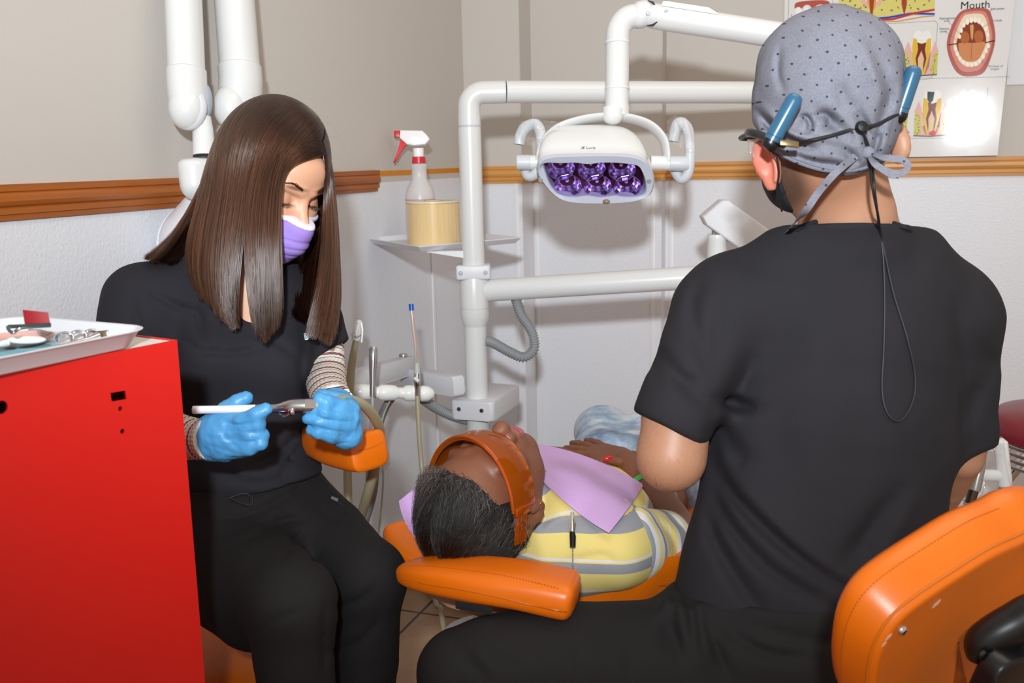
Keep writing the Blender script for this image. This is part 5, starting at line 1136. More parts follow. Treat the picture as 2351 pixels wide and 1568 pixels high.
for sgn, nm in ((1, 'a'), (-1, 'b')):
    kk = (P(1485, 1010, 2.50) if sgn > 0 else P(1392, 1000, 2.58))+cax*.20-Z3*.30; S = SDF(kk-.15, kk+.15, .005); S.cap(kk-Z3*.02, kk+cax*.05+Z3*.06, .042, .036); S.mesh('shoe', M_shoe, pt, 1)
# hair: dark scalp cap and combed strands, greyer at the hairline
S = SDF(Hc-.15, Hc+.15, .0026); S.ell(HP(-.004, -.004), (.0790, .0965, .1020), PR_)
def hair_mask(p):
    q = p-Hc; c_ = q@pcn; f_ = q@pfr; r_ = np.abs(q@prr); return c_+.030+.45*np.maximum(f_-.0, 0)-.6*np.maximum(-f_, 0)-.42*r_*(f_ < .03)-.15*r_      # <0 inside the hair
X, Y, Z = np.meshgrid(*S.ax, indexing='ij'); hm = hair_mask(np.stack([X, Y, Z], -1).reshape(-1, 3)).reshape(X.shape); S.D = np.maximum(S.D, hm).astype(np.float32); S.D = np.minimum(S.D, 1)
S.disp(lambda p: .0015*pnoise(p, 110, 6)); S.mesh('hair', mat('hair_scalp_dark', '0e0b0a', .7), pt, 1)
def hairmat(name, col, rough=.35, coat=.0):
    t = NT(name); hb_ = t.n('ShaderNodeBsdfHairPrincipled'); hb_.parametrization = 'COLOR'; hb_.inputs['Color'].default_value = lin(col); hb_.inputs['Roughness'].default_value = rough; hb_.inputs['Radial Roughness'].default_value = rough
    hb_.inputs['Random Roughness'].default_value = .2; t.set(t.t.nodes['Material Output'].inputs[0], hb_.outputs[0]); t.t.nodes.remove(t.b); return t.m
r_ = np.random.default_rng(5); dark, grey = [], []
for _ in range(9000):
    d = nz(r_.normal(size=3)); q = HP(d[2]*.100-.004, d[1]*.095-.004, d[0]*.0775); m = hair_mask(q[None])[0]
    if m > .002: continue
    nrm = nz(prr*d[0]/.077+pfr*d[1]/.095+pcn*d[2]/.1); flow = -pcn*.75-pfr*.8+prr*.25*np.sign(d[0]); flow = nz(flow-nrm*(flow@nrm)); edge = max(0, 1+m/.030) if d[1] > -.3 else 0
    Ln = r_.uniform(.030, .055)*(1-.45*edge); k = 9; side = nz(np.cross(nrm, flow)); ph = r_.uniform(0, 6.3); cur = .0035*edge+.0008; fq = r_.uniform(5, 9)
    c = [q+flow*Ln*t+nrm*(.002+.006*math.sin(PI*t*.8)*(.6+edge*1.4)-.030*Ln*t*t*8*.5)+side*cur*math.sin(ph+fq*t)+nrm*cur*math.cos(ph+fq*t) for t in np.linspace(0, 1, k)]
    (grey if r_.random() < .04+.5*edge else dark).append(np.array(c))
tp_r = np.linspace(1, .4, 9)
hs1 = strands('hair', dark, [.00030*tp_r]*len(dark), hairmat('hair_black', '0c0908', .45), pt); hs1.name = 'dark_hair'
strands('grey_hair', grey, [.00028*tp_r]*len(grey), hairmat('hair_grey', '5f5751', .4), pt)
# goggles
og = NT('tinted_orange'); tb = og.n('ShaderNodeBsdfTransparent'); tb.inputs[0].default_value = (1.0, .56, .22, 1); gb = og.n('ShaderNodeBsdfGlossy'); gb.inputs['Roughness'].default_value = .06; db = og.n('ShaderNodeBsdfDiffuse'); db.inputs[0].default_value = lin('ff7a18')
m0 = og.n('ShaderNodeMixShader'); m0.inputs[0].default_value = .25; og.set(m0.inputs[1], tb.outputs[0]); og.set(m0.inputs[2], db.outputs[0]); fr_ = og.n('ShaderNodeFresnel'); fr_.inputs[0].default_value = 1.6
m1 = og.n('ShaderNodeMixShader'); og.set(m1.inputs[0], fr_.outputs[0]); og.set(m1.inputs[1], m0.outputs[0]); og.set(m1.inputs[2], gb.outputs[0]); og.set(og.t.nodes['Material Output'].inputs[0], m1.outputs[0]); M_og = og.m
gg = thing('protective_glasses', 'transparent orange protective glasses worn by the patient on the chair', 'glasses', HP(0, .1))
def gpt(th, c, k=1.0): return HP(c, .008+.108*math.cos(th)*k, .088*math.sin(th)*k)
MB().grid(lambda u, v: gpt(-1.45+2.9*u, -.022+.058*v, 1.0-.05*v*v+.02*math.sin(PI*v)), 48, 10, .0018).build('lens_shield', M_og, gg)
MB().grid(lambda u, v: gpt(-1.40+2.8*u, -.022-.002*math.cos(v*PI), 1.0-.06*v), 48, 5, .0020).build('brow_bar', M_og, gg)
MB().tube([gpt(t_, -.022, 1.0) for t_ in np.linspace(-1.45, 1.45, 40)], .0022, 8).build('top_rim', M_og, gg)
for sg in (-1, 1):
    b0_ = gpt(1.45*sg, -.002, 1.0); ar_ = MB().box(b0_-pfr*.026, (.004, .058, .026), (prr, pfr, pcn), .0012).build('temple_arm', M_og, gg)
    MB().box(b0_+prr*.002*sg, (.007, .014, .034), (prr, pfr, pcn), .002).build('hinge_block', M_og, gg)
    for k in range(4): MB().box(b0_-pfr*.028+prr*.003*sg+pcn*(-.009+.006*k), (.002, .048, .0016), (prr, pfr, pcn)).build('vent_rib', M_og, ar_)
er_ = PXL(HP(.012, -.012, .078)); MB().tube([HP(.056, .004, .080)+.007*(math.cos(a)*pfr+math.sin(a)*nz(pcn)) for a in np.linspace(0, 2*PI, 17)[:-1]], .0011, 8, closed=True).build('hoop_earring', mat('gold', 'e0a84a', .2, 1), pt)
# bib, second bib on the headrest, clip and bead chain
bm_ = NT('bib_lilac'); w1 = bm_.n('ShaderNodeTexWave', wave_type='BANDS', bands_direction='DIAGONAL'); bm_.set(w1.inputs[0], bm_.co); w1.inputs['Scale'].default_value = 150
bm_.out(Base_Color=lin('c7a1d2'), Roughness=.85, Normal=bm_.bump(bm_.math('ADD', w1.outputs[1], bm_.math('MULTIPLY', bm_.noise(260, 2), .6)), .28, .0012)); M_bib = bm_.m
def patch(name, TL, TR, BR, BL, fz, m, par, bow=(0, 0, 0, 0), n=40, th=.0009):
    TL, TR, BR, BL = map(lambda q: np.array(q, float), (TL, TR, BR, BL))
    def f(u, v):
        p = (TL*(1-u)+TR*u)*(1-v)+(BL*(1-u)+BR*u)*v; s = 4*u*(1-u); p = p+np.array([0, bow[0]*(1-v)+bow[2]*v])*s; s = 4*v*(1-v); p = p+np.array([bow[3]*(1-u)+bow[1]*u, 0])*s
        return fz(p[0], p[1], u, v)
    return MB().grid(f, n, n, th).build(name, m, par)
def zbib(x, y, u, v):
    q = ssf(x, y); za = (q-CAM)@cF if q is not None else None
    zp = 1.92-.30*v+.02*u-.0*v*v     # gentle roof shape
    z = min(zp, za-.006) if za is not None else zp
    return P(x, y, z)
bz_ = np.array([[0.0]*21 for _ in range(21)])
TLb, TRb, BRb, BLb = map(np.array, ((1236., 1020.), (1478., 1113.), (1398., 1224.), (1243., 1100.)))
for i in range(21):
    for j in range(21):
        u, v = i/20, j/20; p = (TLb*(1-u)+TRb*u)*(1-v)+(BLb*(1-u)+BRb*u)*v; q = ssf(*p); zz = (q-CAM)@cF if q is not None else 3.0; zp = 1.90-.28*v+.05*u; bz_[i, j] = min(zp, zz-.014)
for _ in range(3):
    b2 = bz_.copy(); b2[1:-1, 1:-1] = (bz_[:-2, 1:-1]+bz_[2:, 1:-1]+bz_[1:-1, :-2]+bz_[1:-1, 2:])/4; bz_ = np.minimum(bz_, b2)*.5+.5*b2; 
def bzf(u, v):
    a, b = u*20, v*20; i, j = min(int(a), 19), min(int(b), 19); a -= i; b -= j; return bz_[i, j]*(1-a)*(1-b)+bz_[i+1, j]*a*(1-b)+bz_[i, j+1]*(1-a)*b+bz_[i+1, j+1]*a*b
bib = patch('bib', (1236, 1020), (1478, 1113), (1398, 1224), (1243, 1100), lambda x, y, u, v: P(x, y, bzf(u, v)-.006*math.exp(-((u-.55)/.05)**2)*(1-v)), M_bib, None, bow=(-14, 3, 10, -4)); tag(bib, 'lilac paper bib spread over the patient\'s chest', 'bib')
bib2 = patch('bib', (916, 1150), (1000, 1092), (1012, 1282), (986, 1272), lambda x, y, u, v: P(x, y, 1.635-.03*v+.015*math.sin(u*5)), M_bib, None, bow=(-3, 0, 0, -14)); tag(bib2, 'lilac paper sheet tucked on the headrest behind the patient\'s head', 'bib')
cl_ = thing('bib_clip', 'metal bib clip with black sleeve and bead chain at the collar', 'clip', P(1313, 1200, 1.60))
def onb(x, y, l=.004): 
    q = ssf(x, y, l); return q if q is not None else P(x, y, 1.6)
q1, q2 = onb(1313, 1176, .012), onb(1313, 1222, .010)
MB().tube([q1, q1*.5+q2*.5, q2], [.0022, .0034, .0042], 12, flat=(cF, .6)).build('jaw', M_chrome, cl_); MB().tube([q1+cR*.002, (q1+q2)*.5+cR*.005-cF*.002, q2+cR*.003], .0012, 8, smooth=10).build('spring_wire', M_chrome, cl_)
MB().tube([onb(1314, 1224, .009), onb(1315, 1232, .009), onb(1315, 1257, .009)], [.0045, .0052, .0046], 14).build('sleeve_black', M_black, cl_)
mb = MB()
for y in np.arange(1261, 1310, 4.3): mb.ball(onb(1315, y, .006), .0013, None, 8, 6)
mb.tube([onb(1315, 1257, .006), onb(1315, 1285, .006), onb(1315, 1309, .006)], .0004, 6).build('bead_chain', M_steel, cl_)
# ================================================================ the seated woman with long brown hair
wn = thing('person', 'person with long straight brown hair and purple mask seated holding a suction tube', 'person', (P(560, 1300, 1.7)[0], P(560, 1300, 1.7)[1], 0))
WO = np.array(wn.location)
aN = nz(V(.76, -.50, -.43)); aU = Z3+V(.22, 0, 0); aU = nz(aU-aN*(aU@aN)); aR = np.cross(aN, aU)
Ha = P(688, 456, 1.61)-aN*.076+aU*.008
FA = lambda u, n=0, r=0: Ha+aU*u+aN*n+aR*r; AR = np.array([aR, aN, aU])
tw = PP([(545, 715, 1.70), (560, 850, 1.70), (565, 960, 1.69), (562, 1080, 1.68)])
twr = [.118, .118, .108, .112]
def w_torso(S, g=0.0):
    S.chain(tw, [r+g for r in twr], k=.03, sq=(lF, .78)); S.cap(P(345, 700, 1.66), P(700, 738, 1.74), .066+g, .052+g, k=.06); S.cap(P(470, 650, 1.70), P(620, 655, 1.72), .050+g, .045+g, k=.05)
    S.ell(P(490, 830, 1.615), (.052+g, .045+g, .050+g), k=.05); S.ell(P(632, 842, 1.645), (.046+g, .040+g, .046+g), k=.05)
lA = PP([(325, 700, 1.65), (300, 830, 1.62), (330, 985, 1.55)]); lF_ = PP([(330, 985, 1.55), (400, 1000, 1.49), (470, 1006, 1.435)])
rA = PP([(722, 748, 1.74), (735, 800, 1.74), (745, 868, 1.70)]); rF_ = PP([(745, 868, 1.70), (752, 895, 1.62), (768, 925, 1.51)])
def w_legs(S, g=0.0):
    S.ell(P(555, 1200, 1.69), (.165+g, .125+g, .105+g), np.array([lR, lF, Z3]), k=.05)
    k1 = P(672, 1388, 1.42); S.chain([P(500, 1262, 1.66), P(590, 1322, 1.55), k1], [.086+g, .078+g, .062+g], k=.04); S.chain([k1, k1+V(.0, .0, -.12), k1+V(-.01, .02, -.42)], [.060+g, .056+g, .045+g], k=.02)
    k2 = P(842, 1330, 1.58); S.chain([P(640, 1215, 1.72), P(745, 1250, 1.66), k2], [.084+g, .076+g, .060+g], k=.04); S.chain([k2, k2+V(-.01, .0, -.14), k2+V(-.04, .02, -.45)], [.058+g, .052+g, .043+g], k=.02)
    S.cap(P(480, 1322, 1.70), P(585, 1395, 1.53), .072+g, .066+g, k=.04); return k1, k2
lo, hi = bb(np.array([Ha, *tw, *lA, *rA, *lF_, *rF_, P(842, 1330, 1.58), P(842, 1330, 1.58)-Z3*.45, P(600, 1300, 1.45), P(480, 1200, 1.7)]), .13); lo[2] = .05
S = SDF(lo, hi, .0050)
w_torso(S, -.016); w_legs(S, -.014); S.chain(lA, [.046, .042, .037], k=.02); S.chain(lF_, [.037, .034, .025], k=.01); S.chain(rA, [.034, .030, .028], k=.02); S.chain(rF_, [.028, .026, .022], k=.01)
S.chain([FA(-.06, -.015), P(560, 665, 1.70)], [.048, .055], k=.04); S.ell(Ha, (.066, .082, .105), AR, k=.02)
S.cap(P(555, 690, 1.635), P(570, 750, 1.63), .05, .04, k=.03, sq=(lF, .4))
M_skw = skin('skin_warm', 'd9a586', 'cc8c6c'); bodyw = S.mesh('body', M_skw, wn, 2)
S = SDF(Ha-.17, Ha+.17, .0020)
S.ell(FA(.012, -.005), (.0705, .088, .100), AR); S.ell(FA(-.045, .024), (.057, .058, .066), AR, k=.03); S.ell(FA(-.102, .056), (.024, .022, .020), AR, k=.035)
S.chain([FA(-.002, .082), FA(-.024, .090), FA(-.042, .103)], [.0080, .0078, .0090], k=.014); S.ell(FA(.030, .070), (.045, .02, .03), AR, k=.02)
for r_ in (-1, 1):
    S.ell(FA(-.046, .097, .010*r_), (.007, .008, .0075), AR, k=.005); S.ell(FA(-.030, .066, .034*r_), (.021, .018, .022), AR, k=.02)
    S.ell(FA(-.009, .084, .0300*r_), (.015, .0075, .0095), AR, k=.014, sub=True); S.ell(FA(-.0125, .0652, .0315*r_), (.0148, .0150, .0110), AR, k=.007)
    S.cap(FA(.008, .083, .014*r_), FA(.012, .076, .045*r_), .0062, .005, k=.012); S.cap(FA(-.0175, .0790, .018*r_), FA(-.0180, .0735, .045*r_), .0012, k=.002, sub=True)
S.ell(FA(-.070, .078), (.022, .014, .012), AR, k=.015)
faceS = SDF.copy(S)
lidm = [(FA(-.0115, .081, .0315*r_)-WO, (.015, .012, .0085), 'b07458', .6, AR, .35) for r_ in (-1, 1)]+[(FA(-.0185, .080, .0315*r_)-WO, (.016, .012, .0020), '3a2018', .6, AR, .9) for r_ in (-1, 1)]+[(FA(.0125, .088, .030*r_)-WO, (.020, .014, .0034), '4a2e20', .6, AR, .75) for r_ in (-1, 1)]
face = S.mesh('face', skin('skin_face_warm', 'dba98b', 'cf9272', lidm), bodyw, 1); fsf = surf(face)
print('woman landmarks', [(n_, [round(v) for v in PXL(q)[:2]]) for n_, q in (('eyeR', FA(-.018, .08, .0315)), ('eyeL', FA(-.018, .08, -.0315)), ('nose', FA(-.045, .108)), ('chin', FA(-.11, .075)), ('top', FA(.11)), ('brow', FA(.0125, .086, .03)))])
# lashes and brows
M_hdk = hairmat('lash_black', '0d0908', .4); M_brow = hairmat('brow_brown', '2b1a13', .4); la, bw = [], []
r_ = np.random.default_rng(11)
for sg in (1, -1):
    for _ in range(80):
        t = r_.uniform(-1, 1); q = np.array(fsf.bv.find_nearest(Vector(FA(-.0185-.0015*(1-t*t), .0795-.004*t*t, (.0315+.0145*t)*sg)))[0]); d = nz(aN*.8-aU*.75+aR*sg*t*.5); L = r_.uniform(.006, .0095); la.append(np.array([q+d*L*k/4+aU*.0012*(k/4)**2*2 for k in range(5)]))
    for _ in range(420):
        t = r_.uniform(0, 1); q = FA(.0105+.008*math.sin(PI*.5*min(1, t*1.5))-.006*max(0, t-.66)*3*.5+r_.normal()*.0015*(1.1-t), .0885-.010*t*t, (.0155+.034*t)*sg); h = fsf.bv.find_nearest(Vector(q)); q = np.array(h[0]); d = nz(aR*sg*.9+aU*.3+aN*.15); L = r_.uniform(.004, .007)
        bw.append(np.array([q+d*L*k/3 for k in range(4)]))
strands('eyelashes', la, [.00022*np.linspace(1, .3, 5)]*len(la), M_hdk, wn); strands('eyebrows', bw, [.00020*np.linspace(1, .4, 4)]*len(bw), M_brow, wn)
# mask
S = faceS; S.D = S.D-.0032
S.ell(FA(-.078, .062), (.046, .042, .036), AR, k=.03); S.cap(FA(-.058, .098), FA(-.072, .096), .014, .018, k=.03); S.ell(FA(-.108, .058), (.030, .028, .014), AR, k=.02)
pl_ = lambda p: sum(.0016*np.exp(-(((p-Ha)@aU+.066+.014*k+.10*np.abs((p-Ha)@aR))/.0020)**2) for k in range(3))
S.disp(lambda p: pl_(p)+.0006*pnoise(p, 70, 3)); Sfull = SDF.copy(S); tn_ = nz(aU+aN*.10)
S.plane(FA(-.036, .10), tn_, .001); S.plane(FA(-.06, .012), -aN, .003); S.plane(FA(-.122, .06), -aU, .006)
M_mask = mat('mask_lilac', '9c80d2', .8, bump=(500, .3)); mkw = S.mesh('face_mask', M_mask, wn, 1)
S2 = Sfull; S2.D = S2.D-.0014; S2.plane(FA(-.0355, .10), tn_, .0008); S2.plane(FA(-.0422, .10), -tn_, .0004); S2.plane(FA(-.06, .012), -aN, .003)
S2.mesh('mask_edge_band', mat('mask_band_pale', 'e9e2f6', .7, bump=(500, .3)), mkw, 1)
# scrub top with V neck
M_navy = cloth('scrub_black_blue', '242329', 1100, .22)
lo, hi = bb(np.array([*tw, P(225, 700, 1.62), P(790, 760, 1.74), P(545, 1140, 1.6), P(500, 600, 1.7)]), .11); S = SDF(lo, hi, .0040)
w_torso(S); S.ell(P(572, 1085, 1.67), (.118, .090, .05), np.array([lR, lF, Z3]), k=.03)
B_ = SDF.copy(S); B_.D[:] = 1; B_.chain(lA, [.064, .060, .05], k=.02); B_.plane(P(290, 872, 1.6), nz(-cU+cR*.1), .004); hh_ = np.maximum(.03-np.abs(S.D-B_.D), 0)/.03; S.D = np.minimum(S.D, B_.D)-hh_*hh_*.03/4
B_.D[:] = 1; B_.chain([rA[0], P(742, 800, 1.74)], [.052, .050], k=.02); B_.plane(P(760, 802, 1.70), nz(-cU*.8+cR*.45), .004); hh_ = np.maximum(.02-np.abs(S.D-B_.D), 0)/.02; S.D = np.minimum(S.D, B_.D)-hh_*hh_*.02/4
S.cap(P(566, 600, 1.62), P(571, 712, 1.61), .050, .018, k=.004, sub=True); S.cap(P(566, 560, 1.70), P(560, 640, 1.70), .062, .06, k=.004, sub=True)
S.plane(P(600, 1128, 1.6), nz(-cU+cR*.22), .004)
WF = [([(470, 800), (520, 812), (600, 800)], 9, .006), ([(420, 780), (470, 810), (500, 805)], 8, .006), ([(690, 990), (640, 1040), (560, 1080)], 9, .007), ([(705, 1010), (670, 1050), (640, 1100)], 7, .006), ([(450, 700), (470, 780)], 10, .005), ([(330, 660), (400, 700), (460, 720)], 9, .006),
      ([(700, 780), (690, 860), (715, 930)], 10, .006), ([(300, 690), (330, 760), (400, 800)], 10, .006), ([(655, 1030), (668, 1060), (655, 1110)], 3, .003), ([(640, 1025), (665, 1055), (700, 1062)], 3, .0025), ([(500, 1090), (600, 1110), (700, 1080)], 10, .005), ([(560, 760), (640, 790), (690, 830)], 10, .004)]
S.disp(lambda p: folds2(p, WF, 1.72)+.0025*pnoise(p, 24, 12)+.0007*pnoise(p, 90, 5)); wtop = S.mesh('scrub_top', M_navy, wn, 2); wsf = surf(wtop)
bq, bn = wsf(701, 773, .0008, 1.6), None
xr = nz(cR*.97+cU*.02-cF*.1); bdg = MB().prism(rrect(.012, .011, .001, 3), xr, nz(cU+cR*.12), bq-cF*.002, cF*.0012).build('logo_badge', mat('badge_white', 'e4edf2', .6), wtop, smooth=False)
MB().tube([bq-cF*.0024+.0036*(math.cos(a)*xr+math.sin(a)*cU) for a in np.linspace(0, 2*PI, 17)[:-1]], .0006, 6, closed=True).tube([bq-cF*.0024+.0014*(math.cos(a)*xr+math.sin(a)*cU) for a in np.linspace(0, 2*PI, 9)[:-1]], .0005, 6, closed=True).build('badge_ring', mat('badge_teal', '1f5f70', .5), bdg)
# trousers
lo, hi = bb(np.array([P(555, 1200, 1.69), P(842, 1330, 1.58), P(842, 1330, 1.58)-Z3*.45, P(672, 1388, 1.42), P(400, 1200, 1.7)]), .13); lo[2] = .07; S = SDF(lo, hi, .0045)
kA, kB = w_legs(S); S.cap(P(560, 1110, 1.68), P(560, 1150, 1.68), .118, .125, k=.03, sq=(lF, .80)); S.plane(P(600, 1098, 1.6), nz(cU-cR*.20), .004)
TF = [([(470, 1190), (560, 1185), (640, 1150), (710, 1110)], 7, .006), ([(560, 1245), (640, 1200), (700, 1190)], 9, .007), ([(640, 1290), (680, 1240), (700, 1220)], 7, .005), ([(700, 1310), (740, 1260)], 7, .004), ([(760, 1395), (820, 1380), (860, 1350)], 10, .006), ([(750, 1500), (830, 1470), (870, 1420)], 10, .006), ([(745, 1380), (742, 1480), (745, 1560)], 8, .006), ([(590, 1450), (640, 1420), (700, 1400)], 8, .004), ([(727, 1162), (760, 1190), (820, 1200), (860, 1225)], 3, .003), ([(470, 1145), (560, 1140), (640, 1120)], 5, .004)]
S.disp(lambda p: folds2(p, TF, 1.75)+.003*pnoise(p, 22, 21)+.0008*pnoise(p, 80, 5)); wtr = S.mesh('scrub_trousers', M_scrub_t, wn, 2); wtsf = surf(wtr)
ds = [(528, 1143), (555, 1134), (572, 1137), (578, 1150), (574, 1160), (562, 1158), (545, 1152), (530, 1144)]
def ot(f, x, y, l, z): 
    q = f(x, y, l); return q if q is not None else P(x, y, z)
MB().tube([ot(wtsf, x, y, .003, 1.58) for x, y in ds]+[ot(wtsf, 575, 1162, .003, 1.58), ot(wtsf, 580, 1135, .003, 1.58)], .0013, 6, smooth=60).build('drawstring', M_cord, wtr)
zt_ = MB().box(ot(wtsf, 768, 1146, .001, 1.6), (.012, .004, .006), (nz(cR-cU*.4), cF, nz(cU+cR*.4))).build('pocket_tag', mat('tag_silver', '5f5753', .5, .3), wtr)
MB().tube([ot(wtsf, 775, 1150, .001, 1.6), ot(wtsf, 790, 1165, .001, 1.6), ot(wtsf, 797, 1180, .001, 1.6)], .001, 6, smooth=10).build('zip', M_cord, wtr)
for k_ in (kA+V(-.01, .02, -.42), kB+V(-.04, .02, -.45)): shoe('shoe', k_, V(.5, -.8, 0), M_shoe, wn, M_sole)
# striped knit sleeves
def knit(name, path, rs, axis):
    t = NT(name); v = t.n('ShaderNodeVectorMath', operation='DOT_PRODUCT'); t.set(v.inputs[0], t.co); v.inputs[1].default_value = tuple(nz(axis)); f = t.math('FRACT', t.math('DIVIDE', t.math('ADD', v.outputs['Value'], 5.0), .0205))
    cr, bk_, pk = lin('ded6cc'), lin('17171f'), lin('b5606c'); return t.out(Base_Color=t.ramp(f, [(0, cr), (.40, bk_), (.475, pk), (.55, bk_), (.62, cr), (.86, bk_), (.92, cr)], 'CONSTANT'), Roughness=.9, Normal=t.bump(t.noise(800, 2), .4, .0008))
def knit_sleeve(path, rs, m, par, N=44):
    mb = MB(); mb.tube(path, rs, 96, smooth=50); o = mb.build('knit_sleeve', m, par, ang=80)
    return o
def ribs(o, path, n=30):
    off = wloc(o); a, b = path[0], path[-1]; ax_ = nz(b-a)
    for v in o.data.vertices:
        q = np.array(v.co)+off; t = (q-a)@ax_; c = a+ax_*t; d = q-c; s_, n_, _ = frame(ax_); an = math.atan2(d@n_, d@s_); v.co = Vector(q-off+nz(d)*.0006*math.sin(n*an))
pL = PP([(335, 990, 1.53), (400, 1002, 1.48), (455, 1008, 1.443), (486, 1007, 1.422)]); o = knit_sleeve(pL, [.040, .034, .0290, .0300], knit('knit_left', pL, 0, pL[-1]-pL[1]), wn); ribs(o, pL[1:])
pR = PP([(742, 805, 1.74), (746, 862, 1.70), (753, 895, 1.62), (766, 918, 1.53), (770, 925, 1.51)]); o = knit_sleeve(pR, [.036, .034, .031, .0275, .0275], knit('knit_right', pR, 0, nz(cU*-.9+cR*.25-cF*.35)), wn); ribs(o, pR[1:3])
# gloved hands, fingers closed on the suction tube
zc = 1.42
S = SDF(P(440, 1080, 1.33), P(660, 870, 1.52), .0022); lo = np.minimum(P(430, 1090, 1.34), P(660, 880, 1.50)); hi = np.maximum(P(430, 1090, 1.34), P(660, 880, 1.50)); lo = np.min([P(x, y, z) for x in (430, 660) for y in (880, 1095) for z in (1.33, 1.53)], 0); hi = np.max([P(x, y, z) for x in (430, 660) for y in (880, 1095) for z in (1.33, 1.53)], 0)
S = SDF(lo, hi, .0021)
S.cap(P(474, 1008, 1.43), P(500, 1003, 1.42), .0285, .027, k=.01, sq=(cF, .9)); S.cap(P(500, 1000, 1.425), P(548, 985, 1.415), .0275, .021, k=.012, sq=(cF, .72)); S.cap(P(498, 1012, 1.425), P(552, 1020, 1.415), .0255, .018, k=.012, sq=(cF, .75)); S.ell(P(525, 1000, 1.412), (.030, .020, .030), np.array([cR, cF, cU]), k=.012)
F_ = lambda pts, rs, k=.005: S.chain(PP(pts), rs, k=k)
F_([(528, 968, 1.412), (556, 966, 1.398), (590, 953, 1.390), (611, 938, 1.388)], [.0135, .0122, .0112, .0088]); F_([(535, 984, 1.408), (570, 986, 1.395), (590, 980, 1.394), (586, 968, 1.412)], [.0125, .0115, .0108, .009])
F_([(540, 1003, 1.408), (575, 1004, 1.396), (592, 1000, 1.398), (588, 992, 1.418)], [.012, .0112, .0102, .009]); F_([(540, 1026, 1.412), (575, 1028, 1.400), (597, 1018, 1.398), (603, 1000, 1.402), (598, 992, 1.414)], [.0115, .0108, .0098, .0088, .008])
F_([(496, 972, 1.425), (520, 944, 1.425), (545, 925, 1.424), (566, 914, 1.422)], [.016, .0135, .0120, .0098], .012)
GF = [([(470, 1000), (520, 1010), (560, 1003)], 3, .0012), ([(480, 985), (530, 990), (575, 980)], 3, .0012), ([(478, 1020), (520, 1036), (560, 1046)], 3.5, .0015), ([(490, 965), (515, 1000), (550, 1035)], 4, .0012), ([(475, 990), (490, 1030), (505, 1050)], 3, .0016), ([(500, 955), (540, 975), (600, 965)], 3, .001), ([(545, 1012), (590, 1014)], 2.5, .002), ([(545, 992), (590, 992)], 2.5, .002), ([(530, 975), (575, 974)], 2.5, .0016)]
S.disp(lambda p: folds2(p, GF, 1.43)+.0013*pnoise(p, 160, 3)+.0005*pnoise(p, 380, 4)); S.mesh('right_glove', M_glove, wn, 1)
lo = np.min([P(x, y, z) for x in (670, 860) for y in (880, 1060) for z in (1.34, 1.58)], 0); hi = np.max([P(x, y, z) for x in (670, 860) for y in (880, 1060) for z in (1.34, 1.58)], 0); S = SDF(lo, hi, .0021)
S.cap(P(772, 930, 1.50), P(785, 955, 1.465), .026, .026, k=.01); S.cap(P(790, 945, 1.455), P(795, 1000, 1.445), .022, .020, k=.012); S.ell(P(786, 972, 1.450), (.027, .022, .034), np.array([nz(cR+cU*.2), cF, cU]), k=.012)
F_([(806, 940, 1.442), (780, 934, 1.424), (752, 924, 1.410), (735, 917, 1.408)], [.0135, .0120, .0112, .0092]); F_([(806, 958, 1.435), (775, 955, 1.415), (745, 948, 1.402), (728, 948, 1.404)], [.0128, .0118, .0108, .0090])
F_([(800, 980, 1.432), (765, 976, 1.412), (730, 968, 1.402), (708, 962, 1.406)], [.0125, .0112, .0102, .0085]); F_([(790, 1005, 1.436), (762, 1000, 1.418), (732, 992, 1.408), (715, 986, 1.412)], [.0115, .0105, .0095, .0080])
F_([(790, 930, 1.470), (765, 918, 1.455), (742, 912, 1.445), (733, 915, 1.438)], [.015, .0125, .0110, .0095], .012)
GF = [([(800, 1000), (815, 960), (808, 930)], 4, .0012), ([(770, 1015), (805, 1000), (815, 970)], 3, .0012), ([(735, 935), (780, 944), (815, 950)], 2.5, .0022), ([(725, 956), (770, 966), (808, 968)], 2.5, .0022), ([(712, 974), (760, 988), (800, 992)], 2.5, .002), ([(745, 1005), (780, 1018), (800, 1012)], 3, .0012), ([(752, 915), (760, 930)], 2, .0012), ([(740, 945), (746, 955)], 2, .0012)]
S.disp(lambda p: folds2(p, GF, 1.47)+.0013*pnoise(p, 160, 7)+.0005*pnoise(p, 380, 4)); S.mesh('left_glove', M_glove, wn, 1)
# suction handpiece and its hose
sh_ = thing('suction_handpiece', 'steel suction handpiece with white straight tip held in both blue gloves', 'dental instrument', P(640, 936, 1.408))
zt = 1.407
tpth = PP([(443, 941, zt), (446, 941, zt), (520, 940, zt), (590, 938, zt)])
mb = MB().tube(tpth, [.0054, .0056, .0056, .0057], 20, caps=False); mb.tube(tpth, [.0040, .0040, .0040, .0040], 20, caps=False); o = mb.build('white_tip', mat('tip_white', 'e9eaee', .35), sh_); sm = o.modifiers.new('s', 'SOLIDIFY'); sm.thickness = .0002
MB().tube(PP([(588, 938, zt), (600, 937, zt), (635, 937, zt), (655, 935, zt), (675, 932, zt), (700, 932, zt), (705, 932, zt)]), [.0058, .0060, .0062, .0088, .0102, .0104, .0098], 28, smooth=40).build('handpiece_body', M_steel, sh_)
MB().tube(PP([(702, 932, zt), (703, 932, zt), (728, 932, zt), (729, 932, zt)]), [.0094, .0108, .0108, .0094], 28).build('collar', M_chrome, sh_)
MB().ball(P(668, 946, zt-.009), (.0056, .004, .0056)).build('lever_ball', M_chrome, sh_); MB().tube(PP([(640, 950, zt-.004), (652, 956, zt-.009), (664, 950, zt-.010)]), .0016, 8, smooth=12).build('lever_loop', M_chrome, sh_)
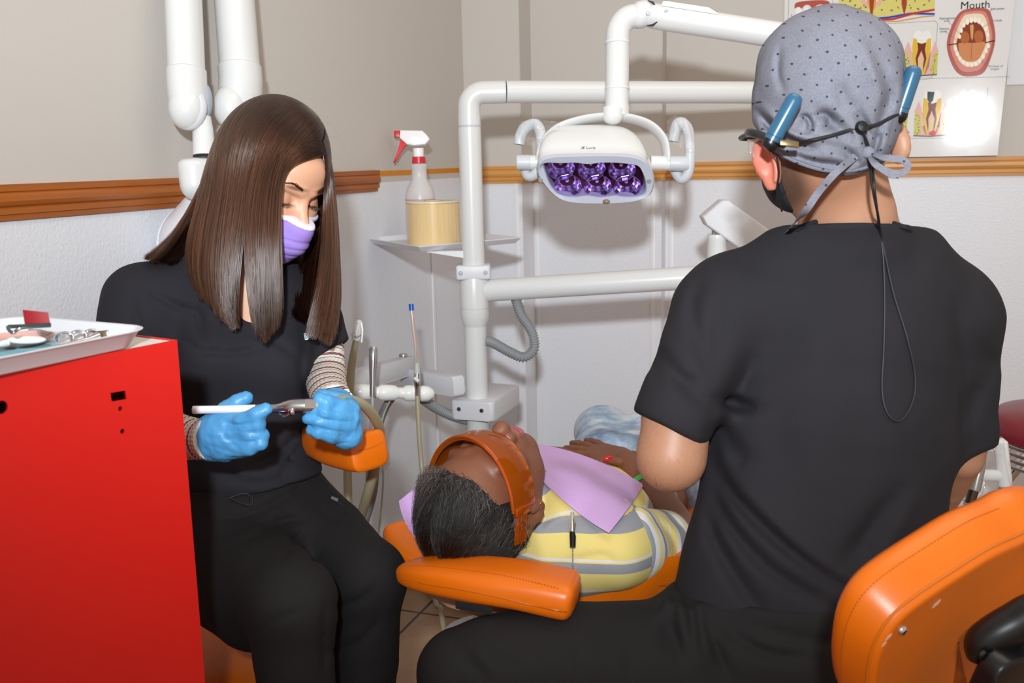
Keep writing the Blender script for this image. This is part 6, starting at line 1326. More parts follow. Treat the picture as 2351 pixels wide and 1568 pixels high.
MB().tube(PP([(728, 932, zt), (734, 932, zt), (740, 932, zt), (760, 929, zt+.008), (780, 920, zt+.035), (808, 919, 1.47), (834, 930, 1.50), (855, 952, 1.54), (868, 975, 1.58), (873, 1000, 1.62), (868, 1040, 1.66), (858, 1080, 1.68), (845, 1130, 1.72), (830, 1180, 1.78), (810, 1240, 1.86), (795, 1300, 1.95)]), [.0098, .0100, .0078]+[.0074]*4+[.0080]*3+[.0088]*6, 20, smooth=140).build('hose', M_hose, sh_)
# hair
A0 = [(716, 292, 1.625), (690, 322, 1.590), (656, 356, 1.560), (639, 405, 1.545), (634, 500, 1.53), (637, 620, 1.535), (641, 700, 1.54), (632, 772, 1.545)]
GA = [[(738, 358, 1.608), (714, 358, 1.590), (672, 371, 1.565), (646, 396, 1.55), (637, 450, 1.54), (635, 560, 1.535), (638, 680, 1.54), (637, 755, 1.545)], A0,
 [(713, 278, 1.63), (668, 300, 1.575), (624, 360, 1.55), (608, 440, 1.535), (600, 545, 1.53), (603, 660, 1.535), (606, 740, 1.54), (604, 798, 1.545)],
 [(706, 264, 1.635), (645, 276, 1.58), (593, 335, 1.56), (572, 430, 1.545), (563, 545, 1.54), (570, 640, 1.54), (582, 715, 1.545), (594, 770, 1.55)]]
GAb = [[(705, 262, 1.635), (644, 275, 1.58), (592, 335, 1.56), (570, 430, 1.545), (556, 545, 1.54), (545, 640, 1.54), (543, 705, 1.545), (546, 765, 1.55)],
 [(697, 252, 1.64), (618, 260, 1.60), (553, 320, 1.58), (527, 425, 1.565), (510, 545, 1.56), (505, 640, 1.56), (515, 715, 1.56), (538, 770, 1.56)],
 [(682, 243, 1.655), (600, 247, 1.63), (533, 300, 1.615), (500, 395, 1.60), (473, 500, 1.59), (455, 590, 1.585), (468, 660, 1.58), (500, 728, 1.575)],
 [(668, 237, 1.67), (590, 246, 1.66), (520, 306, 1.65), (484, 400, 1.64), (450, 490, 1.63), (425, 560, 1.62), (432, 625, 1.60), (470, 690, 1.59)]]
GA2 = [[(660, 236, 1.69), (586, 248, 1.69), (516, 312, 1.68), (480, 400, 1.67), (444, 480, 1.66), (405, 545, 1.64), (370, 585, 1.62), (352, 604, 1.60)], [(650, 236, 1.72), (582, 252, 1.72), (512, 318, 1.71), (478, 400, 1.70), (438, 490, 1.68), (395, 550, 1.66), (350, 585, 1.64), (325, 592, 1.62)], [(640, 238, 1.75), (580, 258, 1.75), (512, 325, 1.74), (480, 410, 1.72), (450, 500, 1.69), (430, 560, 1.665), (410, 595, 1.63), (400, 612, 1.61)]]
GB = [[(721, 334, 1.600), (732, 356, 1.606), (739, 400, 1.618), (747, 480, 1.63), (744, 550, 1.62), (738, 620, 1.605), (722, 700, 1.60), (692, 790, 1.60)],
 [(720, 325, 1.61), (744, 350, 1.63), (755, 420, 1.645), (762, 520, 1.64), (764, 620, 1.625), (758, 710, 1.61), (728, 796, 1.60)],
 [(714, 296, 1.635), (741, 322, 1.665), (757, 385, 1.685), (768, 485, 1.68), (775, 600, 1.66), (776, 705, 1.64), (757, 814, 1.62)],
 [(705, 272, 1.66), (738, 308, 1.70), (753, 380, 1.72), (763, 485, 1.72), (768, 600, 1.70), (762, 700, 1.67), (740, 790, 1.64)]]
GI = [[(700, 268, 1.70), (732, 330, 1.74), (745, 450, 1.74), (738, 560, 1.72), (728, 620, 1.69), (718, 690, 1.665), (722, 750, 1.635)], [(690, 262, 1.72), (700, 360, 1.76), (705, 480, 1.755), (690, 570, 1.73), (668, 630, 1.70), (665, 690, 1.67), (700, 745, 1.64)], [(680, 262, 1.74), (660, 360, 1.77), (652, 480, 1.76), (648, 570, 1.74), (644, 640, 1.71), (650, 690, 1.68), (690, 730, 1.65)]]
M_hair = hairmat('hair_brown', '3d2419', .17)
hb = [n for n in M_hair.node_tree.nodes if n.type == 'BSDF_HAIR_PRINCIPLED'][0]; 
_t = M_hair.node_tree; hi_ = _t.nodes.new('ShaderNodeHairInfo'); rp_ = _t.nodes.new('ShaderNodeValToRGB'); _t.links.new(hi_.outputs['Random'], rp_.inputs[0]); _t.links.new(rp_.outputs[0], hb.inputs['Color'])
rp_.color_ramp.elements[0].color = lin('0f0805'); rp_.color_ramp.elements[1].color = lin('341c11'); hb.inputs['Coat'].default_value = .35
GG = lambda g: [PP(x) for x in g]
def push(c, k):
    q = c-FA(.014, -.006); e = np.stack([q@aR/.0765, q@aN/.0925, q@aU/.1035], -1); e[..., 2] = np.where(e[..., 2] < 0, e[..., 2]*.35, e[..., 2]); d = np.linalg.norm(e, axis=-1); f = np.where(d < k, k/np.maximum(d, .2), 1.0)
    return FA(.014, -.006)+q*np.minimum(f, 1.6)[..., None]
cs = sheet(GG(GA), 7800, 30, .0012, .008, .0008, .13, 1, 170)+sheet(GG(GAb), 6000, 30, .0012, .008, .0008, .15, 6, 120)+sheet(GG(GA2), 3600, 30, .0014, .007, .001, .10, 2, 90)+sheet(GG(GB), 7000, 30, .0012, .008, .0008, .13, 3, 150)+sheet(GG(GI), 4200, 30, .002, .006, .001, .08, 4, 90)
def relax(c, k):
    c = push(c, k)
    for _ in range(14): c[1:-1] = .5*c[1:-1]+.25*(c[:-2]+c[2:])
    c = push(c, k)
    for _ in range(3): c[1:-1] = .5*c[1:-1]+.25*(c[:-2]+c[2:])
    return c
cs = [relax(c, 1.075+.05*abs(math.sin(i*7.3))) for i, c in enumerate(cs)]
rt = lambda n: .00034*np.concatenate([np.ones(max(1, n-6)), np.linspace(1, .35, min(6, n-1) if n > 6 else n-1)])[:n]
strands('hair', cs, [np.resize(rt(len(c)), len(c)) for c in cs], M_hair, wn)
# flyaway strands
fy = []; r_ = np.random.default_rng(9)
for _ in range(30):
    k = r_.uniform(0, 1); x0 = 585+k*150; y0 = 240+max(0, k-.35)**2*230; dx = r_.uniform(-30, 60); up = r_.uniform(4, 24); fy.append(np.array(catmull(PP([(x0, y0+6, 1.66), (x0+dx*.3, y0-up*.7, 1.66), (x0+dx*.8, y0-up+r_.uniform(-6, 14), 1.66), (x0+dx*1.2+14, y0+r_.uniform(0, 60), 1.66)]), 14)))
strands('flyaway_hair', fy, [.00006]*len(fy), M_hair, wn)
# darker underlayer of hair on the scalp and behind the sheets
M_und = NT('hair_underlayer'); nn = M_und.noise(1, 3, .6, M_und.map(scale=(500, 500, 12))); M_und = M_und.out(Base_Color=M_und.mix(nn, lin('120905'), lin('301a10')), Roughness=.45, Normal=M_und.bump(nn, .5, .001))
def under(name, g, back, par):
    G = [np.array(catmull(x, 40)) for x in GG(g)]; m_ = len(G)-1
    def f(u, v):
        a = u*m_; i = min(int(a), m_-1); a -= i; b = v*.955*40; j = min(int(b), 39); b -= j; q = (G[i][j]*(1-b)+G[i][j+1]*b)*(1-a)+(G[i+1][j]*(1-b)+G[i+1][j+1]*b)*a; return push((q+lF*back)[None], 1.055)[0]
    return MB().grid(f, 30, 40, .004).build(name, M_und, par)
S = SDF(Ha-.15, Ha+.15, .003); S.ell(FA(.014, -.008), (.0740, .0910, .1030), AR); S.ell(FA(-.05, -.045), (.065, .045, .07), AR, k=.03)
S.D = np.maximum(S.D, -(SDF.copy(S).D*0+1)); 
S.plane(FA(.046, .080), nz(aN*.86+aU*-.50), .004)
ub = S.mesh('hair_base', M_und, wn, 1)
under('hair_layer', GA, .016, ub); under('hair_layer', GAb, .016, ub); under('hair_layer', GA2, .012, ub); under('hair_layer', GB[1:], .018, ub); under('hair_layer', GI, .010, ub)
# ---------------------------------------------------------------- her stool with the curved arm pad
ws = thing('assistant_stool', 'orange padded stool with curved arm support under the woman', 'stool', (P(470, 1500, 1.70)[0], P(470, 1500, 1.70)[1], 0))
sc0 = PZ(455, 1500, .50); sc0[2] = 0
sc0 = P(500, 1500, 1.78); sc0[2] = 0
MB().lathe([(0, .375), (.165, .375), (.178, .387), (.182, .405), (.176, .428), (.155, .438), (0, .44)], sc0, Z3, 56).build('seat', M_or, ws); MB().lathe([(.0, .35), (.13, .35), (.135, .375), (0, .375)], sc0, Z3, 40).build('seat_plate', M_black, ws)
MB().lathe([(.025, .08), (.025, .36)], sc0, Z3, 20).build('gas_column', M_chrome, ws)
for k in range(5):
    a = 2*PI*k/5+.3; d = V(math.cos(a), math.sin(a), 0); lg = MB().tube([sc0+Z3*.085, sc0+d*.20+Z3*.065], [.018, .012], 12).build('leg', M_chrome, ws); MB().lathe([(.0, -.012), (.026, -.012), (.028, 0), (.026, .012), (0, .012)], sc0+d*.20+Z3*.0285, np.cross(d, Z3), 20).build('castor', M_black, lg)
MB().lathe([(.16, .235), (.168, .243), (.168, .25), (.16, .255), (.155, .245)], sc0, Z3, 40).build('foot_ring', M_chrome, ws)
pad = superloft('arm_pad', PP([(600, 985, 1.88), (660, 988, 1.80), (725, 1004, 1.70), (775, 1022, 1.62), (828, 1033, 1.565), (852, 1034, 1.545)]), [.020, .023, .025, .028, .030, .030], [.028, .030, .033, .036, .036, .034], M_or, ws, ex=4.2, n=50, endr=.25)
psf = surf(pad); stp = [q for q in [psf(x, y, .0006) for x, y in ((806, 1032), (825, 1034), (845, 1030), (865, 1022), (880, 1014))] if q is not None]
if len(stp) > 2: stitch('seam_stitching', stp, pad)
MB().tube([sc0+V(0, 0, .36), sc0+V(-.10, .18, .36), P(600, 985, 1.88)-Z3*.05, P(600, 985, 1.88)], .012, 12, smooth=30).build('arm_bar', M_chrome, ws)
# ================================================================ red cabinet and instrument tray in the left foreground
hcab = 1.067
c1_ = PZ(405, 780, hcab); c0_ = PZ(0, 858, hcab); cdir = nz((c1_-c0_)*np.array([1, 1, 0])); cn = nz(np.cross(cdir, Z3)); cn = cn if cn@lR > 0 else -cn
red = NT('metal_red_paint'); rn = red.noise(5, 3); sc_ = red.ramp(red.noise(60, 3, .7, red.map(scale=(1, 1, .5))), [(.70, (0, 0, 0)), (.74, (1, 1, 1))])
red.out(Base_Color=red.mix(red.math('MULTIPLY', rn, .25), lin('d21a14'), lin('b80e0e')), Roughness=.34, Normal=red.bump(red.noise(90, 2), .03, .001)); M_redp = red.m
cab = thing('cabinet', 'bright red metal cabinet with a slot and two holes under the white tray', 'cabinet', (c1_-cdir*.35-cn*.2)*np.array([1, 1, 0]))
L_, W_ = .62, .27; Hc_ = hcab
th_ = .0012
# side panel with a real latch slot and two drilled holes
def panel_with_holes(name, holes, m, par):
    bm = bmesh.new(); W0 = L_; outer = [(0, .06), (-W0, .06), (-W0, Hc_), (0, Hc_)]
    vs = [bm.verts.new(tuple(c1_*np.array([1, 1, 0])+cdir*x+Z3*z)) for x, z in outer]; edges = [bm.edges.new((vs[i], vs[(i+1) % 4])) for i in range(4)]
    for hl in holes:
        hv = [bm.verts.new(tuple(c1_*np.array([1, 1, 0])+cdir*x+Z3*z)) for x, z in hl]; edges += [bm.edges.new((hv[i], hv[(i+1) % len(hv)])) for i in range(len(hv))]
    bmesh.ops.triangle_fill(bm, edges=edges, use_beauty=True, normal=tuple(cn))
    bm.verts.index_update(); v = [np.array(q.co) for q in bm.verts]; f = [[q.index for q in p.verts] for p in bm.faces]; bm.free()
    o = mesh_obj(name, v, f, m, par, False); sm = o.modifiers.new('s', 'SOLIDIFY'); sm.thickness = .0025; sm.offset = 0; return o
def cab_xy(px, py):
    d = P(px, py, 1)-CAM; q = CAM+d*(((c1_-CAM)@cn)/(d@cn))-c1_*np.array([1, 1, 0]); return q@cdir, q[2]
slot = [cab_xy(*p) for p in ((252, 902), (287, 896), (290, 916), (255, 922))]
hole = lambda px, py, r: [(cab_xy(px, py)[0]+r*math.cos(a)*1.0, cab_xy(px, py)[1]+r*math.sin(a)) for a in np.linspace(0, 2*PI, 17)[:-1]]
panel_with_holes('side_panel', [slot, hole(275, 938, .0028), hole(280, 990, .0030), hole(2, 935, .007)], M_redp, cab)
mb = MB(); base_ = c1_*np.array([1, 1, 0])
mb.box(base_-cdir*L_/2-cn*(W_-.001)+Z3*(Hc_+.06)/2, (L_, .002, Hc_-.06), (cdir, cn, Z3)); mb.box(base_-cdir*.001-cn*W_/2+Z3*(Hc_+.06)/2, (.002, W_-.004, Hc_-.06), (cdir, cn, Z3)); mb.box(base_-cdir*L_/2-cn*W_/2+Z3*.061, (L_-.004, W_-.004, .002), (cdir, cn, Z3)); mb.build('carcass', M_redp, cab, smooth=False)
MB().box(base_-cdir*L_/2-cn*(W_/2+.002)+Z3*(Hc_-.004), (L_-.004, W_-.004, .005), (cdir, cn, Z3), .0015).build('cabinet_top', mat('top_panel_cream', 'e6e2da', .5), cab)
MB().box(base_-cdir*(L_-.001)-cn*W_/2+Z3*(.55), (.002, W_-.006, .9), (cdir, cn, Z3)).build('drawer_front', M_redp, cab, smooth=False)
for a, b in ((.06, .05), (.06, W_-.05), (L_-.06, .05), (L_-.06, W_-.05)):
    q = base_-cdir*a-cn*b; ca = MB().lathe([(0, -.011), (.026, -.011), (.028, 0), (.026, .011), (0, .011)], q+Z3*.029, cn, 20).build('castor', M_black, cab)
    MB().box(q+Z3*.054, (.03, .03, .012), (cdir, cn, Z3)).build('castor_bracket', M_steel, ca)
# tray
ht = hcab+.0215
tR = PZ(361, 752, ht); e1 = nz(PZ(0, 823, ht)-tR); e2 = nz((PZ(0, 728, ht)-tR)-e1*((PZ(0, 728, ht)-tR)@e1)); TL1, TL2 = .345, .245
tray = thing('instrument_tray', 'white plastic tray of dental instruments lying on the red cabinet', 'tray', (tR+e1*TL1/2+e2*TL2/2)*np.array([1, 1, 0])+Z3*hcab)
tc = tR+e1*TL1/2+e2*TL2/2; tc[2] = 0
def trect(w, h, r, z): return [tc+e1*x+e2*y+Z3*z for x, y in rrect(w, h, r, 7)]
mb = MB(); z_0 = hcab+.001
ring_loft(mb, [trect(.001, .001, .0004, z_0), trect(TL1-.036, TL2-.036, .022, z_0), trect(TL1-.030, TL2-.030, .025, z_0+.002), trect(TL1-.008, TL2-.008, .034, ht-.002), trect(TL1, TL2, .038, ht-.0005), trect(TL1+.001, TL2+.001, .038, ht+.0005), trect(TL1-.002, TL2-.002, .037, ht+.0012), trect(TL1-.010, TL2-.010, .033, ht-.0005), trect(TL1-.032, TL2-.032, .024, z_0+.004), trect(TL1-.038, TL2-.038, .021, z_0+.0025), trect(.001, .001, .0004, z_0+.0025)])
mb.build('tray_body', mat('tray_white', 'dfe3ea', .32), tray, ang=60)
zt_ = z_0+.0030
TT = lambda px, py, h: PZ(px, py, zt_+h)
nap = MB().grid(lambda u, v: tc+e1*(TL1/2-.03-u*.262)+e2*(-.100+.20*v)+Z3*(zt_+.0006+.0004*math.sin(u*9+v*4)), 20, 14, .0006).build('napkin', mat('napkin_aqua', '93c6d6', .9), None); tag(nap, 'pale blue paper napkin lining the white instrument tray', 'napkin')
# articulating paper holder with a red sheet
fc = thing('paper_forceps', 'dark metal forceps gripping a small red paper card, on the tray', 'forceps', TT(60, 765, 0))
a_, b_ = P(20, 750, 1.075), P(116, 745, 1.075)
MB().tube([a_, a_+(b_-a_)*.3, b_], [.0022, .0020, .0018], 8, flat=(Z3, 1.0)).build('upper_arm', mat('forceps_dark', '55605e', .3, .7), fc)
MB().tube([P(18, 749, 1.075), P(20, 757, 1.073), P(30, 764, 1.07), P(40, 757, 1.073), P(56, 752, 1.075), P(116, 748, 1.077)], .0018, 8, smooth=24).build('lower_arm', mat('forceps_steel', '6f7a78', .3, .7), fc)
ra = [P(x, y, 1.078) for x, y in ((52, 711), (110, 717), (116, 744), (57, 744))]; MB().grid(lambda u, v: (ra[0]*(1-u)+ra[1]*u)*(1-v)+(ra[3]*(1-u)+ra[2]*u)*v-cF*.002*math.sin(u*3), 8, 8, .0005).build('red_paper', mat('paper_red', '94161f', .6), fc)
# pink dish with a white plastic spoon
dsh = thing('dish', 'shallow pink dish near the front edge of the tray', 'dish', TT(50, 800, 0))
dc = PZ(60, 785, zt_+.006); MB().lathe([(.0, 0), (.030, 0), (.037, .005), (.040, .009), (.038, .0092), (.034, .005), (.026, .003), (0, .003)], PZ(40, 790, zt_+.001), Z3, 40).build('dish_body', mat('dish_pink', 'dba9a3', .5), dsh)
sp = thing('plastic_spoon', 'white oval plastic spoon lying across the pink dish', 'spoon', PZ(60, 778, zt_+.012)); MB().ball(PZ(60, 780, zt_+.0145), (.021, .010, .0045), np.array([nz(cR+cF*.1), nz(lF), Z3]), 24, 12).build('spoon_bowl', mat('spoon_white', 'f2efe8', .25), sp)
MB().tube([PZ(18, 786, zt_+.0145), PZ(-10, 792, zt_+.014), PZ(-80, 800, zt_+.013)], [.004, .0028, .0028], 10).build('spoon_handle', M_wht2, sp)
vl = thing('clear_capsule', 'small clear plastic capsule lying behind the pink dish', 'capsule', TT(95, 765, 0)); MB().tube([PZ(70, 762, zt_+.006), PZ(92, 766, zt_+.006), PZ(116, 771, zt_+.006)], [.004, .0055, .0045], 14).build('capsule_body', mat('clear_plastic', 'e8eef4', .1, Transmission_Weight=.7), vl)
# curved chrome retainer pieces
for i, (px, py, r_) in enumerate(((150, 780, .0085), (180, 776, .0085), (210, 772, .0075))):
    c_ = PZ(px, py, zt_+.004); o = MB().tube([c_+r_*(math.cos(a)*nz(cR)+math.sin(a)*Z3*.9)+lF*.003*math.sin(2*a) for a in np.linspace(-.3, 3.4, 14)], .0024, 10).build('chrome_clamp', M_chrome, None)
    tag(o, ['arched chrome clamp on the tray, nearest the pink dish', 'arched chrome clamp on the tray, middle one of three', 'arched chrome clamp on the tray, nearest the square ended tool'][i], 'clamp', 'chrome clamps on the tray')
ho = thing('square_ended_tool', 'short steel tool with a square end at the right of the tray', 'dental instrument', TT(235, 772, 0)); MB().box(PZ(233, 769, zt_+.006), (.017, .006, .010), (nz(cR+cU*.1), cF, cU), .001).build('square_end', mat('tool_bronze', '9a8874', .2, .9), ho); MB().tube([PZ(224, 772, zt_+.006), PZ(205, 778, zt_+.005), PZ(120, 800, zt_+.004)], [.0055, .003, .002], 10).build('tool_shank', M_chrome, ho)
# ================================================================ the man's stool: orange back pad in the right foreground
nb_ = nz(V(.42, -.80, -.30)); o_b = P(2150, 1450, 1.03); bxa = nz(np.cross(nb_, Z3)); bxa = bxa if bxa@lR > 0 else -bxa; bya = np.cross(nb_, bxa); bya = bya if bya[2] > 0 else -bya
def onb_(px, py): d = P(px, py, 1)-CAM; q = CAM+d*(((o_b-CAM)@nb_)/(d@nb_)); return ((q-o_b)@bxa, (q-o_b)@bya)
stp_ = (P(1960, 1500, 1.45)*np.array([1, 1, 0]))
stl = thing('operator_stool', 'orange padded stool with a curved backrest behind the man in black', 'stool', stp_)
opx = [(2351, 1236), (2280, 1268), (2200, 1318), (2110, 1378), (2055, 1425), (2022, 1475), (2004, 1530), (1998, 1600), (2010, 1660), (2050, 1720)]
pts = [onb_(*p) for p in opx]; (x9, y9) = pts[-1]; (x0, y0) = pts[0]
pts = pts+[(x9+.06, y9-.035), (x9+.16, y9-.040), (x0+.02, y9-.02), (x0+.075, y9+.04), (x0+.10, y9+.12), (x0+.10, y0-.05), (x0+.065, y0-.0), (x0+.03, y0+.008)]
pts = [tuple(p[:2]) for p in catmull([np.array([*p, 0]) for p in pts+[pts[0]]], 90)[:-1]]
ext = -nb_*.058+bya*.012-bxa*.006
cx_, cy_ = np.mean(pts, 0); mb = MB(); rows = []
for s_, e_ in ((.96, -.002), (.985, .0), (1.0, .006), (1.012, .018), (1.045, .032), (1.045, .044), (1.02, .054), (.95, .062), (.7, .066), (.3, .068), (.02, .068)):
    rows.append([o_b+bxa*(cx_+(x-cx_)*s_)+bya*(cy_+(y-cy_)*s_)+ext*(e_/.060)+0*nb_ for x, y in pts])
rows = [[o_b+bxa*(cx_+(x-cx_)*k)+bya*(cy_+(y-cy_)*k) for x, y in pts] for k in (.01, .5, .9)]+rows
ring_loft(mb, rows); bpd = mb.build('back_pad', M_or, stl, ang=60)
bps = surf(bpd)
MB().tube([o_b+bxa*(cx_+(x-cx_)*1.0)+bya*(cy_+(y-cy_)*1.0)+ext*.10+nb_*.0006 for x, y in pts], .0016, 8, closed=True).build('piping', mat('piping_orange', 'c9680c', .4), bpd)
stq = [o_b+bxa*(cx_+(x-cx_)*1.048)+bya*(cy_+(y-cy_)*1.048)+ext*.60 for x, y in pts[:52]]; stitch('seam_stitching', stq, bpd, step=.0042)
bq_ = bps(2071, 1447, .0, 1.03); MB().lathe([(0, .004), (.003, .0038), (.0050, .002), (.0056, -.001)], bq_, nb_, 24).build('stud', M_chrome, bpd)
for x, y, w_ in ((2150, 1386, .006), (2040, 1462, .005), (2030, 1478, .004)):
    q = bps(x, y, .0004, 1.03)
    if q is not None: MB().prism([(-w_, -.001), (-w_*.3, .0016), (w_, .0012), (w_*.6, -.0012), (0, -.0022)], nz(bxa+bya*.8), nz(bya-bxa*.8), q, nb_*.0004).build('scuff', mat('scuff_pale', 'd9b7a0', .8), bpd, smooth=False)
mb = MB(); hk = [P(2225, 1492, 1.0), P(2232, 1460, .995), P(2262, 1438, .99), P(2310, 1412, .985), P(2345, 1392, .98), P(2372, 1380, .975)]
mb.tube([q+nb_*.012 for q in hk], [.012, .017, .019, .020, .020, .018], 20, smooth=30, flat=(bya, 1.0)); brk_ = mb.build('bracket_cap', M_black, stl)
MB().prism(rrect(.085, .19, .018, 5), bxa, bya, P(2300, 1500, .99)-bya*.075+nb_*.004, nb_*.022, .004, 3).build('back_bracket', M_black, stl)
MB().lathe([(0, .0035), (.0045, .003), (.005, 0)], P(2254, 1502, .965), nb_, 20).build('bracket_bolt', M_black, brk_)
MB().tube([P(2300, 1560, .99)-bya*.05, P(2300, 1560, .99)-bya*.16, stp_+Z3*.40+lF*-.12, stp_+Z3*.40], .014, 12, smooth=30).build('back_bar', M_black, stl)
MB().lathe([(0, .40), (.17, .40), (.182, .412), (.186, .43), (.180, .452), (.16, .462), (0, .465)], stp_, Z3, 48).build('seat', M_or, stl); MB().lathe([(.025, .08), (.025, .40)], stp_, Z3, 20).build('gas_column', M_chrome, stl)
for k in range(5):
    a = 2*PI*k/5+.9; d = V(math.cos(a), math.sin(a), 0); lg = MB().tube([stp_+Z3*.085, stp_+d*.25+Z3*.065], [.018, .012], 12).build('leg', M_chrome, stl); MB().lathe([(.0, -.012), (.026, -.012), (.028, 0), (.026, .012), (0, .012)], stp_+d*.25+Z3*.0285, np.cross(d, Z3), 20).build('castor', M_black, lg)
# ================================================================ maroon bar stool and the covered handle on the right
sz_ = 2.30; sq = P(2462, 960, sz_); hs_ = sq[2]; sq[2] = 0
ms = thing('bar_stool', 'round maroon vinyl stool with chrome ribbed collar and ring legs by the back wall', 'stool', sq)
rr_ = 178/FPX*sz_
ct = P(2462, 918, sz_+.0)[2]; cb = P(2462, 1020, sz_-.1)[2]
MB().lathe([(0, ct-.02), (rr_*.6, ct-.022), (rr_*.88, ct-.032), (rr_*.985, ct-.05), (rr_, ct-.068), (rr_*.985, ct-.082), (rr_*.93, ct-.088), (0, ct-.088)], sq, Z3, 64).build('seat', leather('vinyl_maroon', '7c1e2c', .03), ms)
pf_ = []; z = ct-.088
for k in range(4): pf_ += [(.150, z), (.156, z-.004), (.156, z-.010), (.150, z-.014)]; z -= .0155
MB().lathe(pf_+[(.12, z-.01), (.0, z-.01)], sq, Z3, 56, ).build('chrome_collar', M_chrome, ms, ang=80)
for k in range(4):
    a = PI/4+k*PI/2+.35; d = V(math.cos(a), math.sin(a), 0); MB().tube([sq+d*.10+Z3*(z-.01), sq+d*.15+Z3*(z-.12), sq+d*.27+Z3*.0], .0125, 14, smooth=20).build('leg', M_chrome, ms)
for hh_, r2 in ((.33, .235),):
    MB().tube([sq+r2*V(math.cos(a), math.sin(a), 0)+Z3*hh_ for a in np.linspace(0, 2*PI, 49)[:-1]], .0105, 12, closed=True).build('foot_ring', M_chrome, ms)
dl = thing('delivery_handle', 'white instrument holder with a film covered handle beside the man\'s right arm', 'handle', P(2235, 1120, 1.80))
zh = 1.80
MB().tube(PP([(2295, 1008, zh), (2298, 1016, zh), (2308, 1115, zh), (2308, 1122, zh)]), [.006, .0118, .0122, .006], 24).build('grip', M_wht, dl); MB().tube(PP([(2222, 1090, zh), (2300, 1092, zh)]), [.0095, .0095], 20, flat=(cU, 1.1)).build('handle_arm', M_wht, dl)
MB().ball(P(2235, 1118, zh+.0), (.017, .016, .023), np.array([cR, cF, cU])).build('holder_cup', M_wht, dl); MB().box(P(2210, 1135, zh+.01), (.02, .02, .02), (cR, cF, cU), .006, 3).build('holder_base', M_wht, dl)
film('handle_film', [PP([(2258, 1010, zh-.02), (2280, 1000, zh-.022), (2300, 1002, zh-.02), (2306, 1020, zh-.01)]), PP([(2262, 1060, zh-.02), (2285, 1060, zh-.025), (2312, 1065, zh-.022), (2320, 1075, zh-.01)]), PP([(2250, 1110, zh-.02), (2280, 1122, zh-.025), (2318, 1126, zh-.02), (2324, 1120, zh-.01)]), PP([(2256, 1132, zh-.02), (2285, 1142, zh-.022), (2308, 1146, zh-.02), (2318, 1136, zh-.01)])], dl, 8, .003)
MB().tube([P(2212, 1140, zh+.02), P(2200, 1200, zh+.05), P(2180, 1330, zh+.1)], .010, 12).build('handle_bracket', M_wht, dl)
hpz = 1.77; hd_ = thing('handpiece', 'grey handpiece with a brown metal joint and thin hose right of the man', 'dental instrument', P(2230, 1120, hpz))
MB().tube(PP([(2256, 1035, hpz), (2251, 1072, hpz), (2240, 1118, hpz), (2238, 1126, hpz)]), [.0065, .0085, .0095, .0090], 22).build('handpiece_body', mat('handpiece_grey', '8f8b84', .35, .4), hd_); MB().tube(PP([(2235, 1126, hpz), (2226, 1156, hpz)]), [.0092, .0080], 20).build('metal_joint', mat('joint_brown_metal', '5d4c44', .15, .9), hd_)
MB().tube(PP([(2226, 1156, hpz), (2215, 1190, hpz), (2200, 1240, hpz), (2190, 1300, hpz), (2200, 1400, hpz+.05)]), .0055, 14, smooth=30).build('hose', M_hoseg, hd_)
for i, (xs, lab) in enumerate((([(2157, 1186), (2157, 1220), (2159, 1262), (2160, 1330)], 'straight khaki hose hanging just right of the man\'s waist'), ([(2150, 1205), (2138, 1232), (2132, 1262), (2134, 1330)], 'thin curved khaki hose hanging closest to the man\'s waist'))):
    o = MB().tube(PP([(x, y, 1.78+.02*i) for x, y in xs]), .0052-.0015*i, 12, smooth=24).build('hanging_hose', M_hose, None); tag(o, lab, 'hose')
# ================================================================ poster of teeth and mouth on the back wall, flat print in a clear glossy sleeve
yP = YC-.004; pl0_ = PY(1800, 0, YC-.004)
pn_ = np.array([-.050, -1, .024])
def PW(x, y, o=0.0):
    d = P(x, y, 1)-CAM; return CAM+d*(((pl0_-CAM)@pn_+o)/(d@pn_))
pol = [(1803, 0), (2329, 0), (2290, 357), (1795, 366)]
tlp, trp = PW(1808, -380), PW(2371, -380)
q4 = [PW(1795, 366), PW(2290, 357), trp, tlp]
t = NT('poster_paper'); t.out(Base_Color=lin('e2e0df'), Roughness=.7, Specular_IOR_Level=.05, Coat_Weight=.5, Coat_Roughness=.085); M_pap = t.m; t.set(t.b.inputs['Coat Normal'], t.bump(t.noise(7, 2), .10, .006))
post = MB().add([*[q+np.array([0, .0012, 0]) for q in q4], *q4], [[0, 1, 2, 3], [7, 6, 5, 4], [0, 4, 5, 1], [1, 5, 6, 2], [2, 6, 7, 3], [3, 7, 4, 0]]).build('poster', M_pap, None, smooth=False); tag(post, 'glossy tooth and mouth anatomy poster hanging on the beige back wall', 'poster')
PM = {}
def pm(col):
    if col not in PM:
        t = NT('print_'+col); t.out(Base_Color=lin(col), Roughness=.7, Specular_IOR_Level=.05, Coat_Weight=.5, Coat_Roughness=.085); t.set(t.b.inputs['Coat Normal'], t.bump(t.noise(7, 2), .10, .006)); PM[col] = t.m
    return PM[col]
LV = [0]
def poly(name, px, col, lv, par=post, smooth=0):
    if smooth: px = [tuple(q[:2]) for q in catmull([np.array([*p, 0.]) for p in px+[px[0]]], smooth)[:-1]]
    v = [PW(x, y, .0004+.00022*lv) for x, y in px]; bm = bmesh.new(); vs = [bm.verts.new(tuple(q)) for q in v]; es = [bm.edges.new((vs[i], vs[(i+1) % len(vs)])) for i in range(len(vs))]; bmesh.ops.triangle_fill(bm, edges=es, use_beauty=True, normal=(0, -1, 0)); bm.verts.index_update()
    o = mesh_obj(name, [np.array(q.co) for q in bm.verts], [[w_.index for w_ in f.verts] for f in bm.faces], pm(col), par, False); bm.free()
    for f in o.data.polygons:
        if f.normal.y > 0: f.flip()
    return o
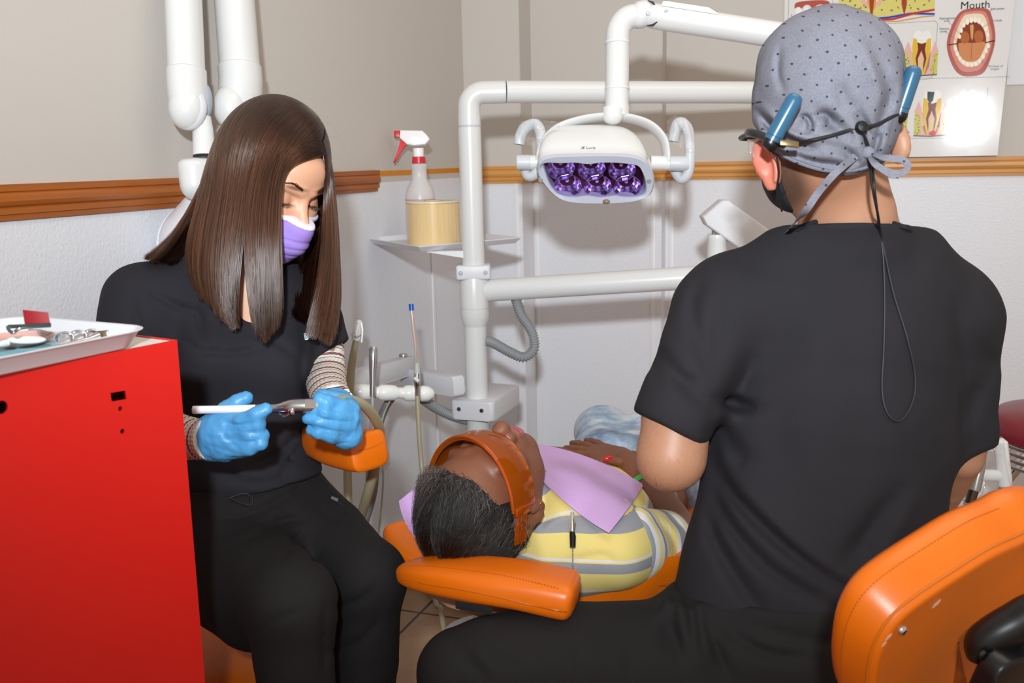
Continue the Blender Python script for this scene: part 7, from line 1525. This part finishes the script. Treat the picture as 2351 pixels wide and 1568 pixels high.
def line(name, px, w_, col, lv, par=post, dash=0):
    mb = MB(); pts = [np.array(p, float) for p in px]
    for a, b in zip(pts[:-1], pts[1:]):
        L = np.linalg.norm(b-a); d = (b-a)/L; n = np.array([-d[1], d[0]])*w_/2; s = 0
        while s < L:
            e = min(L, s+(dash or L)*.6 if dash else L); A, B = a+d*s, a+d*e
            mb.add([PW(*(A-n), .0004+.00022*lv), PW(*(B-n), .0004+.00022*lv), PW(*(B+n), .0004+.00022*lv), PW(*(A+n), .0004+.00022*lv)], [[0, 1, 2, 3]]); s += dash or L
    return mb.build(name, pm(col), par, smooth=False)
ell_ = lambda cx, cy, rx, ry, n=28, a0=0, a1=2*PI, rot=0: [(cx+rx*math.cos(a)*math.cos(rot)-ry*math.sin(a)*math.sin(rot), cy+rx*math.cos(a)*math.sin(rot)+ry*math.sin(a)*math.cos(rot)) for a in np.linspace(a0, a1, n+1)[:-1 if a1-a0 > 6.2 else None]]
xr_ = nz(PW(2300, 20)-PW(2200, 25)); yr_ = nz(np.cross([0, -1, 0], xr_)); yr_ = yr_ if yr_[2] > 0 else -yr_
def ptext(s, px, py, size, col='2b2b2b', bold=0.0): return text('printed_text', s, PW(px, py, .0012), xr_, yr_, size, pm(col), post, .0001, bold or None)
ptext('Mouth', 2239, 12, .0300, '151515')
for s_, x, y in (('Soft palate', 2290, 20), ('Uvula', 2292, 47), ('Palatoglossal', 2175, 42), ('arch', 2174, 48), ('Palatine', 2168, 66), ('tonsil', 2166, 72), ('Dorsum of', 2286, 152), ('tongue', 2284, 158)): ptext(s_, x, y, .0085)
ptext('4', 2086, 304, .009, '151515'); ptext('2', 1817, 36, .009, '151515')
for a, b in (((2280, 19), (2262, 40)), ((2283, 47), (2240, 72)), ((2178, 50), (2202, 76)), ((2170, 72), (2196, 92)), ((2272, 152), (2236, 128))): line('leader_line', [a, b], .8, '777777', 3)
# the open mouth
mo = poly('mouth_diagram', [(2214, 22), (2240, 18), (2268, 21), (2278, 40), (2285, 75), (2284, 100), (2276, 130), (2262, 162), (2246, 173), (2215, 175), (2196, 165), (2182, 140), (2174, 110), (2176, 85), (2188, 52), (2202, 30)], 'b3625a', 1, smooth=60)
poly('mouth_print', [(2216, 28), (2240, 25), (2262, 28), (2271, 48), (2278, 80), (2276, 105), (2268, 130), (2254, 155), (2240, 163), (2216, 165), (2202, 157), (2190, 136), (2182, 110), (2184, 85), (2194, 58), (2206, 36)], 'd98d80', 2, mo, 50)
poly('mouth_print', [(2216, 34), (2240, 31), (2258, 35), (2267, 55), (2272, 84), (2270, 104), (2262, 126), (2248, 148), (2236, 152), (2220, 153), (2206, 144), (2196, 128), (2189, 108), (2192, 84), (2200, 62), (2208, 44)], 'f0ddc0', 3, mo, 50)
poly('mouth_print', [(2214, 58), (2230, 50), (2246, 53), (2258, 66), (2264, 88), (2262, 104), (2254, 124), (2244, 138), (2226, 141), (2210, 136), (2200, 118), (2196, 98), (2203, 78)], '8a3f24', 4, mo, 50)
poly('mouth_print', [(2200, 100), (2215, 97), (2232, 99), (2250, 96), (2262, 98), (2256, 120), (2244, 138), (2226, 142), (2210, 136), (2202, 120)], 'd08a5c', 5, mo, 40)
for cx, cy in ((2215, 86), (2247, 84)): poly('mouth_print', ell_(cx, cy, 11, 14), 'b5653a', 6, mo)
poly('mouth_print', [(2227, 58), (2235, 58), (2234, 84), (2232, 92), (2229, 84)], 'dba06c', 7, mo, 20)
tt_ = [(2203, 84), (2207, 70), (2213, 58), (2221, 50), (2230, 46), (2239, 45), (2248, 48), (2256, 56), (2263, 67), (2268, 80)]
tb_ = [(2194, 112), (2198, 124), (2204, 135), (2212, 143), (2221, 148), (2231, 149), (2240, 147), (2249, 140), (2257, 130), (2264, 117), (2269, 106)]
for i, (x, y) in enumerate(tt_): poly('tooth_print', ell_(x, y, 4.2 if 2 < i < 7 else 3.6, 7.0 if 2 < i < 7 else 5.4, 14), 'f6f2e6', 8, mo)
for i, (x, y) in enumerate(tb_): poly('tooth_print', ell_(x, y, 4.0, 5.2, 14), 'f4efe2', 8, mo)
line('mouth_print', [(2178, 103), (2198, 100)], 2.4, '3d1a12', 8, mo); line('mouth_print', [(2262, 98), (2284, 93)], 2.4, '3d1a12', 8, mo); line('mouth_print', [(2231, 101), (2230, 136)], 1.2, 'a8623c', 8, mo)
# dashed frames
line('dashed_line', [(2030, 55), (2146, 48), (2153, 54), (2143, 172), (2138, 178), (2040, 186)], 1.0, '3d4048', 1, dash=4.2); line('dashed_line', [(2050, 190), (2140, 180), (2320, 176)], 1.0, '3d4048', 1, dash=4.2); line('dashed_line', [(2060, 318), (2200, 317), (2258, 312), (2264, 300), (2268, 200)], 1.0, '3d4048', 1, dash=4.2); line('dashed_line', [(1811, 0), (1809, 60)], 1.0, '3d4048', 1, dash=4.2); line('dashed_line', [(1912, 0), (1910, 40)], 1.0, '3d4048', 1, dash=4.2)
# gum and teeth strip, top left
gm = poly('gum_diagram', [(1824, 20), (1826, 8), (1842, 3), (1880, 0), (1900, 2), (1906, 10), (1904, 22), (1896, 18), (1888, 10), (1876, 12), (1866, 20), (1858, 12), (1848, 12), (1838, 22), (1832, 16)], 'b5574a', 1, smooth=50)
for x in (1834, 1852, 1872, 1892): poly('tooth_print', ell_(x, 30, 8, 14, 18), 'f2f2ef', 2, gm)
# bone block with vessels at the top
bo = poly('bone_diagram', [(1926, -60), (2146, -60), (2146, 24), (2110, 34), (2060, 38), (2010, 40), (1926, 26)], 'd9cf7a', 1)
for k in range(46):
    x, y = rng.uniform(1932, 2140), rng.uniform(-40, 24); poly('bone_spot', ell_(x, y, rng.uniform(1.5, 4), rng.uniform(1, 2.2), 8, rot=rng.uniform(0, 3)), '6f5e2e', 2, bo)
poly('gum_print', ell_(2001, -8, 26, 26), 'eab0ac', 3, bo); poly('gum_print', ell_(2001, -12, 17, 22), 'f0e9d8', 4, bo); poly('gum_print', [(1986, -60), (2018, -60), (2014, -10), (2008, 22), (1998, 24), (1988, -4)], 'd8a53a', 5, bo); poly('gum_print', [(1994, -60), (2010, -60), (2007, 0), (2003, 40), (1998, 40), (1996, 0)], 'a0452c', 6, bo); poly('gum_print', [(2070, -60), (2084, -60), (2082, 10), (2076, 36), (2070, 10)], 'a0452c', 6, bo)
line('vessel_print', [(1990, 44), (2040, 40), (2090, 31), (2146, 32)], 4.5, '3646b5', 7, bo); line('vessel_print', [(1995, 47), (2050, 44), (2100, 30), (2146, 22)], 4.5, 'c03a3a', 8, bo); line('vessel_print', [(1985, 50), (2060, 49), (2120, 38), (2146, 36)], 2.5, 'd99a3a', 6, bo)
# tooth sections
def tooth(cx, top, w_, h, dark='7a2f22', decay=False, col='e2b93a'):
    W, H = w_/2, h; f = lambda pts: [(cx+x*W-(y)*.055*H, top+y*H) for x, y in pts]
    o = poly('tooth_diagram', f([(-1, .42), (-.6, .40), (.6, .40), (1, .42), (.98, 1), (-.98, 1)]), 'cfc66a', 1)
    for k in range(40):
        x = rng.uniform(.55, .95)*rng.choice([-1, 1]); y = rng.uniform(.45, .97); poly('bone_spot', ell_(cx+x*W-y*.055*H, top+y*H, 1.5, 1.1, 6), '6a6238', 2, o)
    poly('tooth_print', f([(-1, .45), (-.8, .28), (-.55, .44), (-.5, .8), (-.25, 1), (.25, 1), (.5, .8), (.55, .44), (.8, .28), (1, .45), (.62, .5), (.55, .9), (.3, 1), (-.3, 1), (-.55, .9), (-.62, .5)][:0]+[(-1, .45), (-.8, .24), (-.55, .46), (-.5, .8), (-.25, 1), (.25, 1), (.5, .8), (.55, .46), (.8, .24), (1, .45), (.70, .55), (.55, .98), (-.55, .98), (-.70, .55)]), 'e6b3ac', 3, o)
    poly('tooth_print', f([(-.6, .25), (-.45, .04), (-.2, .0), (0, .05), (.2, 0), (.45, .04), (.6, .25), (.5, .5), (-.5, .5)]), 'ececea', 4, o, 30)
    poly('tooth_print', f([(-.52, .16), (-.3, .20), (-.25, .28), (.25, .28), (.3, .20), (.52, .16), (.56, .4), (.40, .72), (.25, .98), (.10, .98), (.12, .6), (0, .48), (-.12, .6), (-.10, .98), (-.25, .98), (-.40, .72), (-.56, .4)]), col, 5, o)
    poly('tooth_print', f([(-.26, .26), (0, .30), (.26, .26), (.20, .42), (.32, .62), (.16, .9), (.13, .62), (0, .44), (-.13, .62), (-.16, .9), (-.32, .62), (-.20, .42)]), dark, 6, o)
    poly('tooth_print', f([(-.18, .62), (0, .45), (.18, .62), (.12, .9), (-.12, .9)]), 'e9b9b0', 7, o); poly('tooth_print', f([(-.08, .66), (0, .56), (.08, .66), (.06, .84), (-.06, .84)]), 'd6cf6e', 8, o)
    if decay: poly('tooth_print', f([(-.32, .03), (.10, .04), (.04, .22), (-.14, .30), (-.30, .20)]), '2c3a40', 7, o); poly('tooth_print', ell_(cx+.16*W-.94*.055*H, top+.93*H, 6, 7, 14), 'd0353c', 9, o)
    line('vessel_print', [f([(-1, .985)])[0], f([(0, 1.0)])[0], f([(1, .965)])[0]], 2.2, '54407a', 8, o)
tooth(2118, 70, 78, 104); tooth(2042, 78, 60, 104); tooth(2142, 207, 78, 106, decay=True); tooth(2222, 205, 76, 106, 'b56a6a', False, 'e8d28a'); tooth(2052, 214, 70, 104)
# plain white sheet to the right of the poster
PV = lambda x, y: PY(x, y, YC-.004); ws_ = [PV(2311, 195), PV(2480, 190), PV(2500, -300), PV(2341, -300)]; o = MB().add([*[q+np.array([0, .0012, 0]) for q in ws_], *ws_], [[0, 1, 2, 3], [7, 6, 5, 4], [0, 4, 5, 1], [1, 5, 6, 2], [2, 6, 7, 3], [3, 7, 4, 0]]).build('paper_sheet', mat('sheet_white', 'dcdce0', .5), None, smooth=False); tag(o, 'plain white paper sheet on the wall right of the anatomy poster', 'paper sheet')
